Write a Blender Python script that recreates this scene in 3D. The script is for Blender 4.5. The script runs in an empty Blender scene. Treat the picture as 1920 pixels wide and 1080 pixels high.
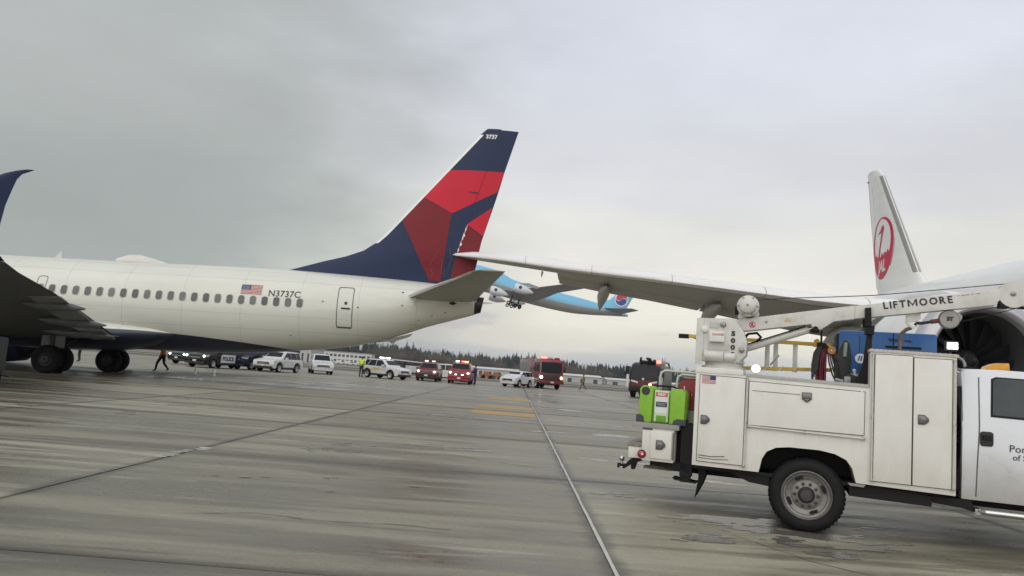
import bpy, bmesh, math, random
from mathutils import Vector, Matrix, Quaternion, noise as mnoise
random.seed(7)
S = bpy.context.scene
COL = S.collection
PI = math.pi
rad = math.radians

# ------------------------------------------------------------------ camera
cam = bpy.data.cameras.new('camera'); camo = bpy.data.objects.new('camera', cam); COL.objects.link(camo)
cam.sensor_width = 36.0; cam.lens = 26.25; cam.clip_start = 0.05; cam.clip_end = 30000
camo.matrix_world = Matrix.Translation((0, 0, 1.55)) @ Matrix.Rotation(rad(96.3), 4, 'X') @ Matrix.Rotation(rad(4.35), 4, 'Z')
S.camera = camo

# ------------------------------------------------------------------ sky, sun, exposure
S.view_settings.view_transform = 'Standard'; S.view_settings.look = 'None'
S.view_settings.gamma = 1.0; S.view_settings.use_curve_mapping = False
S.view_settings.exposure = 0.05
SUN_EL, SUN_AZ = rad(28), rad(205)          # overcast glow from behind the viewer
W = bpy.data.worlds.new('World'); S.world = W; W.use_nodes = True
nt = W.node_tree; nt.nodes.clear(); L = nt.links.new
def nd(t, **k):
    n = nt.nodes.new(t)
    for a, b in k.items(): setattr(n, a, b)
    return n
def wmath(op, a, b=None, clamp=False):
    n = nd('ShaderNodeMath', operation=op, use_clamp=clamp)
    for i, v in enumerate((a, b)):
        if v is None: continue
        if isinstance(v, (int, float)): n.inputs[i].default_value = v
        else: L(v, n.inputs[i])
    return n.outputs[0]
def wramp(fac, stops, interp='EASE'):
    r = nd('ShaderNodeValToRGB'); r.color_ramp.interpolation = interp
    e = r.color_ramp.elements
    while len(e) > 1: e.remove(e[0])
    for i, (p, c) in enumerate(stops):
        q = e[0] if i == 0 else e.new(p)
        q.position = p; q.color = (*c, 1)
    if fac is not None: L(fac, r.inputs[0])
    return r.outputs[0]
sky = nd('ShaderNodeTexSky', sky_type='NISHITA', sun_disc=False, sun_elevation=SUN_EL, sun_rotation=SUN_AZ, air_density=1.4, dust_density=3.0)
bg1 = nd('ShaderNodeBackground'); L(sky.outputs[0], bg1.inputs[0]); bg1.inputs[1].default_value = 0.08
tc = nd('ShaderNodeTexCoord'); sp = nd('ShaderNodeSeparateXYZ'); L(tc.outputs['Generated'], sp.inputs[0])
X, Y, Z = sp.outputs
# soft cloud structure: flattened noise on the dome
mp = nd('ShaderNodeMapping'); L(tc.outputs['Generated'], mp.inputs[0]); mp.inputs['Scale'].default_value = (1.0, 1.0, 2.6)
n1 = nd('ShaderNodeTexNoise'); L(mp.outputs[0], n1.inputs['Vector']); n1.inputs['Scale'].default_value = 2.6; n1.inputs['Detail'].default_value = 6; n1.inputs['Roughness'].default_value = 0.5
mp2 = nd('ShaderNodeMapping'); L(tc.outputs['Generated'], mp2.inputs[0]); mp2.inputs['Scale'].default_value = (1.0, 1.0, 7.0); mp2.inputs['Location'].default_value = (3.1, 0.4, 0.2)
n2 = nd('ShaderNodeTexNoise'); L(mp2.outputs[0], n2.inputs['Vector']); n2.inputs['Scale'].default_value = 5.0; n2.inputs['Detail'].default_value = 5
zz = wmath('ADD', Z, wmath('MULTIPLY', wmath('SUBTRACT', n2.outputs[0], 0.5), 0.06))
zf = wmath('ADD', wmath('MULTIPLY', zz, 0.8), 0.2, True)      # z 0 -> .2, z 1 -> 1
def zp(z): return 0.2 + 0.8 * z
base = wramp(zf, [(0.0, (.50, .52, .55)), (zp(0), (.56, .59, .63)), (zp(.022), (.66, .665, .655)), (zp(.042), (.85, .815, .72)), (zp(.09), (.95, .92, .81)),
                  (zp(.16), (.86, .845, .79)), (zp(.27), (.72, .725, .755)), (zp(.42), (.72, .75, .835)), (zp(.7), (.69, .715, .78)), (1.0, (.68, .70, .74))])
# grey-green darkening at left: a window-pane reflection painted into the sky colour
pane_refl = nd('ShaderNodeMapRange', interpolation_type='SMOOTHSTEP'); pane_refl.inputs['From Min'].default_value = 0.05; pane_refl.inputs['From Max'].default_value = -0.36
L(wmath('ADD', X, wmath('MULTIPLY', wmath('SUBTRACT', n1.outputs[0], 0.5), 0.42)), pane_refl.inputs['Value'])
mixb = nd('ShaderNodeMix', data_type='RGBA', blend_type='MIX'); L(wmath('MULTIPLY', pane_refl.outputs[0], 0.96), mixb.inputs[0]); L(base, mixb.inputs[6])
pane_refl_c = wramp(zf, [(zp(0), (.38, .41, .42)), (zp(.12), (.37, .41, .40)), (zp(.3), (.445, .465, .455)), (zp(.6), (.49, .505, .50)), (1, (.56, .57, .58))])
L(pane_refl_c, mixb.inputs[7])
# gentle brightness mottling
mot = nd('ShaderNodeMapRange'); L(n1.outputs[0], mot.inputs['Value']); mot.inputs['From Min'].default_value = .3; mot.inputs['From Max'].default_value = .7; mot.inputs['To Min'].default_value = .90; mot.inputs['To Max'].default_value = 1.08
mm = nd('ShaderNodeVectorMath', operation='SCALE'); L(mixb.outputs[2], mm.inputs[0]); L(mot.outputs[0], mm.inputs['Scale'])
# a few small low scud clouds
mp3 = nd('ShaderNodeMapping'); L(tc.outputs['Generated'], mp3.inputs[0]); mp3.inputs['Scale'].default_value = (1, 1, 4.0); mp3.inputs['Location'].default_value = (.35, .1, 1.28)
n3 = nd('ShaderNodeTexNoise'); L(mp3.outputs[0], n3.inputs['Vector']); n3.inputs['Scale'].default_value = 7.0; n3.inputs['Detail'].default_value = 5; n3.inputs['Roughness'].default_value = .55
sc_ = nd('ShaderNodeMapRange', interpolation_type='SMOOTHSTEP'); L(n3.outputs[0], sc_.inputs['Value']); sc_.inputs['From Min'].default_value = .60; sc_.inputs['From Max'].default_value = .72
lowz = nd('ShaderNodeMapRange', interpolation_type='SMOOTHSTEP'); L(Z, lowz.inputs['Value']); lowz.inputs['From Min'].default_value = .16; lowz.inputs['From Max'].default_value = .07
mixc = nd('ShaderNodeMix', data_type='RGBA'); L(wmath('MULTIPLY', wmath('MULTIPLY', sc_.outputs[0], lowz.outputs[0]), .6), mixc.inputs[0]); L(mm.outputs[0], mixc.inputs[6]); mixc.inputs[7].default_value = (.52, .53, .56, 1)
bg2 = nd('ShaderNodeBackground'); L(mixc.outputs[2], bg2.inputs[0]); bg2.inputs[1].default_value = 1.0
ms = nd('ShaderNodeMixShader'); ms.inputs[0].default_value = 0.93; L(bg1.outputs[0], ms.inputs[1]); L(bg2.outputs[0], ms.inputs[2])
wo = nd('ShaderNodeOutputWorld'); L(ms.outputs[0], wo.inputs[0])
sl = bpy.data.lights.new('sun', 'SUN'); sl.energy = 1.75; sl.angle = rad(100); sl.color = (1, .97, .92)
so = bpy.data.objects.new('sun', sl); COL.objects.link(so)
so.rotation_euler = (rad(90) - SUN_EL, 0, rad(-22))   # shines forward and down

# ------------------------------------------------------------------ helpers
_M = {}
def mat(name, rgb, rough=.5, metal=0., var=.06, scale=4., bump=0., coat=0., spec=.5, emit=0., dirt=None, dirt_amt=.0, dirt_scale=2.5, stretch=(1, 1, 1), low=None):
    if name in _M: return _M[name]
    m = bpy.data.materials.new(name); m.use_nodes = True; t = m.node_tree; b = t.nodes['Principled BSDF']
    b.inputs['Base Color'].default_value = (*rgb, 1); b.inputs['Roughness'].default_value = rough; b.inputs['Metallic'].default_value = metal
    b.inputs['Coat Weight'].default_value = coat; b.inputs['Coat Roughness'].default_value = .08
    b.inputs['Specular IOR Level'].default_value = spec
    if emit: b.inputs['Emission Color'].default_value = (*rgb, 1); b.inputs['Emission Strength'].default_value = emit
    c = t.nodes.new('ShaderNodeTexCoord'); mpn = t.nodes.new('ShaderNodeMapping'); mpn.inputs['Scale'].default_value = stretch
    t.links.new(c.outputs['Object'], mpn.inputs[0])
    if var or dirt:
        n = t.nodes.new('ShaderNodeTexNoise'); n.inputs['Scale'].default_value = scale; n.inputs['Detail'].default_value = 6; n.inputs['Roughness'].default_value = .6
        t.links.new(mpn.outputs[0], n.inputs['Vector'])
        r = t.nodes.new('ShaderNodeMapRange'); t.links.new(n.outputs[0], r.inputs['Value'])
        r.inputs['From Min'].default_value = .25; r.inputs['From Max'].default_value = .75; r.inputs['To Min'].default_value = 1 - var; r.inputs['To Max'].default_value = 1 + var * .6
        v = t.nodes.new('ShaderNodeVectorMath'); v.operation = 'SCALE'; v.inputs[0].default_value = rgb; t.links.new(r.outputs[0], v.inputs['Scale'])
        out = v.outputs[0]
        if dirt:
            n2_ = t.nodes.new('ShaderNodeTexNoise'); n2_.inputs['Scale'].default_value = dirt_scale; n2_.inputs['Detail'].default_value = 8; n2_.inputs['Roughness'].default_value = .7
            t.links.new(mpn.outputs[0], n2_.inputs['Vector'])
            r2 = t.nodes.new('ShaderNodeMapRange'); t.links.new(n2_.outputs[0], r2.inputs['Value']); r2.inputs['From Min'].default_value = .45; r2.inputs['From Max'].default_value = .8; r2.inputs['To Max'].default_value = dirt_amt
            mx = t.nodes.new('ShaderNodeMix'); mx.data_type = 'RGBA'; t.links.new(r2.outputs[0], mx.inputs[0]); t.links.new(out, mx.inputs[6]); mx.inputs[7].default_value = (*dirt, 1); out = mx.outputs[2]
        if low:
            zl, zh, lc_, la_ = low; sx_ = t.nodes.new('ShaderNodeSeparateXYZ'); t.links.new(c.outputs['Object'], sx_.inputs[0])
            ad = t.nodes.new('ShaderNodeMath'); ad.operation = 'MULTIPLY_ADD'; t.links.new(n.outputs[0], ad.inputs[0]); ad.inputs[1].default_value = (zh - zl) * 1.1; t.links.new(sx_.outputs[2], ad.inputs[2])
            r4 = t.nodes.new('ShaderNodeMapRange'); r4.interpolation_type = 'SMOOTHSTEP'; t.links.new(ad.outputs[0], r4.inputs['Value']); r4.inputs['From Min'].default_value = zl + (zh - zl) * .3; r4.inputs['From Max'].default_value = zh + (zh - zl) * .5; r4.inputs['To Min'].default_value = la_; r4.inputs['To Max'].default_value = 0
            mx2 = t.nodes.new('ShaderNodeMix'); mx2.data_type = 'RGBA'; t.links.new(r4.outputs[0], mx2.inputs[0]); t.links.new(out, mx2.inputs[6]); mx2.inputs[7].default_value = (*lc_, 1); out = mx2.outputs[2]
        t.links.new(out, b.inputs['Base Color'])
        if emit: t.links.new(out, b.inputs['Emission Color'])
        r3 = t.nodes.new('ShaderNodeMapRange'); t.links.new(n.outputs[0], r3.inputs['Value']); r3.inputs['To Min'].default_value = max(.02, rough - .12); r3.inputs['To Max'].default_value = min(1, rough + .12)
        t.links.new(r3.outputs[0], b.inputs['Roughness'])
        if bump:
            bp = t.nodes.new('ShaderNodeBump'); bp.inputs['Strength'].default_value = bump; bp.inputs['Distance'].default_value = .02
            t.links.new(n.outputs[0], bp.inputs['Height']); t.links.new(bp.outputs[0], b.inputs['Normal'])
    _M[name] = m
    return m

def tag(o, label=None, cat=None, group=None, kind=None):
    if label: o['label'] = label
    if cat: o['category'] = cat
    if group: o['group'] = group
    if kind: o['kind'] = kind
    return o
def empty(name, loc=(0, 0, 0), rz=0, label=None, cat=None, group=None, matrix=None):
    o = bpy.data.objects.new(name, None); COL.objects.link(o); o.empty_display_size = .2
    if matrix is not None: o.matrix_world = matrix
    else: o.location = loc; o.rotation_euler = (0, 0, rz)
    return tag(o, label, cat, group)
def copy_tree(o, parent=None):
    c = o.copy(); COL.objects.link(c)
    if parent is not None: c.parent = parent
    for ch in o.children: copy_tree(ch, c)
    return c

class B:
    """collects shapes, links them as one mesh object"""
    def __init__(s): s.bm = bmesh.new(); s.mi = 0
    def _f(s, vs):
        try:
            f = s.bm.faces.new(vs); f.material_index = s.mi; return f
        except ValueError: return None
    def box(s, x0, x1, y0, y1, z0, z1, bev=0, M=None, seg=2):
        t = bmesh.new()
        bmesh.ops.create_cube(t, size=1)
        for v in t.verts: v.co = Vector(((x0 + x1) / 2 + v.co.x * (x1 - x0), (y0 + y1) / 2 + v.co.y * (y1 - y0), (z0 + z1) / 2 + v.co.z * (z1 - z0)))
        if bev: bmesh.ops.bevel(t, geom=list(t.edges), offset=bev, segments=seg, profile=.7, affect='EDGES')
        s.add(t, M); return s
    def add(s, t, M=None):
        mp_ = {}
        for v in t.verts: mp_[v] = s.bm.verts.new(M @ v.co if M is not None else v.co)
        for f in t.faces: s._f([mp_[v] for v in f.verts])
        t.free(); return s
    def prism(s, poly, d0, d1, axis='y', bev=0, M=None):
        """poly of (a, b) pairs extruded along axis: y -> (x,z), x -> (y,z), z -> (x,y)"""
        t = bmesh.new()
        def P(a, b, d): return {'y': (a, d, b), 'x': (d, a, b), 'z': (a, b, d)}[axis]
        A = [t.verts.new(P(a, b, d0)) for a, b in poly]; C = [t.verts.new(P(a, b, d1)) for a, b in poly]
        t.faces.new(A); t.faces.new(C[::-1]); n = len(poly)
        for i in range(n): t.faces.new((A[i], C[i], C[(i + 1) % n], A[(i + 1) % n]))
        bmesh.ops.recalc_face_normals(t, faces=t.faces)
        if bev: bmesh.ops.bevel(t, geom=list(t.edges), offset=bev, segments=2, profile=.7, affect='EDGES')
        s.add(t, M); return s
    def loft(s, rings, cap=True, closed=True):
        R = [[s.bm.verts.new(p) for p in r] for r in rings]
        n = len(R[0])
        for a, b in zip(R, R[1:]):
            for i in range(n if closed else n - 1):
                s._f((a[i], a[(i + 1) % n], b[(i + 1) % n], b[i]))
        if cap and closed: s._f(R[0][::-1]); s._f(R[-1])
        return s
    def tube(s, pts, r, n=8, cap=True):
        pts = [Vector(p) for p in pts]; rs = r if isinstance(r, (list, tuple)) else [r] * len(pts)
        rings = []; up = None
        for i, p in enumerate(pts):
            d = (pts[min(i + 1, len(pts) - 1)] - pts[max(i - 1, 0)]).normalized()
            if up is None: up = Vector((0, 0, 1)) if abs(d.z) < .9 else Vector((1, 0, 0))
            a = d.cross(up).normalized(); b = a.cross(d).normalized(); up = b
            rings.append([p + a * math.cos(2 * PI * k / n) * rs[i] + b * math.sin(2 * PI * k / n) * rs[i] for k in range(n)])
        return s.loft(rings, cap)
    def cyl(s, p0, p1, r0, r1=None, n=16): return s.tube([p0, p1], [r0, r0 if r1 is None else r1], n)
    def lathe(s, o, ax, prof, n=32, cap=False):
        """prof: list of (distance along axis, radius)"""
        o = Vector(o); ax = Vector(ax).normalized(); u = Vector((0, 0, 1)) if abs(ax.z) < .9 else Vector((1, 0, 0))
        a = ax.cross(u).normalized(); b = a.cross(ax)
        return s.loft([[o + ax * d + (a * math.cos(2 * PI * k / n) + b * math.sin(2 * PI * k / n)) * r for k in range(n)] for d, r in prof], cap)
    def sphere(s, c, r, n=12, sc=(1, 1, 1)):
        t = bmesh.new(); bmesh.ops.create_uvsphere(t, u_segments=n, v_segments=max(6, n // 2), radius=r)
        for v in t.verts: v.co = Vector((v.co.x * sc[0], v.co.y * sc[1], v.co.z * sc[2])) + Vector(c)
        return s.add(t)
    def quad(s, a, b, c, d): s._f([s.bm.verts.new(p) for p in (a, b, c, d)]); return s
    def build(s, name, m, parent=None, smooth=35, loc=None, mats=None):
        bmesh.ops.recalc_face_normals(s.bm, faces=s.bm.faces)
        me = bpy.data.meshes.new(name); s.bm.to_mesh(me); s.bm.free()
        for q in ([m] if mats is None else mats): me.materials.append(q)
        if smooth:
            me.polygons.foreach_set('use_smooth', [True] * len(me.polygons)); me.set_sharp_from_angle(angle=rad(smooth))
        o = bpy.data.objects.new(name, me); COL.objects.link(o)
        if parent is not None: o.parent = parent
        if loc is not None: o.location = loc
        return o

def ellring(x, zc, a, b, n=40, p=1.0):
    return [(x, a * math.copysign(abs(math.cos(t)) ** p, math.cos(t)), zc + b * math.copysign(abs(math.sin(t)) ** p, math.sin(t))) for t in (2 * PI * (k + .5) / n for k in range(n))]

def text2d(body, size, bold=0., shear=0., align='LEFT', spacing=1.0, line=1.0):
    c = bpy.data.curves.new('lettering', 'FONT'); c.body = body; c.size = size; c.offset = bold; c.shear = shear; c.align_x = align; c.space_character = spacing; c.space_line = line
    c.fill_mode = 'FRONT'; c.resolution_u = 3
    o = bpy.data.objects.new('lettering', c); COL.objects.link(o)
    dg = bpy.context.evaluated_depsgraph_get(); me = bpy.data.meshes.new_from_object(o.evaluated_get(dg))
    V = [(v.co.x, v.co.y) for v in me.vertices]; Fs = [tuple(p.vertices) for p in me.polygons]
    bpy.data.objects.remove(o); bpy.data.curves.remove(c); bpy.data.meshes.remove(me)
    return V, Fs
def poly2d(*polys):
    V = []; Fs = []
    for p in polys:
        k = len(V); V += list(p); Fs.append(tuple(range(k, k + len(p))))
    return V, Fs
def circle2d(cx, cy, rx, ry=None, n=40, a0=0, a1=2 * PI):
    ry = rx if ry is None else ry
    return [(cx + rx * math.cos(a0 + (a1 - a0) * k / n), cy + ry * math.sin(a0 + (a1 - a0) * k / n)) for k in range(n if abs(a1 - a0 - 2 * PI) < 1e-6 else n + 1)]
def ring2d(outer, inner):
    n = len(outer); V = list(outer) + list(inner)
    return V, [(i, (i + 1) % n, n + (i + 1) % n, n + i) for i in range(n)]
def place2d(g, ox, oy, sx=1, sy=1, rot=0):
    c, s_ = math.cos(rot), math.sin(rot)
    return [(ox + c * x * sx - s_ * y * sy, oy + s_ * x * sx + c * y * sy) for x, y in g[0]], g[1]
def decal(g, fn, name, m, parent, cell=None, loc=None, cellv=None):
    """flat print laid on a surface: fn(u, v) -> point"""
    bm = bmesh.new(); vs = [bm.verts.new((x, y, 0)) for x, y in g[0]]
    for f in g[1]:
        try: bm.faces.new([vs[i] for i in f])
        except ValueError: pass
    if cell:
        bmesh.ops.triangulate(bm, faces=[f for f in bm.faces if len(f.verts) > 4])
        for ax in (0, 1):
            st = cell if ax == 0 else (cellv or cell)
            lo = min(v.co[ax] for v in bm.verts); hi = max(v.co[ax] for v in bm.verts); k = math.floor(lo / st) + 1
            while k * st < hi:
                co = Vector((0, 0, 0)); co[ax] = k * st; no = Vector((0, 0, 0)); no[ax] = 1
                bmesh.ops.bisect_plane(bm, geom=list(bm.verts) + list(bm.edges) + list(bm.faces), plane_co=co, plane_no=no, dist=1e-5); k += 1
    for v in bm.verts: v.co = Vector(fn(v.co.x, v.co.y))
    b = B(); b.bm.free(); b.bm = bm
    return b.build(name, m, parent, smooth=60, loc=loc)
def frame_matrix(o, psi, pitch=0, s=1.0):
    c, n = math.cos(psi), math.sin(psi)
    x = Vector((c * math.cos(pitch), n * math.cos(pitch), math.sin(pitch))); y = Vector((-n, c, 0)); z = x.cross(y)
    m = Matrix.Identity(4)
    for i in range(3): m[i][0] = x[i] * s; m[i][1] = y[i] * s; m[i][2] = z[i] * s; m[i][3] = o[i]
    return m
def lerp_tab(tab, x):
    if x <= tab[0][0]: return tab[0][1:]
    for a, b in zip(tab, tab[1:]):
        if x <= b[0]:
            t = (x - a[0]) / (b[0] - a[0]); return tuple(p + (q - p) * t for p, q in zip(a[1:], b[1:]))
    return tab[-1][1:]
def smooth_tab(tab, x):
    """Catmull-Rom through table rows"""
    n = len(tab)
    if x <= tab[0][0]: return tab[0][1:]
    if x >= tab[-1][0]: return tab[-1][1:]
    for i in range(n - 1):
        if x <= tab[i + 1][0]:
            a, b = tab[i], tab[i + 1]; h = b[0] - a[0]; t = (x - a[0]) / h; out = []
            for k in range(1, len(a)):
                ma = (b[k] - tab[i - 1][k]) / (b[0] - tab[i - 1][0]) if i > 0 else (b[k] - a[k]) / h
                mb = (tab[i + 2][k] - a[k]) / (tab[i + 2][0] - a[0]) if i + 2 < n else (b[k] - a[k]) / h
                t2, t3 = t * t, t ** 3
                out.append((2 * t3 - 3 * t2 + 1) * a[k] + (t3 - 2 * t2 + t) * h * ma + (-2 * t3 + 3 * t2) * b[k] + (t3 - t2) * h * mb)
            return tuple(out)
# ------------------------------------------------------------------ shared materials
WHITE = mat('white_paint', (.78, .77, .74), .35, var=.04, coat=.3)
BLACK = mat('black_rubber', (.012, .012, .0125), .8, spec=.15, var=.25, scale=12, bump=.2)
DARK = mat('dark_metal', (.035, .035, .037), .55, metal=.3, var=.25, scale=9)
GREY = mat('grey_metal', (.32, .32, .31), .4, metal=.7, var=.15)
CHROME = mat('chrome', (.6, .6, .6), .18, metal=1., var=.05)
GLASS = mat('dark_glass', (.016, .02, .024), .12, var=0, spec=.22)
RED = mat('red_paint', (.33, .02, .022), .3, var=.08, coat=.5)
LAMP_W = mat('white_lamp_light', (1, .97, .9), .3, var=0, emit=6)
LAMP_R = mat('red_lamp_light', (1, .12, .08), .3, var=0, emit=5)
LAMP_A = mat('amber_lamp_light', (1, .6, .15), .3, var=0, emit=5)
PLATE = mat('number_plate_white', (.6, .62, .64), .4, var=.15, scale=40)

# ------------------------------------------------------------------ ground
def ground_mat(name, dark, light, wet=.5, slab=True):
    m = bpy.data.materials.new(name); m.use_nodes = True; t = m.node_tree; b = t.nodes['Principled BSDF']; K = t.links.new
    geo = t.nodes.new('ShaderNodeNewGeometry'); oi = t.nodes.new('ShaderNodeObjectInfo')
    def noise(sx, sy, scale, det=7, rough=.6, off=(0, 0, 0)):
        mp_ = t.nodes.new('ShaderNodeMapping'); mp_.inputs['Scale'].default_value = (sx, sy, 1); mp_.inputs['Location'].default_value = off; K(geo.outputs['Position'], mp_.inputs[0])
        n = t.nodes.new('ShaderNodeTexNoise'); n.inputs['Scale'].default_value = scale; n.inputs['Detail'].default_value = det; n.inputs['Roughness'].default_value = rough; K(mp_.outputs[0], n.inputs['Vector']); return n.outputs[0]
    def rng(v, a, b_, c=0., d=1., sm=True):
        r = t.nodes.new('ShaderNodeMapRange'); r.interpolation_type = 'SMOOTHSTEP' if sm else 'LINEAR'; K(v, r.inputs['Value'])
        for k, x in zip(('From Min', 'From Max', 'To Min', 'To Max'), (a, b_, c, d)): r.inputs[k].default_value = x
        return r.outputs[0]
    def mth(op, a, b_):
        n = t.nodes.new('ShaderNodeMath'); n.operation = op
        for i, v in enumerate((a, b_)):
            if isinstance(v, (int, float)): n.inputs[i].default_value = v
            else: K(v, n.inputs[i])
        return n.outputs[0]
    big = noise(.10, .22, 1.0, 5); streak = noise(.16, 1.5, 1.0, 8, .65, (4, 2, 0)); fine = noise(1, 1, 9, 6, .7); grit = noise(1, 1.6, 60, 3, .6); drag = noise(.3, 5.0, 1.0, 6, .7, (9, 5, 0))
    wetv = mth('ADD', mth('MULTIPLY', streak, .62), mth('MULTIPLY', big, .38))
    wetm = rng(wetv, .5 - wet * .14, .58 - wet * .06)                 # 1 = dry, 0 = wet film
    mx = t.nodes.new('ShaderNodeMix'); mx.data_type = 'RGBA'; mx.inputs[6].default_value = (*dark, 1); mx.inputs[7].default_value = (*light, 1)
    tone = mth('ADD', mth('MULTIPLY', wetm, .42), mth('ADD', mth('MULTIPLY', drag, .38), mth('MULTIPLY', fine, .30)))
    K(rng(tone, .26, .82, 0, 1, False), mx.inputs[0])
    # oily darker stains and brownish rust patches
    st = rng(noise(.22, .8, .9, 6, .6, (1, 7, 0)), .56, .72, 0, .62)
    m2 = t.nodes.new('ShaderNodeMix'); m2.data_type = 'RGBA'; K(st, m2.inputs[0]); K(mx.outputs[2], m2.inputs[6]); m2.inputs[7].default_value = (dark[0] * .62, dark[1] * .58, dark[2] * .52, 1)
    pale = rng(noise(.22, 1.3, 1.3, 9, .74, (6, 1, 3)), .54, .70, 0, .75)
    m4 = t.nodes.new('ShaderNodeMix'); m4.data_type = 'RGBA'; K(pale, m4.inputs[0]); K(m2.outputs[2], m4.inputs[6]); m4.inputs[7].default_value = (light[0] * 1.35, light[1] * 1.38, light[2] * 1.42, 1)
    rv = rng(oi.outputs['Random'], 0, 1, .80, 1.14, False) if slab else None
    g = mth('MULTIPLY', rng(grit, .3, .7, .80, 1.14, False), rng(noise(1, 2.2, 22, 4, .7, (2, 2, 2)), .3, .7, .90, 1.08, False))
    sc2 = t.nodes.new('ShaderNodeVectorMath'); sc2.operation = 'SCALE'; K(m4.outputs[2], sc2.inputs[0]); K(mth('MULTIPLY', g, rv) if slab else g, sc2.inputs['Scale'])
    outc = sc2.outputs[0]
    if slab:                                   # damp dirt that collects along the joints
        tco = t.nodes.new('ShaderNodeTexCoord'); sx = t.nodes.new('ShaderNodeSeparateXYZ'); K(tco.outputs['Object'], sx.inputs[0])
        dx = mth('MINIMUM', sx.outputs[0], mth('SUBTRACT', 5.68, sx.outputs[0])); dy = mth('MINIMUM', sx.outputs[1], mth('SUBTRACT', 5.82, sx.outputs[1]))
        dd = mth('ADD', mth('MINIMUM', mth('MULTIPLY', dx, 2.4), mth('MULTIPLY', dy, .8)), mth('MULTIPLY', mth('SUBTRACT', streak, .5), .9))
        ed = rng(dd, .0, .42, .44, 1.0); v5 = t.nodes.new('ShaderNodeVectorMath'); v5.operation = 'SCALE'; K(outc, v5.inputs[0]); K(ed, v5.inputs['Scale']); outc = v5.outputs[0]
    K(outc, b.inputs['Base Color'])
    K(mth('ADD', rng(wetm, 0, 1, .30, .60, False), mth('MULTIPLY', rng(fine, .3, .7, -1, 1, False), .07)), b.inputs['Roughness'])
    b.inputs['Specular IOR Level'].default_value = .34
    bp = t.nodes.new('ShaderNodeBump'); bp.inputs['Strength'].default_value = .16; bp.inputs['Distance'].default_value = .01
    K(mth('ADD', mth('MULTIPLY', grit, wetm), mth('MULTIPLY', fine, .6)), bp.inputs['Height']); K(bp.outputs[0], b.inputs['Normal'])
    return m
SLAB = ground_mat('wet_concrete', (.112, .102, .070), (.335, .314, .242))
JOINT = mat('joint_filler', (.03, .03, .028), .7, var=.2)
TARMAC = ground_mat('wet_asphalt', (.12, .115, .095), (.25, .24, .21), slab=False)

# one sheet of terrain to the horizon: level under the apron, sinking gently beyond it
GRASS = mat('dry_grass_field', (.135, .112, .07), .95, var=.35, scale=.06, dirt=(.075, .072, .045), dirt_amt=.8, dirt_scale=.02, stretch=(1, 4, 1))
def terrain_z(x, y):
    d = max(0, y - 90); z = -min(2.4, d * .0068) - .06
    if y > 900: z += (y - 900) * .004
    return z
b = B(); ys = [-400, -60, 0, 60, 88, 95, 105, 116, 130, 160, 200, 260, 320, 400, 480, 560, 640, 720, 800, 900, 1100, 1500, 2500, 5000, 9000]
xs = [-9000, -4000, -1500, -800, -500, -350, -250, -200, -150, -120, -90, -60, -30, 0, 40, 90, 150, 250, 400, 700, 1500, 4000, 9000]
grid = [[b.bm.verts.new((x, y, terrain_z(x, y) if y < 5000 else 20)) for x in xs] for y in ys]
for i in range(len(ys) - 1):
    for j in range(len(xs) - 1): b._f((grid[i][j], grid[i][j + 1], grid[i + 1][j + 1], grid[i + 1][j]))
tag(b.build('terrain', GRASS, smooth=80), kind='structure')

AP = empty('apron'); tag(AP, kind='structure')
b = B(); b.box(-160, 130, -60, 90, -.5, -.03); b.build('joint_bed', JOINT, AP, smooth=0)
GR = rad(-.7); gc, gs = math.cos(GR), math.sin(GR)
SWX, SWY, JX, JY = 5.68, 5.82, .93, 5.55
def gpt(a, c): return (a * gc - c * gs, a * gs + c * gc)
b = B(); b.box(0.016, SWX - .016, 0.016, SWY - .016, -.12, 0, bev=.006, seg=1)
proto = None; fb = B()
for iy in range(-1, 14):
    used = []
    for ix in range(-14, 13):
        cx, cy = gpt(JX + (ix + .5) * SWX, JY + (iy + .5) * SWY)
        if abs(cx) - SWX * .6 > max(4, cy * .74 + 5): continue
        used.append(ix); x0, y0 = gpt(JX + ix * SWX, JY + iy * SWY)
        if proto is None:
            proto = b.build('concrete_slab', SLAB, AP, smooth=0); o = proto
        else:
            o = proto.copy(); COL.objects.link(o)
        o.location = (x0, y0, random.uniform(-.004, 0)); o.rotation_euler = (0, 0, GR)
    # either side of the slabs in view the row runs on as plain paving
    c0, c1 = JY + iy * SWY + .012, JY + (iy + 1) * SWY - .012
    for xa, xb in ((-150, JX + used[0] * SWX - .012), (JX + (used[-1] + 1) * SWX + .012, 130)):
        fb.prism([gpt(xa, c0), gpt(xb, c0), gpt(xb, c1), gpt(xa, c1)], -.12, -.003, 'z')
c0 = JY + 14 * SWY + .012
fb.prism([gpt(-150, c0), gpt(130, c0), gpt(130, 93), gpt(-150, 93)], -.3, -.003, 'z')
fb.prism([gpt(-150, JY - SWY - .012), gpt(130, JY - SWY - .012), gpt(130, -58), gpt(-150, -58)], -.3, -.003, 'z')
far = fb.build('apron_paving', TARMAC, AP, smooth=0)
# pale sealant in the long joint, a little uneven
b = B(); SEAL = mat('joint_sealant', (.50, .49, .46), .45, var=.35, scale=2.2)
for k in range(90):
    a0, a1 = -3 + k * .5, -3 + (k + 1) * .5; w = [.018 + .009 * mnoise.noise((i * .7, 2, 5)) for i in (k, k + 1)]; o_ = [.006 * mnoise.noise((i * .9, 8, 1)) for i in (k, k + 1)]
    P = [gpt(JX + o_[0] - w[0], a0), gpt(JX + o_[0] + w[0], a0), gpt(JX + o_[1] + w[1], a1), gpt(JX + o_[1] - w[1], a1)]
    b.quad(*[(p[0], p[1], .0035) for p in P])
tag(b.build('joint_sealant', SEAL, AP, smooth=0))
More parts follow.
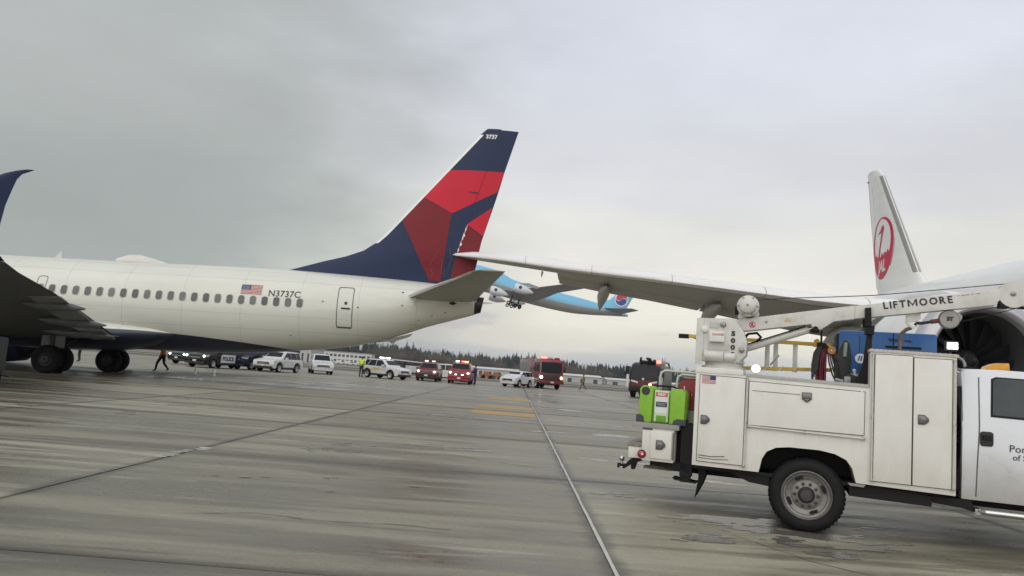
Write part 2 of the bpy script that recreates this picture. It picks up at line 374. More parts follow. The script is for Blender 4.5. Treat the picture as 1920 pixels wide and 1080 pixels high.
# three worn yellow bars left of that joint
YEL = mat('worn_yellow_paint', (.50, .30, .06), .5, var=.35, scale=3, dirt=(.14, .13, .11), dirt_amt=.75, dirt_scale=2.2, stretch=(.5, 2, 1))
for (a0, a1, c0, c1) in ((-1.45, .86, 26.0, 28.3), (-1.45, .86, 30.4, 32.9), (-1.25, .9, 39.2, 43.0)):
    b = B(); n = 14
    for i in range(n):
        for j in range(6):
            u0, u1 = a0 + (a1 - a0) * i / n, a0 + (a1 - a0) * (i + 1) / n; v0, v1 = c0 + (c1 - c0) * j / 6, c0 + (c1 - c0) * (j + 1) / 6
            b.quad(*[(*gpt(u, v), .004) for u, v in ((u0, v0), (u1, v0), (u1, v1), (u0, v1))])
    b.build('yellow_bar', YEL, AP, smooth=0)
# a spalled stretch of the left long joint, filled with pale patching mortar, and a small pit
MORT = mat('pale_mortar', (.40, .39, .36), .7, var=.3, scale=6)
for k in range(9):
    a, c = gpt(JX - SWX + random.uniform(-.12, .10), 10.6 + k * .16 + random.uniform(-.05, .05)); b = B(); b.loft([[(a + r_ * 1.5 * math.cos(q) * random.uniform(.7, 1.2), c + r_ * math.sin(q) * random.uniform(.7, 1.2), z) for q in (2 * PI * i / 9 for i in range(9))] for r_, z in ((random.uniform(.05, .10), .0005), (.035, .006))]); b.build('mortar_patch', MORT, AP, smooth=0)
# hairline cracks
CRK = mat('crack_dark', (.035, .033, .028), .8, var=.2)
rc = random.Random(12)
for (x, y, ang, n_) in ((-2.9, 7.2, .3, 16), (3.6, 6.6, 2.8, 12), (-7.5, 13.2, .15, 18), (-1.2, 13.5, -.25, 14), (-9.0, 20.5, .2, 18), (2.8, 13.4, .1, 14), (-3.2, 20.4, -.1, 16)):
    b = B(); pts = [(x, y)]
    for i in range(n_): ang += rc.uniform(-.5, .5) * .7; pts.append((pts[-1][0] + .16 * math.cos(ang), pts[-1][1] + .16 * math.sin(ang)))
    for p, q in zip(pts, pts[1:]):
        dx, dy = q[1] - p[1], p[0] - q[0]; l_ = math.hypot(dx, dy); w_ = rc.uniform(.003, .007) / l_
        b.quad((p[0] - dx * w_, p[1] - dy * w_, .0016), (p[0] + dx * w_, p[1] + dy * w_, .0016), (q[0] + dx * w_, q[1] + dy * w_, .0016), (q[0] - dx * w_, q[1] - dy * w_, .0016))
    tag(b.build('crack', CRK, AP, smooth=0), kind='stuff')
# thin water lying on the slabs, following the broom marks
WATER = mat('thin_water', (.15, .145, .13), .20, var=.15, scale=14, bump=.12, spec=.6)
def film(x0, x1, y0, y1, cx, cy, thr, seed, sx=1.0, sy=1.0):
    b = B(); nx, ny = int((x1 - x0) / cx), int((y1 - y0) / cy); vv = {}
    def V(i, j):
        if (i, j) not in vv: vv[(i, j)] = b.bm.verts.new((x0 + i * cx, y0 + j * cy, .0022))
        return vv[(i, j)]
    for i in range(nx):
        for j in range(ny):
            x, y = x0 + (i + .5) * cx, y0 + (j + .5) * cy
            e = min(1, 4 * (i + .5) / nx, 4 * (nx - i - .5) / nx, 4 * (j + .5) / ny, 4 * (ny - j - .5) / ny)
            v = mnoise.noise((x * .5 * sx + seed, y * 1.5 * sy, seed)) * .6 + mnoise.noise((x * 1.6 * sx, y * 5 * sy, seed + 3)) * .35 + mnoise.noise((x * 5 * sx, y * 14 * sy, seed + 7)) * .22 - (1 - e) * .5
            u_ = ((x * gc + y * gs) - JX) / SWX; w_ = ((-x * gs + y * gc) - JY) / SWY
            if v > thr and min(u_ % 1, 1 - u_ % 1) * SWX > .03 and min(w_ % 1, 1 - w_ % 1) * SWY > .03: b._f((V(i, j), V(i + 1, j), V(i + 1, j + 1), V(i, j + 1)))
    return tag(b.build('water_film', WATER, AP, smooth=0), kind='stuff')
film(1.1, 5.6, 7.0, 11.0, .035, .03, .10, 2.0)
film(1.2, 4.5, 11.2, 16.5, .05, .05, .16, 5.0)
film(-4.4, .8, 7.5, 11.0, .045, .04, .34, 8.0)
film(-4.4, 1.0, 11.5, 17.0, .06, .06, .30, 11.0)
film(-20, -5, 30, 50, .16, .16, .10, 4.0, .35, .35)
film(-14, -4.9, 13, 28, .12, .10, .34, 14.0, .5, .5)
film(-4.4, 5.0, 28, 66, .14, .14, .18, 21.0, .35, .35)
film(-3.6, 12, 18, 27, .1, .1, .22, 27.0, .5, .5)
# service road and taxiway strips beyond the grass edge
for nm, yA, yB, m, z in (('service_road', 128, 137, mat('pale_road', (.36, .35, .32), .6, var=.15, scale=.2), .05), ('taxiway', 190, 215, mat('pale_taxiway', (.34, .335, .32), .5, var=.12, scale=.1), .05), ('runway', 262, 310, mat('runway_concrete', (.36, .35, .335), .5, var=.12, scale=.1), .05)):
    b = B()
    for i in range(40):
        x0, x1 = -600 + i * 30, -570 + i * 30
        b.quad((x0, yA, terrain_z(0, yA) + z), (x1, yA, terrain_z(0, yA) + z), (x1, yB, terrain_z(0, yB) + z), (x0, yB, terrain_z(0, yB) + z))
    tag(b.build(nm, m, smooth=0), kind='structure')
# ------------------------------------------------------------------ parked twin-jet with a blue and red tail
NAVY = mat('navy_paint', (.022, .034, .082), .42, var=.12, scale=1.5, spec=.22, dirt=(.035, .045, .085), dirt_amt=.4)
DRED = mat('dark_red_paint', (.20, .020, .028), .42, var=.12, scale=2, spec=.2)
LRED = mat('bright_red_paint', (.58, .022, .045), .42, var=.08, scale=2, spec=.2)
def fuselage_mat(name, cream, navy=None):
    m = mat(name, cream, .34, var=.05, scale=.7, coat=.35, dirt=(cream[0] * .72, cream[1] * .71, cream[2] * .64), dirt_amt=.55, dirt_scale=.5, stretch=(.25, 1, 1.6))
    t = m.node_tree; b_ = t.nodes['Principled BSDF']; K = t.links.new
    c = t.nodes.new('ShaderNodeTexCoord'); s_ = t.nodes.new('ShaderNodeSeparateXYZ'); K(c.outputs['Object'], s_.inputs[0])
    def mth(op, a, b2=None, cl=False):
        n = t.nodes.new('ShaderNodeMath'); n.operation = op; n.use_clamp = cl
        for i, v in enumerate((a, b2)):
            if v is None: continue
            if isinstance(v, (int, float)): n.inputs[i].default_value = v
            else: K(v, n.inputs[i])
        return n.outputs[0]
    old = b_.inputs['Base Color'].links[0].from_socket
    # fine skin joints every frame, very faint
    fx = mth('FRACT', mth('MULTIPLY', s_.outputs[0], 1 / 2.54)); ln = mth('LESS_THAN', fx, .006)
    v = t.nodes.new('ShaderNodeVectorMath'); v.operation = 'SCALE'; K(old, v.inputs[0]); 
    zl = mth('ADD', mth('COMPARE', s_.outputs[2], .95), mth('COMPARE', s_.outputs[2], -.62)); zl = mth('ADD', zl, mth('COMPARE', s_.outputs[2], -1.25)); zl = mth('ADD', zl, mth('COMPARE', s_.outputs[2], 1.38))
    for q in t.nodes:
        if q.type == 'MATH' and q.operation == 'COMPARE': q.inputs[2].default_value = .010
    K(mth('SUBTRACT', 1, mth('ADD', mth('MULTIPLY', ln, .32), mth('MULTIPLY', zl, .22))), v.inputs['Scale'])
    out = v.outputs[0]
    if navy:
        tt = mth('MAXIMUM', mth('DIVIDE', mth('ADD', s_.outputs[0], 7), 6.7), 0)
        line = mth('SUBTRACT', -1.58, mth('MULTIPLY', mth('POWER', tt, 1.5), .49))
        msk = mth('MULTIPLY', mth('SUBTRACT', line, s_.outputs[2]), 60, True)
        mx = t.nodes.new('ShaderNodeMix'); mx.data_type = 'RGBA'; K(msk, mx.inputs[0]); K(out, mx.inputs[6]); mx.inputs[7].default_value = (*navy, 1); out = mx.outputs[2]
    K(out, b_.inputs['Base Color']); return m
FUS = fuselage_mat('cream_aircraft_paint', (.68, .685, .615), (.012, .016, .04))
WUND = mat('wing_underside', (.115, .118, .125), .45, var=.15, scale=1.2, dirt=(.05, .05, .05), dirt_amt=.7)
LGREY = mat('light_grey_aircraft_paint', (.34, .335, .31), .38, var=.08, scale=1.2, dirt=(.2, .19, .17), dirt_amt=.5)
BARE = mat('bare_metal_edge', (.80, .80, .79), .35, metal=.1, var=.06)
WINDOW = mat('cabin_window', (.11, .115, .11), .2, var=.3, scale=1.1)
SEAM = mat('door_seam', (.10, .10, .09), .6, var=.2)
INK = mat('black_lettering', (.02, .022, .03), .5, var=.1)
WHITEINK = mat('white_lettering', (.75, .75, .75), .5, var=.1)
FLAGBLUE = mat('flag_blue', (.03, .04, .15), .5, var=.1); FLAGRED = mat('flag_red', (.42, .03, .05), .5, var=.1)

DO = Vector((-9.39, 34.778, 3.807)); DPITCH = rad(1.244)
ZD = 3.6
Mx = frame_matrix(DO, rad(2.5), DPITCH); base_ = Mx @ Vector((0, 0, -ZD)); Mx.translation = base_
jet = empty('passenger_jet', matrix=Mx, label='cream airliner parked side-on with navy belly and torn blue and red tail fin', cat='airliner')
LOC = (0, 0, ZD)
# u, top, bottom, half width
FT = [(-31.2, -.62, -.86, .10), (-30.6, -.2, -1.35, .55), (-29.5, .25, -1.8, 1.05), (-28, .95, -2.15, 1.5), (-26, 1.5, -2.35, 1.8), (-24, 1.6, -2.41, 1.88), (-14, 1.56, -2.41, 1.88), (-9, 1.58, -2.41, 1.88), (-6.5, 1.61, -2.40, 1.88), (-4.15, 1.64, -2.38, 1.88),
      (-1.76, 1.65, -2.25, 1.87), (-.3, 1.63, -2.08, 1.84), (1.66, 1.58, -1.84, 1.73), (2.87, 1.54, -1.58, 1.60), (4.2, 1.49, -1.17, 1.38), (5.65, 1.42, -.62, 1.06), (6.8, 1.34, -.26, .80), (7.7, 1.27, .03, .60)]
def dsec(u):
    t, bo, a = smooth_tab(FT, u); return (t + bo) / 2, (t - bo) / 2, a
def dside(u, v, off=.004):                        # near (camera) side of the fuselage
    zc, bb, a = dsec(u); q = max(-.999, min(.999, (v - zc) / bb)); return (u, -(a * math.sqrt(1 - q * q) + off), v)
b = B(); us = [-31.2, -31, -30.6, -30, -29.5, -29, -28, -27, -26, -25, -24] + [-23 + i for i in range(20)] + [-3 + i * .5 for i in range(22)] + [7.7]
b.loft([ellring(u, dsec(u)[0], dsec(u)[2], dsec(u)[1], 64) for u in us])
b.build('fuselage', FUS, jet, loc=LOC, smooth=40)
# tail cone: white shell with a dark exhaust below
b = B(); zc, bb, a = dsec(7.7)
b.loft([[(7.7 + max(0, (z - .0)) * .34 * 1, y * f, .03 + (z - .03)) for x, y, z in ellring(0, zc, a, bb, 32)] for f in (1, .93)], cap=False)
b.loft([[(7.7 + .02, y, z) for x, y, z in ellring(0, zc, a, bb, 32)], [(7.70 + max(0, z - .55) * .56, y * .72, z) for x, y, z in ellring(0, zc, a, bb * 1.0, 32)]])
b.build('tail_cone', FUS, jet, loc=LOC)
b = B(); b.loft([[(7.68, y, z) for x, y, z in ellring(0, .48, .44, .44, 24)], [(8.0 + (z - .1) * .18, y, z) for x, y, z in ellring(0, .52, .34, .36, 24)]], cap=False)
b.build('exhaust', mat('burnt_exhaust', (.035, .034, .033), .5, metal=.6, var=.3), jet, loc=LOC)
# tail fin ---------------------------------------------------------------
LEp = [(-1.12, 1.62), (.57, 2.17), (1.5, 2.44), (2.33, 2.77), (2.85, 3.15), (3.28, 3.58), (7.61, 8.88), (7.83, 9.08)]
def fin_le(v):
    for p, q in zip(LEp, LEp[1:]):
        if v <= q[1]: return p[0] + (q[0] - p[0]) * (v - p[1]) / (q[1] - p[1])
    return LEp[-1][0]
TEp = [(7.55, 1.3), (7.63, 2.15), (7.73, 2.65), (7.76, 3.16), (7.92, 3.77), (8.51, 5.88), (8.77, 6.98), (9.36, 9.08)]
def fin_te(v):
    for p, q in zip(TEp, TEp[1:]):
        if v <= q[1]: return p[0] + (q[0] - p[0]) * (v - p[1]) / (q[1] - p[1])
    return TEp[-1][0]
def hinge(v): return 6.35 + (v - 1.6) * .288                # rudder hinge line
def fin_t(u, v):
    lo, hi = fin_le(v), fin_te(v); s_ = max(0, min(1, (u - lo) / (hi - lo))); ch = min(hi - lo, 5.2)
    return .075 * ch * (2.2 * math.sqrt(max(s_, 0)) * (1 - s_) + .02) * .9 + .012
def finp(off): return lambda u, v: (u, -(fin_t(u, v) + off), v)
def fin_solid(name, m, vs, f0, f1, n=14, parent=jet, warp=None):
    b = B(); rings = []
    for v in vs:
        lo, hi = f0(v), f1(v); pts = [lo + (hi - lo) * (1 - math.cos(PI * k / (n - 1))) / 2 if f0 is fin_le else lo + (hi - lo) * k / (n - 1) for k in range(n)]
        r = [(u, -fin_t(u, v), v) for u in pts] + [(u, fin_t(u, v), v) for u in reversed(pts)]
        if warp: r = [warp(p) for p in r]
        rings.append(r)
    b.loft(rings); return b.build(name, m, parent, loc=LOC, smooth=50)
vs = [1.25, 1.5, 1.62, 1.75, 1.9, 2.05, 2.17, 2.3, 2.44, 2.6, 2.77, 2.95, 3.15, 3.36, 3.58] + [3.58 + i * .25 for i in range(1, 22)] + [8.98, 9.08]
fin = fin_solid('tail_fin', NAVY, vs, fin_le, hinge, 20)
def rud_te(v): return fin_te(v)
def torn(p):                                              # the struck rudder is pushed out of line
    x, y, z = p; k = max(0, 1 - abs(z - 3.6) / 1.3); return (x + .0 * k, y, z)
rudv = [1.45, 1.8, 2.15, 2.65, 3.16, 3.6, 4.0, 4.4, 5, 5.6, 6.2, 6.98, 7.6, 8.2, 8.9, 9.04]
def slit(v):                                              # open gap where the rudder has parted from the fin
    return hinge(v) + .003 + .26 * max(0, 1 - abs(v - 3.55) / .75)
rud = fin_solid('rudder', NAVY, rudv, slit, rud_te, 10)
SLIT = None
def fpanel(poly, name, m, off=.014, par=fin): return decal(poly2d(poly), finp(off), name, m, par, cell=.12, cellv=.3)
def clip(poly, left):                                     # split the livery at the hinge line
    out = []
    n = len(poly)
    def inside(p): return (p[0] <= hinge(p[1]) - .0) if left else (p[0] >= slit(p[1]) + .02)
    for i in range(n):
        p, q = poly[i], poly[(i + 1) % n]
        if inside(p): out.append(p)
        if inside(p) != inside(q):
            a, c = p, q
            for _ in range(30):
                mid = ((a[0] + c[0]) / 2, (a[1] + c[1]) / 2)
                if inside(mid) == inside(p): a = mid
                else: c = mid
            out.append(((a[0] + c[0]) / 2, (a[1] + c[1]) / 2))
    return out
def densify(poly, d=.3):
    out = []
    for p, q in zip(poly, poly[1:] + poly[:1]):
        k = max(1, int(math.dist(p, q) / d))
        out += [(p[0] + (q[0] - p[0]) * i / k, p[1] + (q[1] - p[1]) * i / k) for i in range(k)]
    return out
def le_off(v, d=.1): return fin_le(v) + d
LIV = [([(le_off(6.9), 6.9), (8.76, 6.98), (8.50, 6.0), (6.38, 4.78), (le_off(5.52), 5.52)], LRED, 'bright_red_band'),
       ([(le_off(5.5), 5.5), (6.37, 4.76), (6.04, 1.52), (5.50, 1.52), (le_off(4.38), 4.38)], DRED, 'dark_red_band'),
       ([(7.12, 4.32), (8.28, 5.22), (7.92, 3.80)], LRED, 'bright_red_triangle'),
       ([(7.10, 4.28), (7.90, 3.77), (7.62, 2.15), (7.54, 1.62), (6.52, 1.62), (6.68, 2.85)], DRED, 'dark_red_triangle')]
for poly, m, nm in LIV:
    for left in (True, False):
        c = clip(densify(poly), left)
        if len(c) > 2: fpanel(c, nm, m, par=fin if left else rud)
b = B()                                                   # bare leading edge
for v0, v1 in zip([3.15 + i * .2 for i in range(28)], [3.35 + i * .2 for i in range(28)]):
    A = []
    for v in (v0, v1):
        l = fin_le(v); A.append([(l + .17, -fin_t(l + .17, v) - .016, v), (l + .06, -fin_t(l + .06, v) - .02, v), (l - .035, 0, v + .0), (l + .045, fin_t(l + .045, v) + .012, v), (l + .11, fin_t(l + .11, v) + .01, v)])
    b.loft(A, closed=False)
b.build('fin_leading_edge', BARE, fin)
decal(place2d(text2d('3737', .27, .012), 7.78, 8.58), finp(.018), 'fin_number', WHITEINK, fin, cell=.3)
decal(ring2d(circle2d(8.62, 8.62, .2, .22, 20, PI * .5, PI * 1.4), circle2d(8.62, 8.62, .15, .17, 20, PI * .5, PI * 1.4)), finp(.018), 'fin_marking', INK, fin, cell=.3)
b = B(); b.box(7.1, 7.55, -.2, -.11, 5.86, 5.9); b.build('static_port', INK, fin)
# cracked skin at the damage
rnd = random.Random(3)
b = B()
for (u, v) in ((5.9, 3.0), (6.0, 2.6), (6.45, 3.1), (5.6, 2.2), (6.2, 2.1)):
    p = [(u, v)]
    for i in range(6): p.append((p[-1][0] + rnd.uniform(-.16, .1), p[-1][1] - rnd.uniform(.06, .2)))
    b.tube([finp(.018)(*q) for q in p if q[1] > 1.6], .008, 4)
b.build('skin_crack', mat('bent_skin', (.30, .10, .11), .4, var=.2), fin)
b = B()
for k in range(5):
    v = 3.05 + k * .24 + .05 * (k % 3); u = hinge(v) + .04; t = fin_t(u, v)
    b.prism([(u - .05, v - .10), (u + .02 + .04 * (k % 2), v - .02), (u - .02, v + .12)], -t - .03, -t + .0, 'y')
b.build('torn_edge', BARE, fin)
# tailplane -----------------------------------------------------------------
def wing(stations, name, mU, parent, n=11, lowf=.75, loc=LOC):
    """stations: (y, xLE, xTE, zLE, zTE, thickness)"""
    b = B(); rings = []
    for (y, x0, x1, z0, z1, th) in stations:
        xs_ = [(1 - math.cos(PI * k / (n - 1))) / 2 for k in range(n)]
        def T(s_): return th * (2.6 * math.sqrt(max(s_, 0)) * (1 - s_) ** .9) * .5 * 1.0
        up = [(x0 + (x1 - x0) * s_, y, z0 + (z1 - z0) * s_ + T(s_)) for s_ in xs_]
        lo = [(x0 + (x1 - x0) * s_, y, z0 + (z1 - z0) * s_ - T(s_) * lowf) for s_ in reversed(xs_[1:-1])]
        rings.append(up + lo)
    b.loft(rings); return b.build(name, mU, parent, loc=loc, smooth=50)
for sgn in (-1, 1):
    st = [(sgn * .7, 4.45, 7.72, .62, .62, .36), (sgn * 1.3, 4.75, 7.80, .68, .66, .34), (sgn * 3.2, 5.7, 8.1, .86, .84, .26), (sgn * 5.2, 6.75, 8.48, 1.06, 1.05, .19), (sgn * 6.7, 7.5, 8.75, 1.22, 1.22, .13), (sgn * 7.05, 7.85, 8.82, 1.27, 1.27, .06)]
    tp = wing(st, 'tailplane', LGREY, jet)
    b = B(); lead = []
    for (y, x0, x1, z0, z1, th) in st[:-1]:
        lead.append([(x0 + .12, y, z0 + th * .42), (x0 - .02, y, z0 + .01), (x0 + .06, y, z0 - th * .27)])
    b.loft(lead, closed=False); b.build('tailplane_leading_edge', BARE, tp)
    b = B(); b.box(5.0, 5.08, sgn * 1.42 - .02, sgn * 1.42 + .02, .25, .58); b.build('drain_mast', LGREY, tp)
    b = B(); b.lathe((6.7, sgn * 1.3, .42), (1, 0, 0), [(-.15, .01), (0, .09), (.2, .01)], 10); b.build('hinge_fitting', DARK, tp)
# windows, door, lettering -----------------------------------------------------
def rrect(cx, cy, w, h, r, n=5):
    out = []
    for sx, sy, a in ((1, 1, 0), (-1, 1, PI / 2), (-1, -1, PI), (1, -1, PI * 1.5)):
        for k in range(n + 1):
            t = a + PI / 2 * k / n; out.append((cx + sx * (w / 2 - r) + r * math.cos(t), cy + sy * (h / 2 - r) + r * math.sin(t)))
    return out
WINS = [WINDOW, mat('cabin_window_shade_half', (.16, .165, .155), .25, var=.4, scale=3), mat('cabin_window_dim', (.085, .09, .09), .15, var=.3, scale=1.3), mat('cabin_window_mid', (.135, .14, .135), .2, var=.35, scale=2)]
w0 = None
for i in range(40):
    u = -i * .508
    if i > 31: continue
    w0 = decal(poly2d(rrect(u, 0, .25, .38, .10)), lambda a, c: dside(a, c, .012), 'cabin_window', WINS[(i * 7 + i // 3) % 4], jet, cell=.1, loc=LOC)
    decal(ring2d(rrect(u, 0, .30, .43, .12), rrect(u, 0, .25, .38, .10)), lambda a, c: dside(a, c, .009), 'window_rim', mat('window_rim_grey', (.42, .42, .38), .4, var=.1), w0)
OFFD = .010
dr = rrect(1.96, -.06, .70, 1.84, .10, 6); dri = rrect(1.96, -.06, .635, 1.775, .085, 6)
door = decal(ring2d(dr, dri), lambda u, v: dside(u, v, .012), 'rear_door', SEAM, jet, cell=.2, loc=LOC)
decal(poly2d([(1.64, -.99), (2.28, -.99), (2.28, -.93), (1.64, -.93)]), lambda u, v: dside(u, v, .03), 'sill', SEAM, door, cell=.3)
decal(poly2d(rrect(2.0, .12, .13, .15, .06)), lambda u, v: dside(u, v, .014), 'peephole', INK, door)
decal(poly2d(rrect(2.0, -.12, .40, .075, .03)), lambda u, v: dside(u, v, .016), 'handle', INK, door, cell=.1)
ex = rrect(-11.17, .10, .42, .95, .12); exi = rrect(-11.17, .10, .37, .90, .10)
decal(ring2d(ex, exi), lambda u, v: dside(u, v, .010), 'overwing_exit', SEAM, jet, loc=LOC, cell=.2)
decal(place2d(text2d('N3737C', .40, .004, spacing=1.02), -1.42, .235, 1.0, 1.0), lambda u, v: dside(u, v, .010), 'registration', INK, jet, cell=.3, loc=LOC)
fx0, fx1, fz0, fz1 = -2.62, -1.70, .27, .70; H7 = (fz1 - fz0) / 13
stripes = [[(fx0 if k < 6 else fx0 + .40, fz0 + 2 * k * H7), (fx1, fz0 + 2 * k * H7), (fx1, fz0 + (2 * k + 1) * H7), (fx0 if k < 3 else fx0 + .40, fz0 + (2 * k + 1) * H7)] for k in range(7)]
stripes = [[(fx0 if k < 3 else fx0 + .40, p[1]) if i in (0, 3) else p for i, p in enumerate(q)] for k, q in enumerate(stripes)]
fl = decal(poly2d(*stripes), lambda u, v: dside(u, v, .010), 'flag', FLAGRED, jet, cell=.3, loc=LOC)
decal(poly2d([(fx0, fz0 + 6 * H7), (fx0 + .40, fz0 + 6 * H7), (fx0 + .40, fz1), (fx0, fz1)]), lambda u, v: dside(u, v, .012), 'flag_canton', FLAGBLUE, fl, cell=.2)
decal(poly2d(*[circle2d(fx0 + .045 + .065 * i + (.03 if j % 2 else 0), fz0 + (6.9 + 1.15 * j) * H7, .011, n=6) for i in range(5) for j in range(5)]), lambda u, v: dside(u, v, .014), 'flag_stars', WHITEINK, fl)
b = B()
for (u, v) in ((4.4, .78), (4.42, .17), (2.5, -.05), (5.15, -.42), (5.75, -.2), (6.35, .0), (-.4, -1.45), (.95, .12)): b.box(u, u + .07, dside(u, v, .012)[1], dside(u, v, 0)[1] + .05, v, v + .045)
b.build('drain_fitting', INK, jet, loc=LOC)
b = B(); b.loft([ellring(u, zc + off, a, h, 24) for u, zc, a, h, off in ((-8.95, 1.5, .05, .05, 0), (-8.75, 1.55, .5, .2, 0), (-8.3, 1.55, .62, .37, 0), (-7.8, 1.55, .6, .38, 0), (-7.2, 1.53, .45, .26, 0), (-6.6, 1.52, .1, .1, 0))])
b.build('antenna_dome', mat('radome_white', (.66, .65, .6), .4, var=.05), jet, loc=LOC)
b = B(); b.prism([(-11.75, 1.5), (-11.4, 1.5), (-11.42, 1.86), (-11.52, 1.86)], -.03, .03, 'y'); b.build('blade_antenna', mat('antenna_white', (.6, .6, .55), .4), jet, loc=LOC)
b = B(); b.prism([(2.9, -1.55), (4.9, -1.0), (4.75, -1.16), (4.15, -1.38), (4.05, -1.5), (3.9, -1.5), (3.85, -1.42)], -.12, .12, 'y', bev=.02); b.build('tail_skid', LGREY, jet, loc=LOC)
# wing-to-body fairing and wings ------------------------------------------------
b = B(); b.loft([ellring(u, zc, a, h, 40, .8) for u, zc, a, h in ((-18.5, -1.9, .3, .2), (-17, -1.85, 1.6, .6), (-14, -1.85, 2.05, .72), (-10, -1.82, 2.08, .76), (-8, -1.8, 1.98, .66), (-6.4, -1.72, 1.7, .5), (-5.3, -1.66, 1.4, .2))])
b.build('wing_fairing', FUS, jet, loc=LOC)
NW = WUND
for sgn in (-1, 1):
    st = [(sgn * 1.6, -16.2, -7.55, -1.75, -1.93, .9), (sgn * 2.6, -15.6, -7.4, -1.68, -1.92, .85), (sgn * 5.2, -13.9, -6.75, -1.45, -1.60, .66), (sgn * 8, -12.2, -6.1, -1.12, -1.22, .52), (sgn * 12, -9.6, -4.95, -.80, -.86, .38), (sgn * 15.2, -7.5, -4.15, -.56, -.60, .26), (sgn * 16.3, -6.7, -3.85, -.44, -.46, .18)]
    wg = wing(st, 'wing', WUND, jet)
    b = B(); rings = []
    for (y, z, x0, x1, th) in ((16.3, -.45, -6.7, -3.85, .16), (16.62, -.28, -6.5, -3.85, .13), (16.78, .2, -6.2, -3.8, .1), (16.86, .85, -5.15, -3.66, .08), (16.93, 1.25, -4.35, -3.50, .06), (16.97, 1.48, -3.98, -3.40, .05), (16.99, 1.61, -3.70, -3.28, .03), (17.0, 1.69, -3.42, -3.08, .016), (17.01, 1.73, -3.2, -2.98, .008)):
        rings.append([(x0 + (x1 - x0) * s_, sgn * (y + th * .5 * math.sin(PI * s_ ** .6)), z) for s_ in (0, .15, .4, .7, 1)] + [(x0 + (x1 - x0) * s_, sgn * (y - th * .5 * math.sin(PI * s_ ** .6)), z) for s_ in (.7, .4, .15)])
    b.loft(rings); b.build('winglet', NAVY, wg)
    for (y, xx, zz, ln) in ((4.3, -7.9, -1.75, 2.8), (7.2, -6.7, -1.4, 2.4), (10.4, -5.7, -1.0, 2.0)):
        b = B(); b.loft([[(xx + f * ln - ln * .55, sgn * y + w * math.cos(t), zz - .12 - .1 * f + h * math.sin(t)) for t in (2 * PI * k / 12 for k in range(12))] for f, w, h in ((0, .03, .03), (.2, .12, .14), (.5, .15, .18), (.8, .1, .12), (1, .02, .03))])
        b.build('flap_fairing', WUND, wg)
    FLAPM = mat('flap_grey', (.30, .305, .31), .42, var=.12, scale=1.5, dirt=(.16, .16, .16), dirt_amt=.6)
    for (ya, xa, za, yb, xb, zb_) in ((2.65, -7.42, -1.93, 5.1, -6.80, -1.62), (5.5, -6.70, -1.56, 11.4, -5.12, -.82)):
        b = B(); b.loft([[(x + dx, sgn * y, z + dz) for dx, dz in ((-1.25, -.02), (-.9, -.17), (.04, -.13), (.05, -.10), (-.7, -.05))] for x, y, z in ((xa, ya, za), ((xa + xb) / 2, (ya + yb) / 2, (za + zb_) / 2), (xb, yb, zb_))]); b.build('flap', FLAPM, wg)
    # engine
    ey, ez = sgn * 4.83, -2.38
    b = B(); b.lathe((-18.6, ey, ez), (1, 0, 0), [(.12, .78), (0, .86), (.15, .98), (.9, 1.08), (2.2, 1.06), (3.3, .92), (3.4, .8), (2.2, .6), (1.0, .1)], 36)
    en = b.build('engine', NAVY, jet, loc=LOC)
    b = B(); b.lathe((-15.4, ey, ez), (1, 0, 0), [(0, .68), (.9, .58), (1.5, .42), (1.5, .3), (2.2, .04)], 28); b.build('exhaust_nozzle', DARK, en)
    b = B(); b.prism([(-18, -1.3), (-12.5, -1.35), (-13.4, -1.95), (-17.2, -1.75)], ey - .12, ey + .12, 'y', bev=.03); b.build('pylon', WUND, en)
    # main gear
    gy = sgn * 2.86; ug = -9.72 if sgn < 0 else -9.95; zg = -3.02
    b = B(); b.cyl((ug, gy, zg), (ug - .1, gy, -1.7), .13, .17); b.cyl((ug + .05, gy - sgn * .2, -2.6), (ug + .5, gy - sgn * 1.2, -1.9), .07); b.cyl((ug, gy - .42, zg), (ug, gy + .42, zg), .1)
    gear = b.build('landing_gear', DARK, jet, loc=LOC)
    b = B(); b.box(ug - .5, ug + .45, gy + sgn * .05, gy + sgn * .09, -2.55, -1.6, bev=.02); b.build('gear_door', WUND, gear)
    for dy in (-.43, .43):
        tb = B(); tb.lathe((ug, gy + dy - .2, zg), (0, 1, 0), [(.03, .28), (0, .34), (.0, .5), (.06, .57), (.12, .587), (.28, .587), (.34, .57), (.4, .5), (.4, .34), (.37, .28)], 36); ty = tb.build('tyre', BLACK, gear)
        tb = B(); tb.lathe((ug, gy + dy, zg), (0, 1, 0), [(-.17, .04), (-.17, .14), (-.10, .2), (-.14, .31), (.14, .31), (.10, .2), (.17, .14), (.17, .04)], 24); tb.build('hub', DARK, ty)
# nose gear far out of frame to the left
b = B(); b.cyl((-25.6, 0, -3.1), (-25.4, 0, -2.2), .1)
ng = b.build('nose_gear', DARK, jet, loc=LOC)
b = B()
for dy in (-.2, .2): b.lathe((-25.6, dy - .1, -3.26), (0, 1, 0), [(0, .2), (0, .3), (.05, .34), (.15, .34), (.2, .3), (.2, .2)], 24)
b.build('nose_tyre', BLACK, ng)
# ------------------------------------------------------------------ white wide-body with a crane emblem on its fin
JS = .835
Jm = frame_matrix(Vector((19.221, 1.008, .256)), rad(85.63), 0, JS)
JW = fuselage_mat('jet_white_paint', (.80, .80, .79))
SLATM = mat('slat_white', (.82, .82, .82), .3, var=.04, scale=.6, coat=.2)
JUND = mat('grey_wing_paint', (.47, .455, .43), .45, var=.08, scale=.8, dirt=(.36, .345, .32), dirt_amt=.5)
EMB = mat('emblem_red', (.56, .018, .07), .45, var=.06, scale=2, spec=.2)
big = empty('wide_body_jet', matrix=Jm, label='white airliner facing the camera with a round red crane emblem on its tail', cat='airliner')
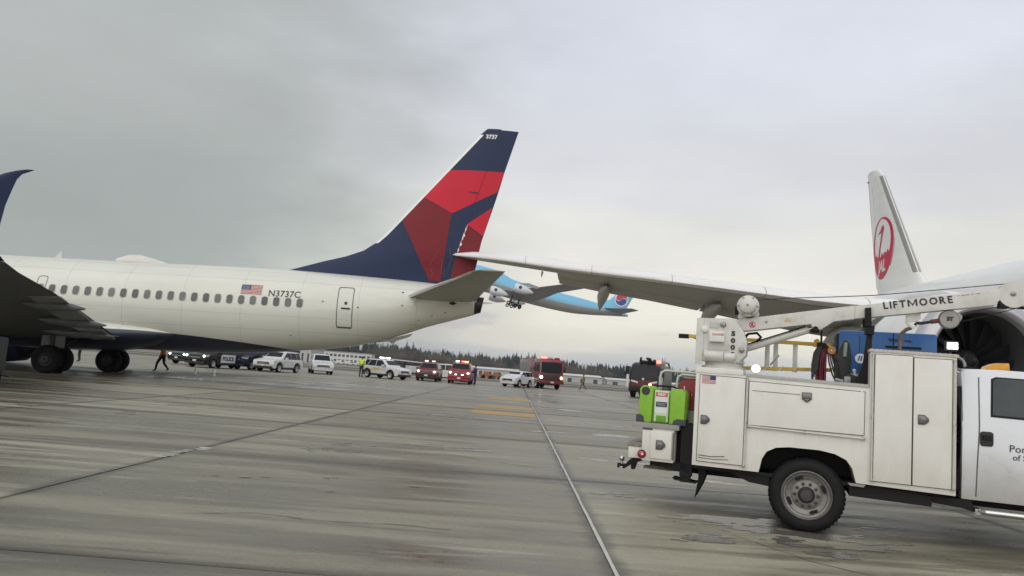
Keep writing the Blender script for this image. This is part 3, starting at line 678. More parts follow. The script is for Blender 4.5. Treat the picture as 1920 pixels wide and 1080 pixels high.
# x aft, y starboard (towards the other jet), z up; metres before the 0.835 scale
FJ = [(0, 4.6, 4.3, .1), (.6, 5.5, 3.8, .9), (2, 6.7, 3.4, 1.7), (4, 7.9, 3.2, 2.4), (7, 8.7, 3.1, 2.85), (10, 8.9, 3.06, 2.9), (30, 8.95, 3.06, 2.9), (36, 8.98, 3.06, 2.9), (41, 9.02, 3.5, 2.75), (46, 9.1, 4.6, 2.3), (50, 9.12, 5.8, 1.75), (54, 9.0, 7.2, 1.05), (56.5, 8.8, 8.3, .4)]
def jsec(u): t, bo, a = smooth_tab(FJ, u); return (t + bo) / 2, (t - bo) / 2, a
b = B(); us = [0, .25, .6, 1.2, 2, 3, 4, 5.5, 7, 10] + [14 + 3 * i for i in range(8)] + [36 + 1.2 * i for i in range(17)] + [56.5]
b.loft([ellring(u, jsec(u)[0], jsec(u)[2], jsec(u)[1], 64) for u in us]); b.build('fuselage', JW, big, smooth=40)
pane = None
for i in range(42):
    u = 9 + i * .95
    zc, bb, a = jsec(u); zt = 6.5
    def js_(c): q = (zt + c - zc) / bb; return a * math.sqrt(max(0, 1 - q * q)) + .012
    if pane is None: pane = decal(poly2d(rrect(0, 0, .30, .48, .13)), lambda p, c: (p, js_(c) - js_(0), c), 'cabin_window', WINDOW, big); o = pane
    else: o = copy_tree(pane, big)
    o.location = (u, js_(0), zt)
b = B(); b.prism([(1.3, 6.35), (2.3, 7.0), (2.35, 6.5), (1.5, 5.9)], .2, 1.7, 'y'); b.build('cockpit_window', GLASS, big)
# fin
JLE = [(44.0, 8.6), (46.2, 9.1), (47.2, 9.9), (53.2, 18.1), (54.0, 18.75), (54.6, 18.9)]
JTE = [(53.6, 8.7), (54.0, 9.5), (56.3, 18.9)]
def tab(p, v):
    for a, c in zip(p, p[1:]):
        if v <= c[1]: return a[0] + (c[0] - a[0]) * (v - a[1]) / (c[1] - a[1])
    return p[-1][0]
def jt(u, v):
    lo, hi = tab(JLE, v), tab(JTE, v); s_ = max(0, min(1, (u - lo) / (hi - lo)))
    k = .60 * (1 - (v - 9) / 9.9) + .22 * ((v - 9) / 9.9)
    return k * (2.5 * math.sqrt(s_) * (1 - s_) ** .9) * .8 + .01
b = B(); rings = []
for v in [8.6, 8.85, 9.1, 9.5, 9.9, 10.6, 11.5, 12.5, 13.5, 14.5, 15.5, 16.5, 17.3, 18.1, 18.5, 18.75, 18.9]:
    lo, hi = tab(JLE, v), tab(JTE, v); xs_ = [lo + (hi - lo) * (1 - math.cos(PI * k / 19)) / 2 for k in range(20)]
    rings.append([(u, jt(u, v), v) for u in xs_] + [(u, -jt(u, v), v) for u in reversed(xs_[1:-1])])
b.loft(rings); jfin = b.build('tail_fin', JW, big, smooth=50)
b = B(); rings = []
for v in [10.0 + i * .45 for i in range(19)]:
    l = tab(JLE, v); rings.append([(l + d, sg * (jt(l + d, v) + .012), v) for sg, d in ((1, .42), (1, .25), (1, .1))] + [(l - .02, 0, v)] + [(l + d, sg * (jt(l + d, v) + .012), v) for sg, d in ((-1, .1), (-1, .25), (-1, .42))])
b.loft(rings, closed=False); b.build('fin_leading_edge', mat('dull_metal_edge', (.36, .35, .33), .35, metal=.6, var=.12, scale=3), jfin)
def jf(off): return lambda u, v: (u, jt(u, v) + off, v)
b = B(); b.prism([(56.0, 18.2), (56.1, 18.26), (55.8, 18.3)], .0, .12, 'y'); b.build('static_wick', INK, jfin)
b = B(); b.tube([(54.05 - .0, jt(54.05, 9.6) + .004, 9.6), (55.2, jt(55.2, 14.2) + .004, 14.2), (56.0, jt(56.0, 18.3) + .004, 18.3)], .012, 4); b.tube([(53.0, jt(53.0, 9.5) + .004, 9.5), (54.9, jt(54.9, 17.6) + .004, 17.6)], .010, 4); b.tube([(48.2, jt(48.2, 10.6) + .004, 10.6), (52.9, jt(52.9, 10.6) + .004, 10.6)], .008, 4); b.build('rudder_seam', mat('seam_light_grey', (.35, .35, .35), .6), jfin)
# round emblem: a crane whose raised wings close the circle; seen from starboard, forward is to the right (-x)
EC = (52.6, 12.45); ER = (2.1, 2.3)
def E_(p, k=1): return (EC[0] - p[0] * ER[0], EC[1] + p[1] * ER[1])
def arc(r, a0, a1, n=24): return [(r * math.cos(rad(a0 + (a1 - a0) * k / n)), r * math.sin(rad(a0 + (a1 - a0) * k / n))) for k in range(n + 1)]
def band(outer, inner):
    V = [E_(p) for p in outer] + [E_(p) for p in inner]; n = len(outer)
    return V, [(i, i + 1, n + i + 1, n + i) for i in range(n - 1)]
def tapered(a0, a1, r0, w0, w1, n=30, k=1.0):
    o_, i_ = [], []
    for j in range(n + 1):
        t = j / n; a = rad(a0 + (a1 - a0) * t); w = w0 + (w1 - w0) * t ** k
        o_.append((r0 * math.cos(a), r0 * math.sin(a))); i_.append(((r0 - w) * math.cos(a), (r0 - w) * math.sin(a)))
    return band(o_, i_)
em = decal(tapered(-58, 92, 1.0, .40, .05, 40, .8), jf(.008), 'crane_wing', EMB, jfin, cell=.3)
decal(tapered(238, 92, 1.0, .36, .04, 40, .8), jf(.008), 'crane_wing', EMB, jfin, cell=.3)
low = [(math.cos(rad(a)), math.sin(rad(a))) for a in range(195, 346, 5)]
top = [(.86, -.14), (.70, -.20), (.56, -.10), (.46, -.20), (.30, -.16), (.16, -.26), (.02, -.14), (-.10, -.30), (-.30, -.16), (-.40, -.28), (-.58, -.14), (-.74, -.22)]
decal(poly2d([E_(p) for p in low + top]), jf(.009), 'crane_body', EMB, jfin, cell=.3)
neck = band([(-.20, -.42), (-.16, -.1), (.02, .25), (.12, .5), (.10, .62), (.02, .70)], [(-.38, -.38), (-.30, -.06), (-.12, .28), (-.04, .48), (-.04, .54), (-.08, .56)])
decal(neck, jf(.010), 'crane_neck', EMB, jfin, cell=.3)
decal(poly2d([E_(p) for p in ((.14, .50), (.20, .64), (.10, .74), (-.02, .70), (-.12, .60), (-.42, .48), (-.10, .50))]), jf(.011), 'crane_head', EMB, jfin, cell=.3)
for k, (a0, a1) in enumerate(((-40, 12), (-36, 2), (-32, -6))):
    decal(tapered(a0, a1, 1.07 - .0 * k, .05, .01, 14), jf(.009 + .0005 * k), 'wing_feather', EMB, jfin, cell=.3)
g = text2d('JAL', 1.15, .045, shear=.22, align='CENTER', spacing=.98)
decal(([(EC[0] - x * 1.0, EC[1] - 1.72 + y) for x, y in g[0]], g[1]), jf(.016), 'fin_lettering', WHITEINK, jfin, cell=.3)
# tailplane
for sg in (1, -1): wing([(sg * .8, 46.5, 53.2, 7.6, 7.55, .7), (sg * 4, 48.8, 54.2, 8.0, 8.0, .5), (sg * 8, 52, 55.8, 8.5, 8.5, .3), (sg * 9.8, 54, 56.6, 8.75, 8.75, .1)], 'tailplane', JW, big, loc=None)
# wings; LE line and trailing edge droop as parked with flaps down
WS = [(2.4, 21.2, 33.6, 4.05, 3.75, 1.9), (5, 22.8, 33.3, 4.38, 3.95, 1.6), (9, 25.35, 33.5, 4.85, 4.28, 1.3), (12.7, 27.68, 34.1, 5.25, 4.72, 1.15), (15.3, 29.3, 34.85, 5.66, 5.24, 1.05), (18.7, 31.45, 35.9, 6.20, 5.84, 1.0), (20.7, 32.7, 36.55, 6.47, 6.13, 1.02), (23.45, 34.45, 37.45, 6.87, 6.62, 1.0),
      (23.55, 34.5, 37.5, 6.88, 7.02, .98), (26.4, 36.3, 38.4, 7.36, 7.40, .82), (27.8, 37.2, 38.95, 7.56, 7.60, .72), (28.9, 37.95, 39.25, 7.70, 7.74, .45), (29.55, 38.45, 39.4, 7.78, 7.80, .2)]
for sg in (1, -1):
    wj = wing([(sg * y, a, c, z0, z1, t) for y, a, c, z0, z1, t in WS], 'wing', JUND, big, n=15, loc=None, lowf=.14)
    # slats: separate bright panels round the leading edge
    edges = [3.2, 8.0, 9.0 + 2.2, 14.6, 18.2, 21.8, 25.2, 29.4]
    rows = [(y, a, c, z0, z1, t) for y, a, c, z0, z1, t in WS]
    for y0, y1 in zip(edges, edges[1:]):
        b = B(); rings = []
        for k in range(5):
            y = y0 + .012 + (y1 - y0 - .024) * k / 4; a, c, z0, z1, t = lerp_tab(rows, y)
            R = []
            for s_, up in ((.22, 1), (.15, 1), (.08, 1), (.03, 1), (.008, 1), (0, 0), (.006, -1), (.02, -1), (.05, -1), (.09, -1)):
                T = t * 2.6 * math.sqrt(s_) * (1 - s_) ** .9 * .5 * (1.02 if up > 0 else .16)
                R.append((a - .03 + (c - a) * s_, sg * y, z0 + (z1 - z0) * s_ + T * up + (.012 if up > 0 else -.012)))
            rings.append(R)
        b.loft(rings, closed=False); b.build('slat', SLATM, wj, smooth=60)
        b = B(); rings = []                                   # thin dark heel line under each slat
        for k in range(5):
            y = y0 + .012 + (y1 - y0 - .024) * k / 4; a, c, z0, z1, t = lerp_tab(rows, y)
            R = []
            for s_ in (.09, .10):
                T = t * 2.6 * math.sqrt(s_) * (1 - s_) ** .9 * .5 * .16
                R.append((a - .03 + (c - a) * s_, sg * y, z0 + (z1 - z0) * s_ - T - .016))
            rings.append(R)
        b.loft(rings, closed=False); b.build('slat_heel', DARK, wj)
    # deployed flap and canoe fairings
    for ya, yb in ((4.0, 9.6), (9.9, 16.2), (16.3, 23.4)):
        b = B(); rings = []
        for k in range(4):
            y = ya + (yb - ya) * k / 3; a, c, z0, z1, t = lerp_tab(rows, y); x0 = a + (c - a) * .74; zz0 = z0 + (z1 - z0) * .74 - .03 * 1
            rings.append([(x0, sg * y, zz0), (x0 + .3, sg * y, zz0 + .10), (c + .28, sg * y, z1 - .10), (c + .28, sg * y, z1 - .13), (x0 + .25, sg * y, zz0 - .16)])
        b.loft(rings); b.build('flap', JUND, wj)
    for y, ln in ((21.0, 3.6), (15.9, 4.4), (10.6, 4.8)):
        a, c, z0, z1, t = lerp_tab(rows, y); x0 = a + (c - a) * .38; zz = z0 + (z1 - z0) * .38 - t * .36
        b = B(); b.loft([[(x0 + f * ln, sg * (y + .12 * f) + w * math.cos(q), zz - dz + h * math.sin(q)) for q in (2 * PI * k / 14 for k in range(14))] for f, w, h, dz in ((0, .04, .04, .0), (.12, .20, .2, .04), (.35, .30, .34, .10), (.6, .27, .36, .26), (.85, .15, .22, .56), (1, .02, .03, .84))])
        b.build('flap_fairing', JUND, wj, smooth=60)
    b = B(); b.tube([(35.9, sg * 24.3, 6.8), (36.6, sg * 24.35, 6.62)], [.06, .02], 8); b.build('drain_mast', JUND, wj)
    # engine
    ex, ey, ez = 18.6, sg * 11.2, 2.80
    R = 1.93
    b = B(); b.lathe((ex, ey, ez), (1, 0, -.02), [(-.02, R * .80), (.35, R * .985), (.9, R * 1.05), (1.8, R * 1.09), (3.2, R * 1.06), (4.6, R * .92), (5.0, R * .86), (5.0, R * .8), (4.6, R * .78)], 64); en = b.build('engine', JW, big, smooth=60)
    b = B(); b.lathe((ex, ey, ez), (1, 0, -.02), [(.36, R * .992), (.15, R * .94), (.02, R * .86), (-.02, R * .80), (.0, R * .765), (.12, R * .735), (.3, R * .715)], 64); b.build('inlet_lip', mat('polished_lip', (.50, .50, .53), .38, metal=.5, var=.05), en, smooth=60)
    b = B(); b.lathe((ex, ey, ez), (1, 0, -.02), [(.3, R * .715), (.7, R * .70), (1.35, R * .71), (2.6, R * .71)], 64); b.build('inlet_duct', mat('inlet_liner', (.09, .09, .095), .6, var=.12, scale=8, spec=.2), en, smooth=60)
    b = B(); b.lathe((ex + 1.5, ey, ez), (1, 0, 0), [(0, R * .70), (.02, .01)], 48); b.build('fan_disc', mat('fan_shadow', (.02, .02, .022), .6), en)
    blade = None
    for k in range(18):
        if blade is None:
            b = B(); rr = []
            for j in range(8):
                r_ = .32 + (R * .69 - .32) * j / 7; tw = rad(25 + 38 * j / 7); ch = .34 + .16 * math.sin(PI * j / 7); sw = .25 * (j / 7) ** 2
                rr.append([(-math.cos(tw) * ch * s_ + .02 + .03 * abs(s_), math.sin(tw) * ch * s_ + sw, r_) for s_ in (-.5, 0, .5)])
            b.loft(rr, closed=False); blade = b.build('fan_blade', mat('dark_composite', (.028, .030, .034), .5, var=.1, spec=.3), en, smooth=60, loc=(ex + 1.2, ey, ez)); o = blade
        else: o = blade.copy(); COL.objects.link(o)
        o.rotation_euler = (2 * PI * k / 18, 0, 0)
    b = B(); b.lathe((ex + .55, ey, ez), (1, 0, 0), [(0, .01), (.2, .13), (.6, .34), (.8, .36)], 24)
    b.tube([(ex + .62 + .02 * k, ey + (.05 + .012 * k) * math.cos(k * .5), ez + (.05 + .012 * k) * math.sin(k * .5)) for k in range(16)], .02, 5); b.build('spinner', mat('spinner_grey', (.03, .03, .033), .5), en)
    b = B(); b.prism([(ex + .9, ez + R * .98), (ex + 5.5, ez + R * 1.0), (ex + 8.6, 4.25), (ex + 7.4, 4.75), (ex + 4.4, 5.1), (ex + 2.2, 5.0)], ey - .22, ey + .22, 'y', bev=.06); b.build('pylon', JW, en)
    b = B(); b.lathe((ex + 4.8, ey, ez), (1, 0, 0), [(0, R * .7), (1.0, R * .55), (1.9, R * .42), (1.9, .3), (3.0, .05)], 32); b.build('core_nozzle', GREY, en)
    # main gear
    gx, gy = 31.0, sg * 4.9
    b = B(); b.cyl((gx, gy, .2), (gx, gy - sg * .2, 4.0), .18, .24); b.cyl((gx - .75, gy, .35), (gx + .75, gy, .35), .12); b.box(gx - .9, gx + .9, gy + sg * .5 - .03, gy + sg * .5 + .03, 1.2, 3.6, bev=.02)
    lg = b.build('landing_gear', GREY, big)
    for dx in (-.75, .75):
        for dy in (-.6, .6):
            tb = B(); tb.lathe((gx + dx, gy + dy - .24, .36), (0, 1, 0), [(0, .3), (0, .5), (.06, .62), (.14, .66), (.34, .66), (.42, .62), (.48, .5), (.48, .3), (.3, .1), (.18, .1), (0, .3)], 28); tb.build('tyre', BLACK, lg)
b = B(); b.loft([ellring(u, zc, a, h, 40, .8) for u, zc, a, h in ((17.5, 3.9, .4, .3), (19.5, 3.7, 2.6, 1.0), (24, 3.6, 3.2, 1.3), (31, 3.55, 3.2, 1.3), (35, 3.7, 2.6, 1.0), (38, 3.9, 1.0, .4))]); b.build('wing_fairing', JW, big)
b = B(); b.cyl((5.5, 0, .1), (5.5, 0, 3.6), .13)
for dy in (-.35, .35): b.lathe((5.5, dy - .15, .2), (0, 1, 0), [(0, .3), (.05, .5), (.25, .5), (.3, .3)], 24)
b.build('nose_gear', BLACK, big)

# ------------------------------------------------------------------ blue jumbo climbing out behind
KB = mat('sky_blue_paint', (.17, .47, .68), .35, var=.04, scale=.1, coat=.2); KG = mat('silver_belly', (.34, .34, .335), .4, var=.08, scale=.2)
Km = frame_matrix(Vector((41.2, 262, 22.6)), rad(2), rad(-10.2), 1.0)     # origin at the tail cone, x towards the tail, so the hull lies at negative x
fly = empty('jumbo_jet', matrix=Km, label='light blue four-engined jumbo climbing into the sky with its wheels still down', cat='airliner')
FK = [(-70, -.5, -1.5, .2), (-69, .9, -2.2, 1.4), (-66, 3.6, -3.0, 2.6), (-63, 4.9, -3.4, 3.1), (-58, 5.1, -3.5, 3.25), (-48, 4.9, -3.5, 3.25), (-42, 3.2, -3.5, 3.25), (-30, 3.0, -3.5, 3.25), (-20, 3.0, -3.0, 3.1), (-12, 2.9, -1.7, 2.5), (-6, 2.6, -.4, 1.6), (-2, 2.0, .4, .8), (0, 1.5, .8, .3)]
def ksec(u): t, bo, a = smooth_tab(FK, u); return (t + bo) / 2, (t - bo) / 2, a
us = [-70, -69.6, -69, -68, -66, -64.5, -63] + [-61 + 2 * i for i in range(30)] + [-1, 0]
lo_, up_ = B(), B()
for bb_, ph in ((up_, 0), (lo_, 1)):
    rings = []
    for u in us:
        zc, h, a = ksec(u); cut = -.18 if u < -40 else -.18 + (u + 40) / 40 * .1
        a0, a1 = (math.asin(cut), PI - math.asin(cut)) if ph == 0 else (PI - math.asin(cut), 2 * PI + math.asin(cut))
        rings.append([(u, a * math.cos(a0 + (a1 - a0) * k / 20), zc + h * math.sin(a0 + (a1 - a0) * k / 20)) for k in range(21)])
    bb_.loft(rings, closed=False)
up_.build('upper_hull', KB, fly, smooth=60); lo_.build('lower_hull', KG, fly, smooth=60)
def kside(u, v):
    zc, h, a = ksec(u); q = max(-.99, min(.99, (v - zc) / h)); return (u, -(a * math.sqrt(1 - q * q) + .05), v)
decal(place2d(text2d('KOREAN AIR', 2.6, .06), -66, 1.0), kside, 'titles', FLAGBLUE, fly, cell=1.5)
kb = B(); ks = [(-.6, -12.0, -1.2), (2.2, -9.5, -.9), (3.2, -7.6, -.6), (9.5, -3.0, 1.4), (12.0, -.9, 2.2), (12.3, 0.0, 2.5)]
kb.loft([[(x0 + (x1 - x0) * s_, w * t, z + 1.9) for s_, w in ((0, 0), (.15, -1), (.5, -1), (1, 0), (.5, 1), (.15, 1))] for (z, x0, x1), t in zip(ks, (.45, .42, .4, .25, .15, .05))])
kf = kb.build('tail_fin', KB, fly, smooth=50)
def kfn(off): return lambda u, v: (u, -.47 - off, v)
kc = (-3.6, 6.1); kr = 2.1
decal(poly2d(circle2d(*kc, kr * 1.16)), kfn(0), 'roundel_white', WHITEINK, kf)
def tri_half(sign):                                       # wavy half discs
    th = rad(-20); out = []
    pts = circle2d(0, 0, kr, n=24, a0=0, a1=PI) + [(-kr / 2 + kr / 2 * math.cos(a), -.0 + kr / 2 * math.sin(a)) for a in [PI + PI * k / 10 for k in range(1, 10)]] + [(kr / 2 + kr / 2 * math.cos(a), kr / 2 * math.sin(a)) for a in [PI - PI * k / 10 for k in range(0, 10)]]
    pts = [(x * .96, y * .96 + .12) for x, y in pts]
    c, s_ = math.cos(th + (0 if sign > 0 else PI)), math.sin(th + (0 if sign > 0 else PI))
    return [(kc[0] + c * x - s_ * y, kc[1] + s_ * x + c * y) for x, y in pts]
decal(poly2d(tri_half(1)), kfn(.03), 'roundel_red', mat('roundel_red_paint', (.50, .03, .05), .4), kf)
decal(poly2d(tri_half(-1)), kfn(.03), 'roundel_blue', mat('roundel_blue_paint', (.02, .06, .27), .4), kf)
KWU = mat('wing_shade_grey', (.25, .25, .255), .4, var=.06)
for sg in (-1, 1):
    wing([(sg * 1.0, -10, -2.2, 1.4, 1.2, .5), (sg * 6, -5.8, -.6, 1.9, 1.8, .4), (sg * 11, -1.4, 1.3, 2.6, 2.5, .2)], 'tailplane', KWU, fly, loc=None)
    kw = wing([(sg * 2.6, -47, -33.5, -2.3, -2.8, 1.8), (sg * 10, -41.5, -31, -1.3, -1.7, 1.2), (sg * 20, -34, -27.5, .4, .2, .7), (sg * 30, -26, -20.8, 2.6, 2.3, .4), (sg * 34, -21.5, -18.4, 3.6, 3.5, .15)], 'wing', KWU, fly, loc=None)
    for yy, xx, zz in ((11.7, -49.0, -3.4), (20.8, -41.5, -1.6)):
        b = B(); b.lathe((xx, sg * yy, zz), (1, 0, -.05), [(.3, 1.1), (0, 1.22), (.3, 1.42), (1.4, 1.55), (3.2, 1.42), (4.2, 1.1), (5.2, .7), (5.9, .35), (6.4, .05)], 28); e_ = b.build('engine', mat('cowl_white', (.66, .67, .68), .35, var=.05), fly, smooth=60)
        b = B(); b.lathe((xx + .5, sg * yy, zz), (1, 0, 0), [(0, 1.12), (.02, .05)], 24); b.build('fan', DARK, e_)
        b = B(); b.prism([(xx + 1, zz + 1.5), (xx + 7, zz + 1.2), (xx + 8, zz + 2.0), (xx + 4, zz + 2.4)], sg * yy - .2, sg * yy + .2, 'y'); b.build('pylon', KWU, e_)
        decal(place2d((circle2d(0, 0, .55, n=16), [tuple(range(16))]), xx + 1.8, zz + .25), lambda u, v, yy=yy, sg=sg: (u, sg * yy - 1.56, v), 'cowl_roundel', FLAGBLUE, e_)
    for gx, gy in ((-38.5, 1.9), (-41.2, 5.6)):
        b = B(); b.cyl((gx, sg * gy, -2.6), (gx, sg * gy, -5.4), .25); lg = b.build('landing_gear', DARK, fly)
        b = B()
        for dx in (-.8, .8): b.lathe((gx + dx, sg * gy - .75, -5.5), (0, 1, 0), [(0, .3), (0, .6), (.5, .62), (.5, .3), (1.0, .3), (1.0, .62), (1.5, .6), (1.5, .3)], 18)
        b.build('wheel_set', BLACK, lg)
# ------------------------------------------------------------------ utility truck with crane
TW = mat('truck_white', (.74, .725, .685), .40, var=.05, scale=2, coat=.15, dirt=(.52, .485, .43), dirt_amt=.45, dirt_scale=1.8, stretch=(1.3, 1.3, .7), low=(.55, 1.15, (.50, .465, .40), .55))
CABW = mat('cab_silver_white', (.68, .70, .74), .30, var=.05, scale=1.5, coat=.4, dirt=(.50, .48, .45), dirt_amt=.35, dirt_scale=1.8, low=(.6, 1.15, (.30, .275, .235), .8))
CRW = mat('crane_white', (.64, .635, .595), .42, var=.07, scale=5, dirt=(.34, .31, .26), dirt_amt=.6, dirt_scale=7)
CHAS = mat('chassis_black', (.014, .014, .015), .7, spec=.25, var=.3, scale=6)
PLATEM = mat('diamond_plate', (.40, .40, .39), .38, metal=.75, var=.15, scale=10)
GAP = mat('panel_gap', (.09, .088, .08), .7)
HANDLE = mat('latch_steel', (.12, .12, .12), .35, metal=.8, var=.2, scale=20)
TM = frame_matrix(Vector((3.467, 8.542, 0)), rad(-20.4))
tr = empty('utility_truck', matrix=TM, label='white utility truck with a folded service crane over its tool body', cat='truck')
def side_fn(y): return lambda u, v: (u, y, v)
WD = 2.2                                                  # overall body width
# side walls with wheel arch
arch = [(-.52, .61), (-.49, .76), (-.44, .85), (-.34, .905), (-.2, .925), (.12, .925), (.28, .90), (.40, .845), (.46, .76), (.50, .61)]
prof = [(-1.27, .61)] + arch + [(1.46, .59), (1.46, 2.06), (.615, 2.06), (.615, 1.665), (-1.27, 1.715)]
for y0, y1 in ((0, .52), (WD - .52, WD)):
    b = B(); b.prism(prof, y0, y1, 'y'); body = b.build('tool_compartment', TW, tr, smooth=30)
    if y0 == 0: near = body
b = B(); b.box(-1.27, 1.44, .53, WD - .53, .94, 1.0); b.box(1.38, 1.44, .53, WD - .53, 1.0, 1.95); b.build('bed_floor', CHAS, tr)
# doors: proud panels over dark gaps
def door(x0, x1, z0, z1, name, slope=0., y=0):
    b = B(); p = [(x0 - .008, z0 - .008), (x1 + .008, z0 - .008), (x1 + .008, z1 + slope * (x1 - x0) + .008), (x0 - .008, z1 + .008)]
    b.prism(p, y - .003, y + .003, 'y'); g = b.build('door_gap', GAP, near, smooth=0)
    b = B(); b.prism([(x0, z0), (x1, z0), (x1, z1 + slope * (x1 - x0)), (x0, z1)], y - .022, y + .001, 'y', bev=.006); return b.build(name, TW, near, smooth=30)
d1 = door(-1.215, -.70, .665, 1.672, 'door', -.02)
d2 = door(-.655, .565, 1.135, 1.635, 'drop_door', -.022)
d3 = door(.665, 1.035, .655, 2.035, 'door'); d4 = door(1.05, 1.415, .655, 2.02, 'door')
def latch(x, z, par, s=.062, y=-.022):
    b = B(); P = [(-.7, -.85), (.35, -.85), (1.0, -.25), (1.0, .25), (.35, .85), (-.7, .85)]
    b.prism([(x + p * s, z + q * s) for p, q in P], y - .014, y + .002, 'y', bev=.004); o = b.build('latch', HANDLE, par)
    b = B(); b.box(x - .55 * s, x + .35 * s, y - .020, y - .012, z - .62 * s, z + .62 * s, bev=.003); b.box(x - .35 * s, x + .5 * s, y - .034, y - .018, z - .22 * s, z + .3 * s, bev=.005)
    b.build('paddle', mat('latch_paddle', (.20, .20, .20), .3, metal=.85, var=.15, scale=30), o); return o
latch(-1.147, 1.15, d1); latch(1.135, 1.36, d4)
b = B(); s_ = .062; b.prism([(-.03 + p * s_, 1.508 + q * s_) for p, q in ((-.85, .8), (.85, .8), (.85, -.4), (0, -1.05), (-.85, -.4))], -.038, -.02, 'y', bev=.004); lt = b.build('latch', HANDLE, d2)
b = B(); b.box(-.075, .015, -.048, -.034, 1.49, 1.545, bev=.004); b.prism([(-.06, 1.485), (0, 1.485), (-.03, 1.46)], -.045, -.034, 'y'); b.build('paddle', mat('latch_paddle', (.2, .2, .2), .3), lt)
def hinge_rod(p, q, par, r=.011):
    b = B(); b.cyl((p[0], -.028, p[1]), (q[0], -.028, q[1]), r, n=10); b.build('hinge', mat('hinge_steel', (.55, .54, .5), .35, metal=.3, var=.12, scale=20), par)
    for t in (0, .5, 1):
        b = B(); b.box(p[0] + (q[0] - p[0]) * t - .016, p[0] + (q[0] - p[0]) * t + .016, -.036, -.02, p[1] + (q[1] - p[1]) * t - .018, p[1] + (q[1] - p[1]) * t + .018, bev=.004)
        b.build('hinge_knuckle', GREY, par)
hinge_rod((-.685, .66), (-.68, 1.66), d1); hinge_rod((-.655, 1.12), (.565, 1.098), d2); hinge_rod((.648, .66), (.642, 2.03), d3); hinge_rod((1.432, .66), (1.437, 2.01), d4)
b = B(); b.box(.53, .548, -.012, .002, 1.15, 1.62); b.build('seam', TW, near)
b = B(); b.tube([(-.62, -.024, 1.533), (-.35, -.024, 1.529), (-.1, -.024, 1.527)], .003, 5); b.build('scratch', GAP, d2)
b = B(); b.tube([(-1.2, -.024, .735), (-1.05, -.024, .728), (-.9, -.024, .745)], .005, 5); b.tube([(-1.2, -.024, .705), (-1.0, -.024, .70), (-.86, -.024, .712)], .004, 5); b.build('scuff', GAP, d1)
# flag sticker on the rear door
sx0, sx1, sz0, sz1 = -1.195, -1.035, 1.575, 1.668; h7 = (sz1 - sz0) / 13
fg = decal(poly2d([(sx0, sz0), (sx1, sz0), (sx1, sz1), (sx0, sz1)]), side_fn(-.0235), 'flag_sticker', WHITEINK, d1)
decal(poly2d(*[[(sx0, sz0 + 2 * k * h7), (sx1 if k < 3 else sx1 - .066, sz0 + 2 * k * h7), (sx1 if k < 3 else sx1 - .066, sz0 + (2 * k + 1) * h7), (sx0, sz0 + (2 * k + 1) * h7)] for k in range(7)]), side_fn(-.0245), 'flag_stripes', FLAGRED, fg)
decal(poly2d([(sx1 - .066, sz0 + 6 * h7), (sx1, sz0 + 6 * h7), (sx1, sz1), (sx1 - .066, sz1)]), side_fn(-.025), 'flag_canton', FLAGBLUE, fg)
# diamond plate strips on top: raised bars are geometry
def plate_strip(x0, x1, y0, y1, z, slope, m, name, parent):
    b = B(); b.prism([(x0, z), (x1, z + slope * (x1 - x0)), (x1, z + slope * (x1 - x0) + .03), (x0, z + .03)], y0, y1, 'y'); o = b.build(name, m, parent, smooth=0)
    b = B(); n = int((x1 - x0) / .045)
    for i in range(n):
        x = x0 + .03 + i * .045; zt = z + slope * (x - x0)
        a = .018 if i % 2 else -.018
        b.prism([(x - .016, zt + .004), (x + .004, zt + .004), (x + .016 + a * .2, zt + .027), (x - .004 + a * .2, zt + .027)], y0 - .004, y0, 'y')
        for j in range(4):
            yy = y0 + .05 + j * .12
            if yy > y1 - .03: break
            b.box(x - .018, x + .018, yy - .006, yy + .006, zt + .03, zt + .036)
    tag(b.build('raised_bars', m, o, smooth=0), kind='stuff')
plate_strip(-.70, .61, -.01, .52, 1.69, -.022, PLATEM, 'diamond_plate', tr)
plate_strip(.605, 1.475, -.012, .54, 2.062, -.012, mat('beige_plate', (.55, .52, .46), .5, var=.2, scale=30), 'diamond_plate', tr)
b = B(); b.box(.605, 1.475, WD - .54, WD + .01, 2.062, 2.095); b.box(-.7, .6, WD - .52, WD + .01, 1.67, 1.70); b.build('far_diamond_plate', PLATEM, tr)
b = B(); b.prism([(-1.285, 1.70), (-.73, 1.70), (-.73, 1.765), (-1.265, 1.765)], -.012, .62, 'y', bev=.008); b.build('crane_plinth', TW, tr)
# crane --------------------------------------------------------------------
b = B(); b.lathe((-.98, .30, 1.765), (0, 0, 1), [(0, .25), (.03, .26), (.035, .22), (.075, .22), (.08, .25), (.10, .25)], 32, cap=True); tt = b.build('turntable', CRW, tr)
mp_ = [(-1.285, 1.85), (-.80, 1.85), (-.715, 1.94), (-.705, 2.10), (-.745, 2.215), (-.862, 2.372), (-1.285, 2.362)]
b = B(); b.prism(mp_, .10, .135, 'y', bev=.004); b.prism(mp_, .44, .475, 'y', bev=.004); b.box(-1.285, -1.255, .135, .44, 1.86, 2.355); b.box(-1.25, -.80, .135, .44, 1.852, 1.885); mast = b.build('crane_mast', CRW, tr, smooth=30)
b = B(); b.box(-1.30, -1.215, .085, .10, 1.80, 2.36, bev=.004); b.build('mast_flange', CRW, mast)
b = B(); b.box(-1.142, -.965, .035, .10, 2.08, 2.205, bev=.012); cb = b.build('control_box', TW, mast)
decal(place2d(text2d('DANGER', .033, .001), -1.105, 2.155), side_fn(.034), 'warning_text', FLAGRED, cb)
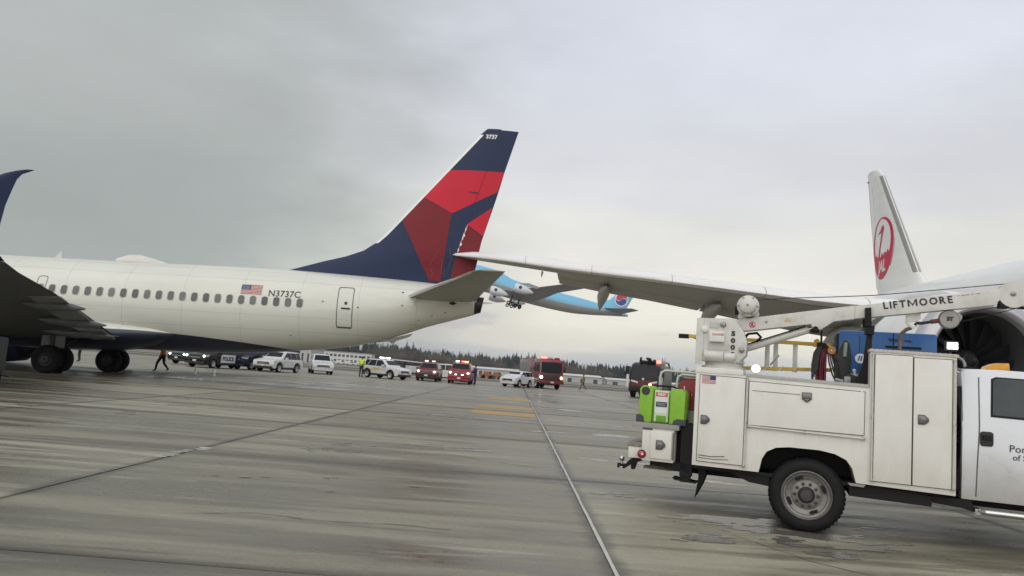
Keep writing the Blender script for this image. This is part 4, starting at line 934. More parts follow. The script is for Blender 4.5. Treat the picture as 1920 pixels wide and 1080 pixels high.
b = B(); b.lathe((-1.185, .05, 1.91), (1, 0, -.03), [(0, .03), (0, .065), (.03, .072), (.03, .062), (.20, .064), (.22, .05), (.23, .03)], 20, cap=True); b.lathe((-.955, .05, 1.905), (1, 0, -.03), [(0, .03), (0, .052), (.11, .054), (.125, .04), (.13, .01)], 18, cap=True); b.build('slew_motor', CRW, mast, smooth=50)
for (x, z, r, nm) in ((-.99, 2.292, .032, 'pivot_pin'), (-.765, 1.998, .030, 'pivot_pin'), (-1.205, 2.225, .042, 'beacon_cap')):
    b = B(); b.lathe((x, .10, z), (0, -1, 0), [(0, r * 1.1), (.015, r * 1.1), (.02, r), (.035, r * .8), (.042, .002)], 18); b.build(nm, GREY if nm == 'pivot_pin' else TW, mast)
b = B(); b.box(-1.15, -1.04, .09, .10, 2.25, 2.32); b.box(-1.16, -.90, .094, .10, 1.985, 2.06); b.build('access_plate', mat('plate_grey', (.5, .5, .48), .5, var=.1), mast)
for k, c in enumerate('5000'):
    g = text2d(c, .088, .006, align='CENTER'); decal(place2d(g, -.868, 2.165 - k * .083, 1.05, .85), side_fn(.097), 'number', INK, mast)
ut = Vector((1, 0, .1745)).normalized()                       # boom direction in x/z
def bp(x): return 2.433 + (x + .485) * .1715
def bq(x): return 2.28 + (x + .479) * .167
# boom: inner box, bracket foot, outer box
b = B(); b.prism([(-.87, 2.215), (-.005, bq(0) - .004), (.03, 2.292), (.088, 2.284), (.24, bq(.24)), (.46, bq(.46)), (.46, bp(.46)), (-.87, 2.365)], .19, .385, 'y', bev=.006); boom = b.build('crane_boom', CRW, tr, smooth=30)
b = B(); b.prism([(.462, bq(.46) + .006), (1.86, bq(1.86) - .012), (1.905, bq(1.86) + .06), (1.90, bp(1.9) - .0), (.462, bp(.46) - .006)], .197, .378, 'y', bev=.006); bo2 = b.build('outer_boom', CRW, boom, smooth=30)
th_ = math.atan(.145); xo = 0.0
for ch in 'LIFTMOORE':
    g = text2d(ch, .112, .0042) if ch != 'M' else poly2d([(0, 0), (.021, 0), (.021, .056), (.005, .079), (0, .079)], [(.088, 0), (.109, 0), (.109, .079), (.104, .079), (.088, .056)], [(.005, .079), (.021, .079), (.0545, .027), (.0545, .001)], [(.104, .079), (.0545, .001), (.0545, .027), (.088, .079)]); mnx = min(p[0] for p in g[0]); mxx = max(p[0] for p in g[0]); sw = .92
    g = ([((x - mnx) * sw + xo, y) for x, y in g[0]], g[1]); xo += (mxx - mnx) * sw + .0175
    decal(place2d(g, .760, 2.568, 1, .98, th_), side_fn(.1955), 'boom_lettering', INK, bo2)
decal(place2d(text2d('- ----- -- ---', .05, .002), 1.50, 2.735, 1, 1, math.atan(.17)), side_fn(.195), 'warning_text', mat('faded_red_lettering', (.5, .18, .18), .5), bo2)
sc_c = (-.66, 2.315)
sg_ = decal(poly2d([(-.735, 2.262), (-.585, 2.287), (-.585, 2.375), (-.735, 2.352)]), side_fn(.188), 'warning_sign', mat('sign_pink_white', (.68, .58, .57), .5, var=.06), boom)
decal(ring2d(circle2d(*sc_c, .038), circle2d(*sc_c, .030)), side_fn(.1865), 'sign_ring', FLAGRED, sg_)
decal(poly2d([(-.690, 2.335), (-.682, 2.343), (-.630, 2.295), (-.638, 2.287)]), side_fn(.186), 'sign_slash', FLAGRED, sg_)
decal(poly2d([(-.662, 2.34), (-.652, 2.34), (-.652, 2.318), (-.645, 2.29), (-.655, 2.29), (-.662, 2.31), (-.675, 2.29), (-.684, 2.295), (-.668, 2.32)]), side_fn(.1868), 'sign_figure', INK, sg_)
decal(poly2d([(-.30, 2.36), (-.22, 2.374), (-.22, 2.42), (-.30, 2.406)]), side_fn(.188), 'caution_label', mat('label_buff', (.6, .5, .3), .5, var=.5, scale=60), boom)
b = B(); b.lathe((-.50, .19, 2.36), (0, -1, 0), [(0, .018), (.008, .016), (.01, .002)], 12); b.build('bolt', GREY, boom)
b = B(); b.box(.0, .09, .165, .41, 2.27, 2.30, bev=.005); b.lathe((.045, .15, 2.30), (0, 1, 0), [(0, .03), (.28, .03)], 14, cap=True); b.build('cylinder_bracket', CHAS, boom)
# winch drum on the boom
b = B(); b.prism([(-.83, 2.385), (-.60, 2.425), (-.59, 2.47), (-.64, 2.57), (-.80, 2.545)], .16, .185, 'y', bev=.004); b.build('winch_plate', CRW, tr); b = B(); b.prism([(-.83, 2.385), (-.60, 2.425), (-.59, 2.47), (-.64, 2.57), (-.80, 2.545)], .40, .42, 'y', bev=.004); wn = b.build('winch', CRW, boom)
b = B(); b.lathe((-.713, .18, 2.532), (0, -1, 0), [(0, .118), (.02, .128), (.075, .128), (.085, .105), (.095, .095), (.15, .09), (.165, .07), (.17, .01)], 28); b.build('winch_motor', CRW, wn, smooth=40)
b = B(); b.lathe((-.713, .18, 2.532), (0, 1, 0), [(0, .12), (.02, .12), (.025, .085), (.21, .085), (.215, .12), (.235, .12), (.24, .02)], 28); b.build('winch_drum', DARK, wn)
b = B()
for k in range(6): a = k * PI / 3; b.lathe((-.713 + .112 * math.cos(a), .10, 2.532 + .112 * math.sin(a)), (0, -1, 0), [(0, .013), (.014, .012), (.016, .002)], 8)
tag(b.build('winch_bolts', GREY, wn), kind='stuff')
b = B(); b.box(-.865, -.82, .17, .22, 2.43, 2.53); b.build('motor_cover', CHAS, wn)
b = B(); b.tube([(-.66, .29, 2.62), (-.264, .29, 2.665), (.2, .29, 2.695), (.664, .29, 2.732), (1.3, .29, 2.815), (1.976, .29, 2.908)], .0055, 6); b.build('hoist_cable', DARK, boom)
# lift cylinder
b = B(); b.tube([(-.74, .29, 2.025), (-.70, .29, 2.043), (-.045, .29, 2.293), (-.03, .29, 2.30)], [.03, .047, .047, .043], 18); lc = b.build('lift_cylinder', CRW, boom)
b = B(); b.cyl((-.03, .29, 2.30), (.06, .29, 2.334), .02); b.build('piston_rod', CHROME, lc)
b = B(); b.tube([(-.70, .235, 2.085), (-.06, .235, 2.332)], .008, 6); b.tube([(-.78, .2, 2.10), (-.70, .14, 2.20), (-.60, .14, 2.215), (-.555, .17, 2.17), (-.60, .2, 2.12)], .016, 8); b.build('hydraulic_hose', BLACK, lc)
# head sheave
b = B(); b.lathe((2.03, .20, 2.78), (0, 1, 0), [(0, .01), (0, .142), (.012, .146), (.024, .142), (.03, .10), (.11, .10), (.116, .142), (.128, .146), (.14, .142), (.14, .01)], 36); hs = b.build('head_sheave', CRW, bo2, smooth=40)
b = B(); b.lathe((2.025, .20, 2.79), (0, -1, 0), [(0, .028), (.012, .026), (.016, .018), (.02, .002)], 14); b.prism([(1.87, 2.70), (1.98, 2.725), (1.98, 2.82), (1.87, 2.80)], .20, .34, 'y', bev=.004); b.build('sheave_pin', GREY, hs)
b = B(); b.tube([(1.93, .25, 2.64), (1.99, .25, 2.655), (2.4, .25, 2.62)], .018, 8); b.box(1.90, 1.99, .2, .33, 2.63, 2.69, bev=.008); b.build('anti_two_block', CHAS, hs)
# stowed hook block
b = B(); b.prism([(1.00, bq(1.0)), (1.0, 2.43), (1.03, 2.385), (1.08, 2.365), (1.12, 2.385), (1.115, 2.40), (1.08, 2.385), (1.045, 2.40), (1.03, 2.44), (1.125, 2.455), (1.145, 2.47), (1.145, bq(1.145))], .26, .30, 'y'); b.build('hook_keeper', CRW, bo2)
b = B(); b.lathe((1.43, .24, 2.487), (0, 1, 0), [(0, .02), (0, .095), (.012, .105), (.03, .105), (.034, .08), (.066, .08), (.07, .105), (.088, .105), (.1, .095), (.1, .02)], 28); b.prism([(1.40, 2.42), (1.52, 2.44), (1.555, 2.50), (1.555, 2.535), (1.52, 2.56), (1.40, 2.56)], .25, .33, 'y', bev=.01); hk = b.build('hook_block', mat('block_grey', (.30, .29, .27), .45, metal=.5, var=.2, scale=12), bo2, smooth=40)
b = B(); b.tube([(1.33, .29, 2.468), (1.25, .29, 2.452)], .026, 10); b.build('swivel', mat('swivel_maroon', (.12, .03, .04), .5, var=.3, scale=20), hk)
b = B(); b.tube([(1.25, .29, 2.452), (1.16, .29, 2.432), (1.11, .29, 2.43), (1.09, .29, 2.415), (1.11, .29, 2.40)], [.016, .018, .018, .012, .006], 8); b.build('hook', DARK, hk)
decal(place2d(text2d('5T', .06, .004), 1.40, 2.47), side_fn(.238), 'block_marking', INK, hk)
b = B(); b.tube([(1.55, .29, 2.56), (1.75, .29, 2.612), (1.95, .29, 2.66)], .0055, 6); b.tube([(1.55, .3, 2.47), (1.8, .3, 2.545), (2.1, .3, 2.65)], .0045, 6); b.build('hook_cable', DARK, hk)
# boom rest
b = B(); b.prism([(.48, 1.70), (.635, 1.70), (.655, 2.31), (.60, 2.31), (.565, 1.95), (.54, 1.85)], .22, .30, 'y', bev=.004); b.prism([(.585, 2.27), (.665, 2.27), (.67, 2.37), (.58, 2.36)], .16, .40, 'y', bev=.006); b.prism([(.565, 2.36), (.635, 2.36), (.627, 2.575), (.562, 2.565)], .14, .185, 'y', bev=.004); b.prism([(.565, 2.36), (.635, 2.36), (.627, 2.5), (.562, 2.49)], .40, .43, 'y', bev=.004); b.build('boom_rest', CHAS, tr, smooth=20)
# lights on the body
b = B(); b.box(1.39, 1.525, .24, .33, 2.135, 2.245, bev=.015); wl = b.build('work_light', DARK, tr)
b = B(); b.box(1.405, 1.51, .225, .242, 2.152, 2.228, bev=.004); b.build('lens', mat('floodlight_glow', (1, .98, .88), .3, var=0, emit=1.3), wl)
for i in range(4):
    for j in range(2):
        b = B(); b.lathe((1.4205 + i * .025, .224, 2.172 + j * .036), (0, -1, 0), [(0, .012), (.004, .010), (.006, .001)], 10); b.build('diode', mat('diode_glow', (1, .99, .93), .3, var=0, emit=14), wl)
b = B(); b.cyl((1.45, .3, 2.09), (1.45, .3, 2.14), .015); b.build('bracket', DARK, wl)
b = B(); b.lathe((-.594, .10, 1.788), (0, -1, 0), [(-.05, .03), (-.03, .05), (.0, .058), (.02, .056), (.03, .04), (.034, .002)], 20); b.cyl((-.594, .13, 1.70), (-.594, .13, 1.75), .01); wl2 = b.build('marker_light', TW, tr)
b = B(); b.lathe((-.594, .08, 1.788), (0, -1, 0), [(0.015, .05), (.022, .03), (.024, .002)], 20); b.build('lens', mat('round_lamp_glow', (1, .98, .95), .3, var=0, emit=.75), wl2)
# rails, wheels, underside
b = B(); b.box(-1.85, 3.9, .55, .70, .45, .62); b.box(-1.85, 3.9, 1.5, 1.65, .45, .62); b.prism([(-.95, .60), (-.4, .60), (-.4, .45), (-.62, .47)], .12, .5, 'y'); b.prism([(.44, .60), (1.25, .55), (1.25, .44), (.44, .455)], .08, .5, 'y'); b.prism([(1.25, .55), (1.62, .55), (1.70, .42), (1.55, .46), (1.27, .48)], .12, .5, 'y'); b.box(-1.27, 1.40, .1, 2.1, .56, .60); b.build('chassis', CHAS, tr, smooth=0)
b = B(); b.prism([(-.55, .62), (-.55, .95), (.55, .95), (.55, .62)], .50, .54, 'y'); b.lathe((0, .3, .41), (0, 1, 0), [(0, .12), (1.6, .12)], 16, cap=True); b.sphere((0, 1.1, .41), .2); b.build('rear_axle', CHAS, tr)
b = B(); b.box(.50, .60, .05, .2, .60, .64, bev=.005); b.prism([(.42, .60), (.60, .60), (.58, .57), (.44, .575)], .02, .06, 'y'); b.build('bracket', GREY, tr)
def wheel(x, y, z, par, R=.408, side=-1):
    tb = B(); tb.lathe((x, y, z), (0, side, 0), [(-.30, .26), (-.30, .34), (-.29, .375), (-.26, .398), (-.22, R), (-.09, R), (-.045, .398), (-.015, .375), (0, .345), (.004, .31), (-.008, .275), (-.02, .262)], 64); w = tb.build('wheel', mat('tyre_rubber', (.014, .014, .0145), .7, spec=.2, var=.3, scale=18, bump=.15), par, smooth=40)
    tb = B()
    for k in range(48):
        a = 2 * PI * k / 48; M_ = Matrix.Translation((x, y, z)) @ Matrix.Rotation(a, 4, 'Y')
        tb.box(-.012, .012, .05 * 1, .16, R - .006, R + .004, M=M_); tb.box(-.012, .012, .19, .27, R - .006, R + .004, M=M_)
    tag(tb.build('tread', BLACK, w, smooth=0), kind='stuff')
    tb = B(); tb.lathe((x, y, z), (0, side, 0), [(-.03, .27), (-.006, .272), (.004, .262), (-.01, .25), (-.03, .243), (-.035, .225), (-.055, .215), (-.065, .185), (-.07, .165), (-.06, .15), (-.052, .10), (-.05, .09)], 64)
    rim = tb.build('rim', mat('rim_steel', (.24, .23, .21), .45, metal=.45, var=.25, scale=9, dirt=(.08, .07, .06), dirt_amt=.75, dirt_scale=6), w, smooth=40)
    tb = B()
    for k in range(4):
        a = PI / 4 + k * PI / 2 + .35; M_ = Matrix.Translation((x, y + side * -.058, z)) @ Matrix.Rotation(a, 4, 'Y'); tb.prism([(-.05, .19), (-.035, .178), (.035, .178), (.05, .19), (.035, .212), (-.035, .212)], -.012, .004, 'y', M=M_)
    tb.build('hand_hole', CHAS, rim)
    tb = B(); tb.lathe((x, y, z), (0, side, 0), [(-.055, .095), (-.02, .075), (.0, .07), (.012, .06), (.014, .002)], 28); hub = tb.build('hub', mat('hub_dark', (.07, .068, .065), .5, metal=.5, var=.3, scale=12), rim, smooth=40)
    tb = B()
    for k in range(10):
        a = 2 * PI * k / 10; tb.lathe((x + .125 * math.cos(a), y - side * .055, z + .125 * math.sin(a)), (0, side, 0), [(0, .018), (.022, .017), (.027, .012), (.03, .001)], 8)
    tag(tb.build('lug_nuts', mat('hub_dark', (.07, .07, .07), .5), rim), kind='stuff')
wheel(0, .03, .408, tr); wheel(0, WD - .03, .408, tr, side=1); wheel(3.55, .06, .408, tr); wheel(3.55, WD - .06, .408, tr, side=1)
b = B(); b.lathe((0, .40, .408), (0, 1, 0), [(0, .25), (0, .38), (.05, .40), (.2, .40), (.25, .36)], 40); b.lathe((0, 1.58, .408), (0, 1, 0), [(0, .36), (0, .38), (.05, .40), (.2, .40), (.25, .36)], 40); b.build('inner_tyre', BLACK, tr)
# mud flaps, outrigger, hitch, rear box
for P, nm in (([(-1.205, .60), (-1.115, .60), (-1.125, .48), (-1.165, .36), (-1.235, .21), (-1.225, .27), (-1.20, .45)], .12), ([(-1.0, .60), (-.955, .60), (-.965, .5), (-1.0, .36), (-1.008, .36), (-1.0, .47)], 1.55)):
    b = B(); b.prism(P, nm, nm + .42, 'y'); b.build('mud_flap', BLACK, tr)
b = B(); b.box(-1.425, -1.285, .12, .26, .45, 1.08, bev=.004); b.box(-1.415, -1.30, .13, .25, .38, .46); b.prism([(-1.50, .425), (-1.47, .40), (-1.22, .385), (-1.21, .405), (-1.25, .40), (-1.45, .418)], .06, .32, 'y'); b.box(-1.5, -1.27, .26, 2.0, .58, 1.0); b.build('outrigger', CHAS, tr, smooth=0)
b = B(); b.box(-1.87, -1.49, .0, .62, .60, .995, bev=.008); rb = b.build('rear_box', TW, tr)
b = B(); b.box(-1.765, -1.515, -.02, .0, .635, .965, bev=.006); rd = b.build('door', TW, rb)
latch(-1.652, .80, rd, .066, -.02)
b = B(); b.box(-1.50, -1.485, -.024, -.004, .64, .96); b.box(-1.87, -1.75, -.006, .0, .965, .985); b.build('trim', GAP, rb)
b = B(); b.box(-2.04, -1.87, .05, 1.9, .61, .745, bev=.01); bm_ = b.build('step_bumper', TW, tr)
b = B(); b.box(-2.05, -1.865, .04, 1.9, .745, .80, bev=.008); b.build('tread_plate', mat('worn_tread', (.26, .23, .2), .6, metal=.3, var=.4, scale=25), bm_)
b = B(); b.lathe((-1.865, -.012, .672), (0, -1, 0), [(-.03, .05), (.004, .05), (.012, .044)], 20); tl = b.build('tail_light', CHAS, bm_)
b = B(); b.lathe((-1.865, -.016, .672), (0, -1, 0), [(0, .043), (.018, .036), (.026, .02), (.028, .002)], 20); b.build('lens', mat('tail_lens_red', (.30, .01, .03), .15, var=0, coat=1.0), tl)
b = B(); b.lathe((-1.855, -.034, .672), (0, -1, 0), [(0, .018), (.012, .01), (.014, .001)], 12); b.build('bulb', mat('tail_bulb', (1, .15, .3), .3, var=0, emit=1.2), tl)
b = B(); b.prism([(-2.36, .42), (-2.26, .41), (-2.18, .50), (-2.04, .56), (-2.04, .48), (-2.10, .46), (-2.13, .36), (-2.17, .36), (-2.18, .42), (-2.26, .36), (-2.36, .36)], 1.0, 1.09, 'y'); b.box(-2.05, -1.28, .95, 1.14, .52, .605); b.prism([(-1.80, .60), (-1.28, .60), (-1.28, .50), (-1.6, .52)], .12, 1.9, 'y'); b.lathe((-1.72, .1, .575), (0, 1, 0), [(0, .04), (.1, .04)], 12, cap=True); ht = b.build('hitch', CHAS, tr)
b = B(); b.sphere((-2.31, 1.045, .485), .038); b.lathe((-2.31, 1.045, .355), (0, 0, 1), [(0, .05), (.03, .05), (.04, .02), (.12, .018)], 16); b.build('hitch_ball', CHROME, ht)
b = B(); b.box(-1.90, -1.55, .35, .5, .465, .495, bev=.01); b.box(-1.80, -1.62, .36, .49, .495, .51); b.build('hitch_pin_plate', mat('rusty_tan', (.2, .17, .12), .7, var=.5, scale=30), ht)
b = B(); b.box(-2.0, -1.44, -.02, .60, .988, 1.046, bev=.006); b.build('rear_shelf', mat('shelf_grey', (.30, .29, .27), .5, var=.15), tr)
b = B()
for o_ in ((-1.768, 1.70, -1.60), (-1.552, 1.665, -1.40)):
    b.tube([(o_[0], .50, 1.04), (o_[0], .50, o_[1] - .09), (o_[0] + .012, .50, o_[1] - .03), (o_[0] + .06, .50, o_[1]), (-1.27, .50, o_[1] - .008 + (.0 if o_[0] < -1.7 else 0))], .019, 10)
b.build('grab_rail', mat('galvanised_pipe', (.52, .52, .5), .4, metal=.5, var=.12, scale=10), tr, smooth=60)
b = B(); b.tube([(-1.55, .9, 1.04), (-1.50, .9, 1.7), (-1.3, .9, 1.75)], .008, 6); b.build('cable', CHAS, tr)
# cab ------------------------------------------------------------------------
CW0, CW1 = .10, 2.10
def cabring(x, zt, zb, inset): # rounded section
    y0, y1 = CW0, CW1; yi0, yi1 = y0 + inset, y1 - inset; zm = 1.38
    return [(x, y0 + .02, zb), (x, y0, zb + .25), (x, y0 - .012, zm - .1), (x, y0 + .01, zm), (x, yi0, zt - .10), (x, yi0 + .05, zt - .02), (x, (y0 + y1) / 2, zt + .012), (x, yi1 - .05, zt - .02), (x, yi1, zt - .10), (x, y1 - .01, zm), (x, y1 + .012, zm - .1), (x, y1, zb + .25), (x, y1 - .02, zb)]
b = B(); b.loft([cabring(x, zt, .56, i) for x, zt, i in ((1.535, 1.86, .13), (1.545, 1.92, .10), (1.60, 1.965, .085), (1.9, 1.975, .085), (2.6, 1.96, .09), (2.72, 1.93, .1))]); cab = b.build('cab', CABW, tr, smooth=40)
b = B(); b.loft([[(x, CW0 + .02, .56), (x, CW0, .8), (x, CW0 + .0, zt - .12), (x, CW0 + .10, zt), (x, CW1 - .10, zt), (x, CW1, zt - .12), (x, CW1, .8), (x, CW1 - .02, .56)] for x, zt in ((2.72, 1.42), (3.2, 1.38), (4.1, 1.30), (4.28, 1.22))]); b.build('bonnet', CABW, cab, smooth=40)
b = B(); b.quad((2.725, .22, 1.42), (2.725, 1.98, 1.42), (2.735, 1.9, 1.90), (2.735, .30, 1.90)); b.build('windscreen', GLASS, cab)
b = B(); b.box(4.28, 4.36, .1, 2.1, .5, .75, bev=.02); b.box(4.28, 4.31, .5, 1.7, .8, 1.15); b.build('front_bumper', CHROME, cab)
b = B(); b.prism([(3.05, .5), (3.1, .8), (3.3, .98), (3.8, .98), (4.0, .8), (4.05, .5)], CW0 - .004, CW0 + .3, 'y'); b.build('front_arch', CHAS, cab)
def caby(v):                                                # cab side surface
    if v < .81: return CW0 + .02 - .02 * (v - .56) / .25
    if v < 1.28: return CW0 - .012 * (v - .81) / .47
    if v < 1.38: return CW0 - .012 + .022 * (v - 1.28) / .1
    return CW0 + .01 + .075 * (v - 1.38) / (1.87 - 1.38)
def cf(off): return lambda u, v: (u, caby(v) - off, v)
b = B(); b.tube([(1.668, caby(.6) - .002, .6), (1.675, caby(.9) - .002, .9), (1.69, caby(1.28) - .002, 1.28), (1.695, caby(1.38) - .002, 1.38), (1.70, caby(1.86) - .002, 1.86)], .006, 6); b.build('door_seam', GAP, cab)
wd = [(1.80, 1.445), (2.62, 1.43), (2.62, 1.80), (2.5, 1.865), (1.86, 1.875), (1.815, 1.85)]
dwin = decal(poly2d(wd), cf(.004), 'window_seal', CHAS, cab, cell=.2)
def shrink(p, d):
    cx = sum(q[0] for q in p) / len(p); cy = sum(q[1] for q in p) / len(p); return [(q[0] + (cx - q[0]) * d, q[1] + (cy - q[1]) * d * 1.6) for q in p]
decal(poly2d(shrink(wd, .05)), cf(.008), 'window', mat('cab_window', (.045, .055, .058), .09, var=.45, scale=1.8, spec=.35), dwin, cell=.2)
dh = rrect(1.758, 1.21, .125, .155, .03)
hd = decal(poly2d(dh), cf(.006), 'handle', mat('handle_black', (.015, .015, .016), .35, var=.1), cab, cell=.1)
b = B(); b.box(1.715, 1.80, CW0 - .035, CW0 - .018, 1.195, 1.25, bev=.008); b.build('grip', CHAS, hd)
decal(place2d(text2d('Port', .105, .001), 1.962, 1.098), cf(.004), 'door_lettering', mat('grey_lettering', (.06, .065, .07), .5, var=.1), cab, cell=.2)
decal(place2d(text2d('of Seattle', .085, .001), 1.995, 1.015), cf(.004), 'door_lettering', mat('grey_lettering', (.06, .065, .07), .5), cab, cell=.2)
b = B(); b.tube([(1.69, .02, .456), (1.73, -.0, .458), (2.9, -.0, .458)], [.012, .03, .03], 12); b.box(1.65, 1.70, .05, .2, .42, .48); b.build('side_step', CHROME, cab)
b = B(); b.prism([(1.905, 1.975), (1.93, 2.02), (2.0, 2.055), (2.13, 2.06), (2.135, 1.98)], .78, 1.12, 'y', bev=.01); b.build('beacon', mat('amber_plastic', (.62, .27, .02), .25, var=.12, scale=20, emit=.12), cab)
b = B()
for (x, z, r) in ((1.50, 2.0, .10), (1.515, 1.87, .09)):
    b.tube([(x + r * math.cos(a), .32 + .03 * k, z + r * math.sin(a) * .9) for k, a in ((k, -.3 + k * .45) for k in range(9))], .016, 8)
b.build('cab_hose', mat('hose_grey', (.30, .30, .29), .5, var=.15), tr, smooth=60)
b = B(); b.loft([[(1.47 + .07 * math.sin(PI * t), .16, .65 + 1.1 * t), (1.535, .16, .65 + 1.1 * t), (1.535, .9, .65 + 1.1 * t), (1.47 + .07 * math.sin(PI * t), .9, .65 + 1.1 * t)] for t in (0, .25, .5, .75, 1)]); b.build('cab_back_panel', CHAS, tr)
b = B(); b.tube([(.985, .6, 2.09), (.985, .6, 2.26), (1.0, .6, 2.33), (1.05, .6, 2.38), (1.10, .6, 2.40)], .022, 10); b.build('exhaust_pipe', mat('rust_pipe', (.22, .17, .13), .6, metal=.4, var=.4, scale=14), tr, smooth=60)
b = B(); b.cyl((.915, .6, 2.1), (.915, .6, 2.33), .006); b.build('aerial', CHAS, tr)

# things carried on the truck -------------------------------------------------
def thing_on(name, label, cat, x, y, z, rz=0): return empty(name, matrix=TM @ Matrix.Translation((x, y, z)) @ Matrix.Rotation(rz, 4, 'Z'), label=label, cat=cat)
# portable eyewash tank
EG = mat('lime_plastic', (.23, .48, .03), .42, var=.1, scale=6, coat=.05, dirt=(.17, .34, .05), dirt_amt=.6, dirt_scale=9)
ew = thing_on('eyewash_station', 'lime green plastic tank with a white label on the truck rear shelf', 'eyewash tank', -1.68, .22, 1.046)
b = B(); b.prism([(-.285, .05), (-.25, .0), (.27, .0), (.295, .05), (.30, .37), (.27, .43), (.12, .435), (.10, .40), (-.08, .40), (-.10, .44), (-.24, .45), (-.275, .40)], -.04, .24, 'y', bev=.022); eb = b.build('tank', EG, ew, smooth=40)
b = B(); b.prism([(.105, .0), (.285, .0), (.295, .40), (.25, .435), (.15, .435), (.105, .38)], -.13, -.03, 'y', bev=.035); b.prism([(-.28, .0), (-.115, .0), (-.10, .42), (-.13, .445), (-.24, .445), (-.272, .41)], -.11, -.03, 'y', bev=.03); b.build('tank_lobe', EG, eb, smooth=40)
b = B(); b.box(-.09, .085, -.075, -.035, .02, .40, bev=.01); fr_ = b.build('front_frame', mat('pale_green_frame', (.55, .68, .48), .4, var=.06), eb)
b = B(); b.box(-.06, .06, -.082, -.07, .025, .095, bev=.006); b.build('drain_recess', mat('deep_green', (.13, .32, .02), .5, var=.2, scale=14), fr_)
lb = decal(poly2d([(-.078, .125), (.073, .125), (.073, .385), (-.078, .385)]), lambda u, v: (u, -.0765, v), 'label_panel', mat('label_white', (.70, .71, .70), .4, var=.05), eb)
decal(poly2d([(-.074, .325), (.069, .325), (.069, .378), (-.074, .378)]), lambda u, v: (u, -.078, v), 'label_header', mat('label_red', (.55, .12, .09), .4, var=.1), lb)
decal(place2d(text2d('FIRST', .042, .002, align='CENTER'), -.003, .338), lambda u, v: (u, -.0795, v), 'label_text', WHITEINK, lb)
decal(poly2d([(-.07, .20), (.066, .20), (.066, .262), (-.07, .262)]), lambda u, v: (u, -.078, v), 'label_block', mat('label_navy', (.03, .045, .06), .4, var=.2), lb)
decal(place2d(text2d('EMERGENCY\nEYEWASH', .020, .0006, align='CENTER'), -.003, .236), lambda u, v: (u, -.0795, v), 'label_text', mat('label_grey', (.35, .35, .35), .5), lb)
b = B(); b.lathe((-.195, -.10, .385), (0, -1, 0), [(0, .05), (.02, .05), (.026, .044), (.028, .036), (.022, .034), (.02, .002)], 28); b.build('cap', mat('cap_dark', (.035, .04, .038), .5, var=.1), eb)
b = B(); b.prism([(-.30, -.002), (-.20, -.002), (-.205, .075), (-.25, .095), (-.30, .09)], -.118, .1, 'y', bev=.01); b.prism([(.14, -.002), (.305, -.002), (.305, .07), (.20, .075), (.16, .05)], -.137, .1, 'y', bev=.01); b.build('foot', mat('foot_grey', (.045, .05, .055), .6, var=.1), eb)
b = B(); b.tube([(-.2, .2, .41), (-.1, .2, .455), (.1, .2, .455), (.2, .2, .41)], .012, 8); b.build('strap', CHAS, eb)
# red hose reel behind it
rr_ = thing_on('hose_reel', 'dark red hose reel half hidden behind the lime green tank', 'hose reel', -1.36, .62, 1.0)
b = B(); b.lathe((-.02, -.12, .42), (0, 1, 0), [(0, .02), (0, .19), (.02, .20), (.03, .17), (.2, .17), (.21, .2), (.23, .19), (.23, .02)], 32); rl = b.build('reel', mat('reel_red', (.26, .018, .03), .4, var=.12, scale=5), rr_, smooth=40)
b = B(); b.box(-.1, .06, -.09, .08, .0, .3, bev=.01); b.box(-.12, .06, -.1, .1, .62, .70, bev=.01); b.build('stand', mat('stand_white', (.6, .6, .58), .5, var=.1), rr_)
b = B(); b.tube([(-.10, -.13, .35), (-.09, -.135, .42), (-.10, -.13, .52)], .008, 6); b.build('hose_end', WHITEINK, rl)
# ladder on its edge along the far rack
YF = mat('yellow_fibreglass', (.62, .42, .05), .5, var=.15, scale=5, dirt=(.4, .32, .15), dirt_amt=.5)
ld = thing_on('ladder', 'yellow fibreglass ladder lying on edge across the truck behind the crane', 'ladder', -.65, .78, 1.745)
for z0, z1, x0, x1 in ((.41, .455, -.92, .90), (.035, .08, -.20, .92)):
    b = B(); sl_ = -.012 if z0 > .2 else .045
    b.prism([(x0, z0), (x1, z0 + sl_ * (x1 - x0)), (x1, z1 + sl_ * (x1 - x0)), (x0, z1)], -.012, .03, 'y', bev=.004); r_ = b.build('rail', YF, ld)
    if z0 > .2:
        b = B(); b.box(x0 - .03, x0 + .1, -.02, .04, z0 - .012, z1 + .0, bev=.006); b.prism([(x0 + .14, z0), (x0 + .24, z0), (x0 + .24, z0 - .03)], -.01, .02, 'y'); b.build('ladder_foot', CHAS, r_)
RG = mat('aluminium_rung', (.42, .42, .40), .35, metal=.8, var=.1)
for k, x in enumerate((-.15, .16, .26, .49, .80)):
    b = B(); b.prism([(x - .028, .05), (x + .028, .05), (x + .028, .44), (x - .028, .44)], -.008, .014, 'y', bev=.003); o = b.build('rung', RG, ld)
    if k in (1, 3): pass
for x in (-.02, .15, .33, .50, .68):
    b = B(); b.prism([(x - .03, .045 + .04 * x), (x - .015, .045 + .04 * x), (x + .035, .115 + .04 * x), (x + .02, .115 + .04 * x)], -.03, -.014, 'y'); b.build('rail_clip', mat('clip_white', (.7, .7, .68), .4), ld)
b = B(); b.tube([(.20, .0, .12), (.30, .0, .25)], .012, 6); b.build('brace', RG, ld)
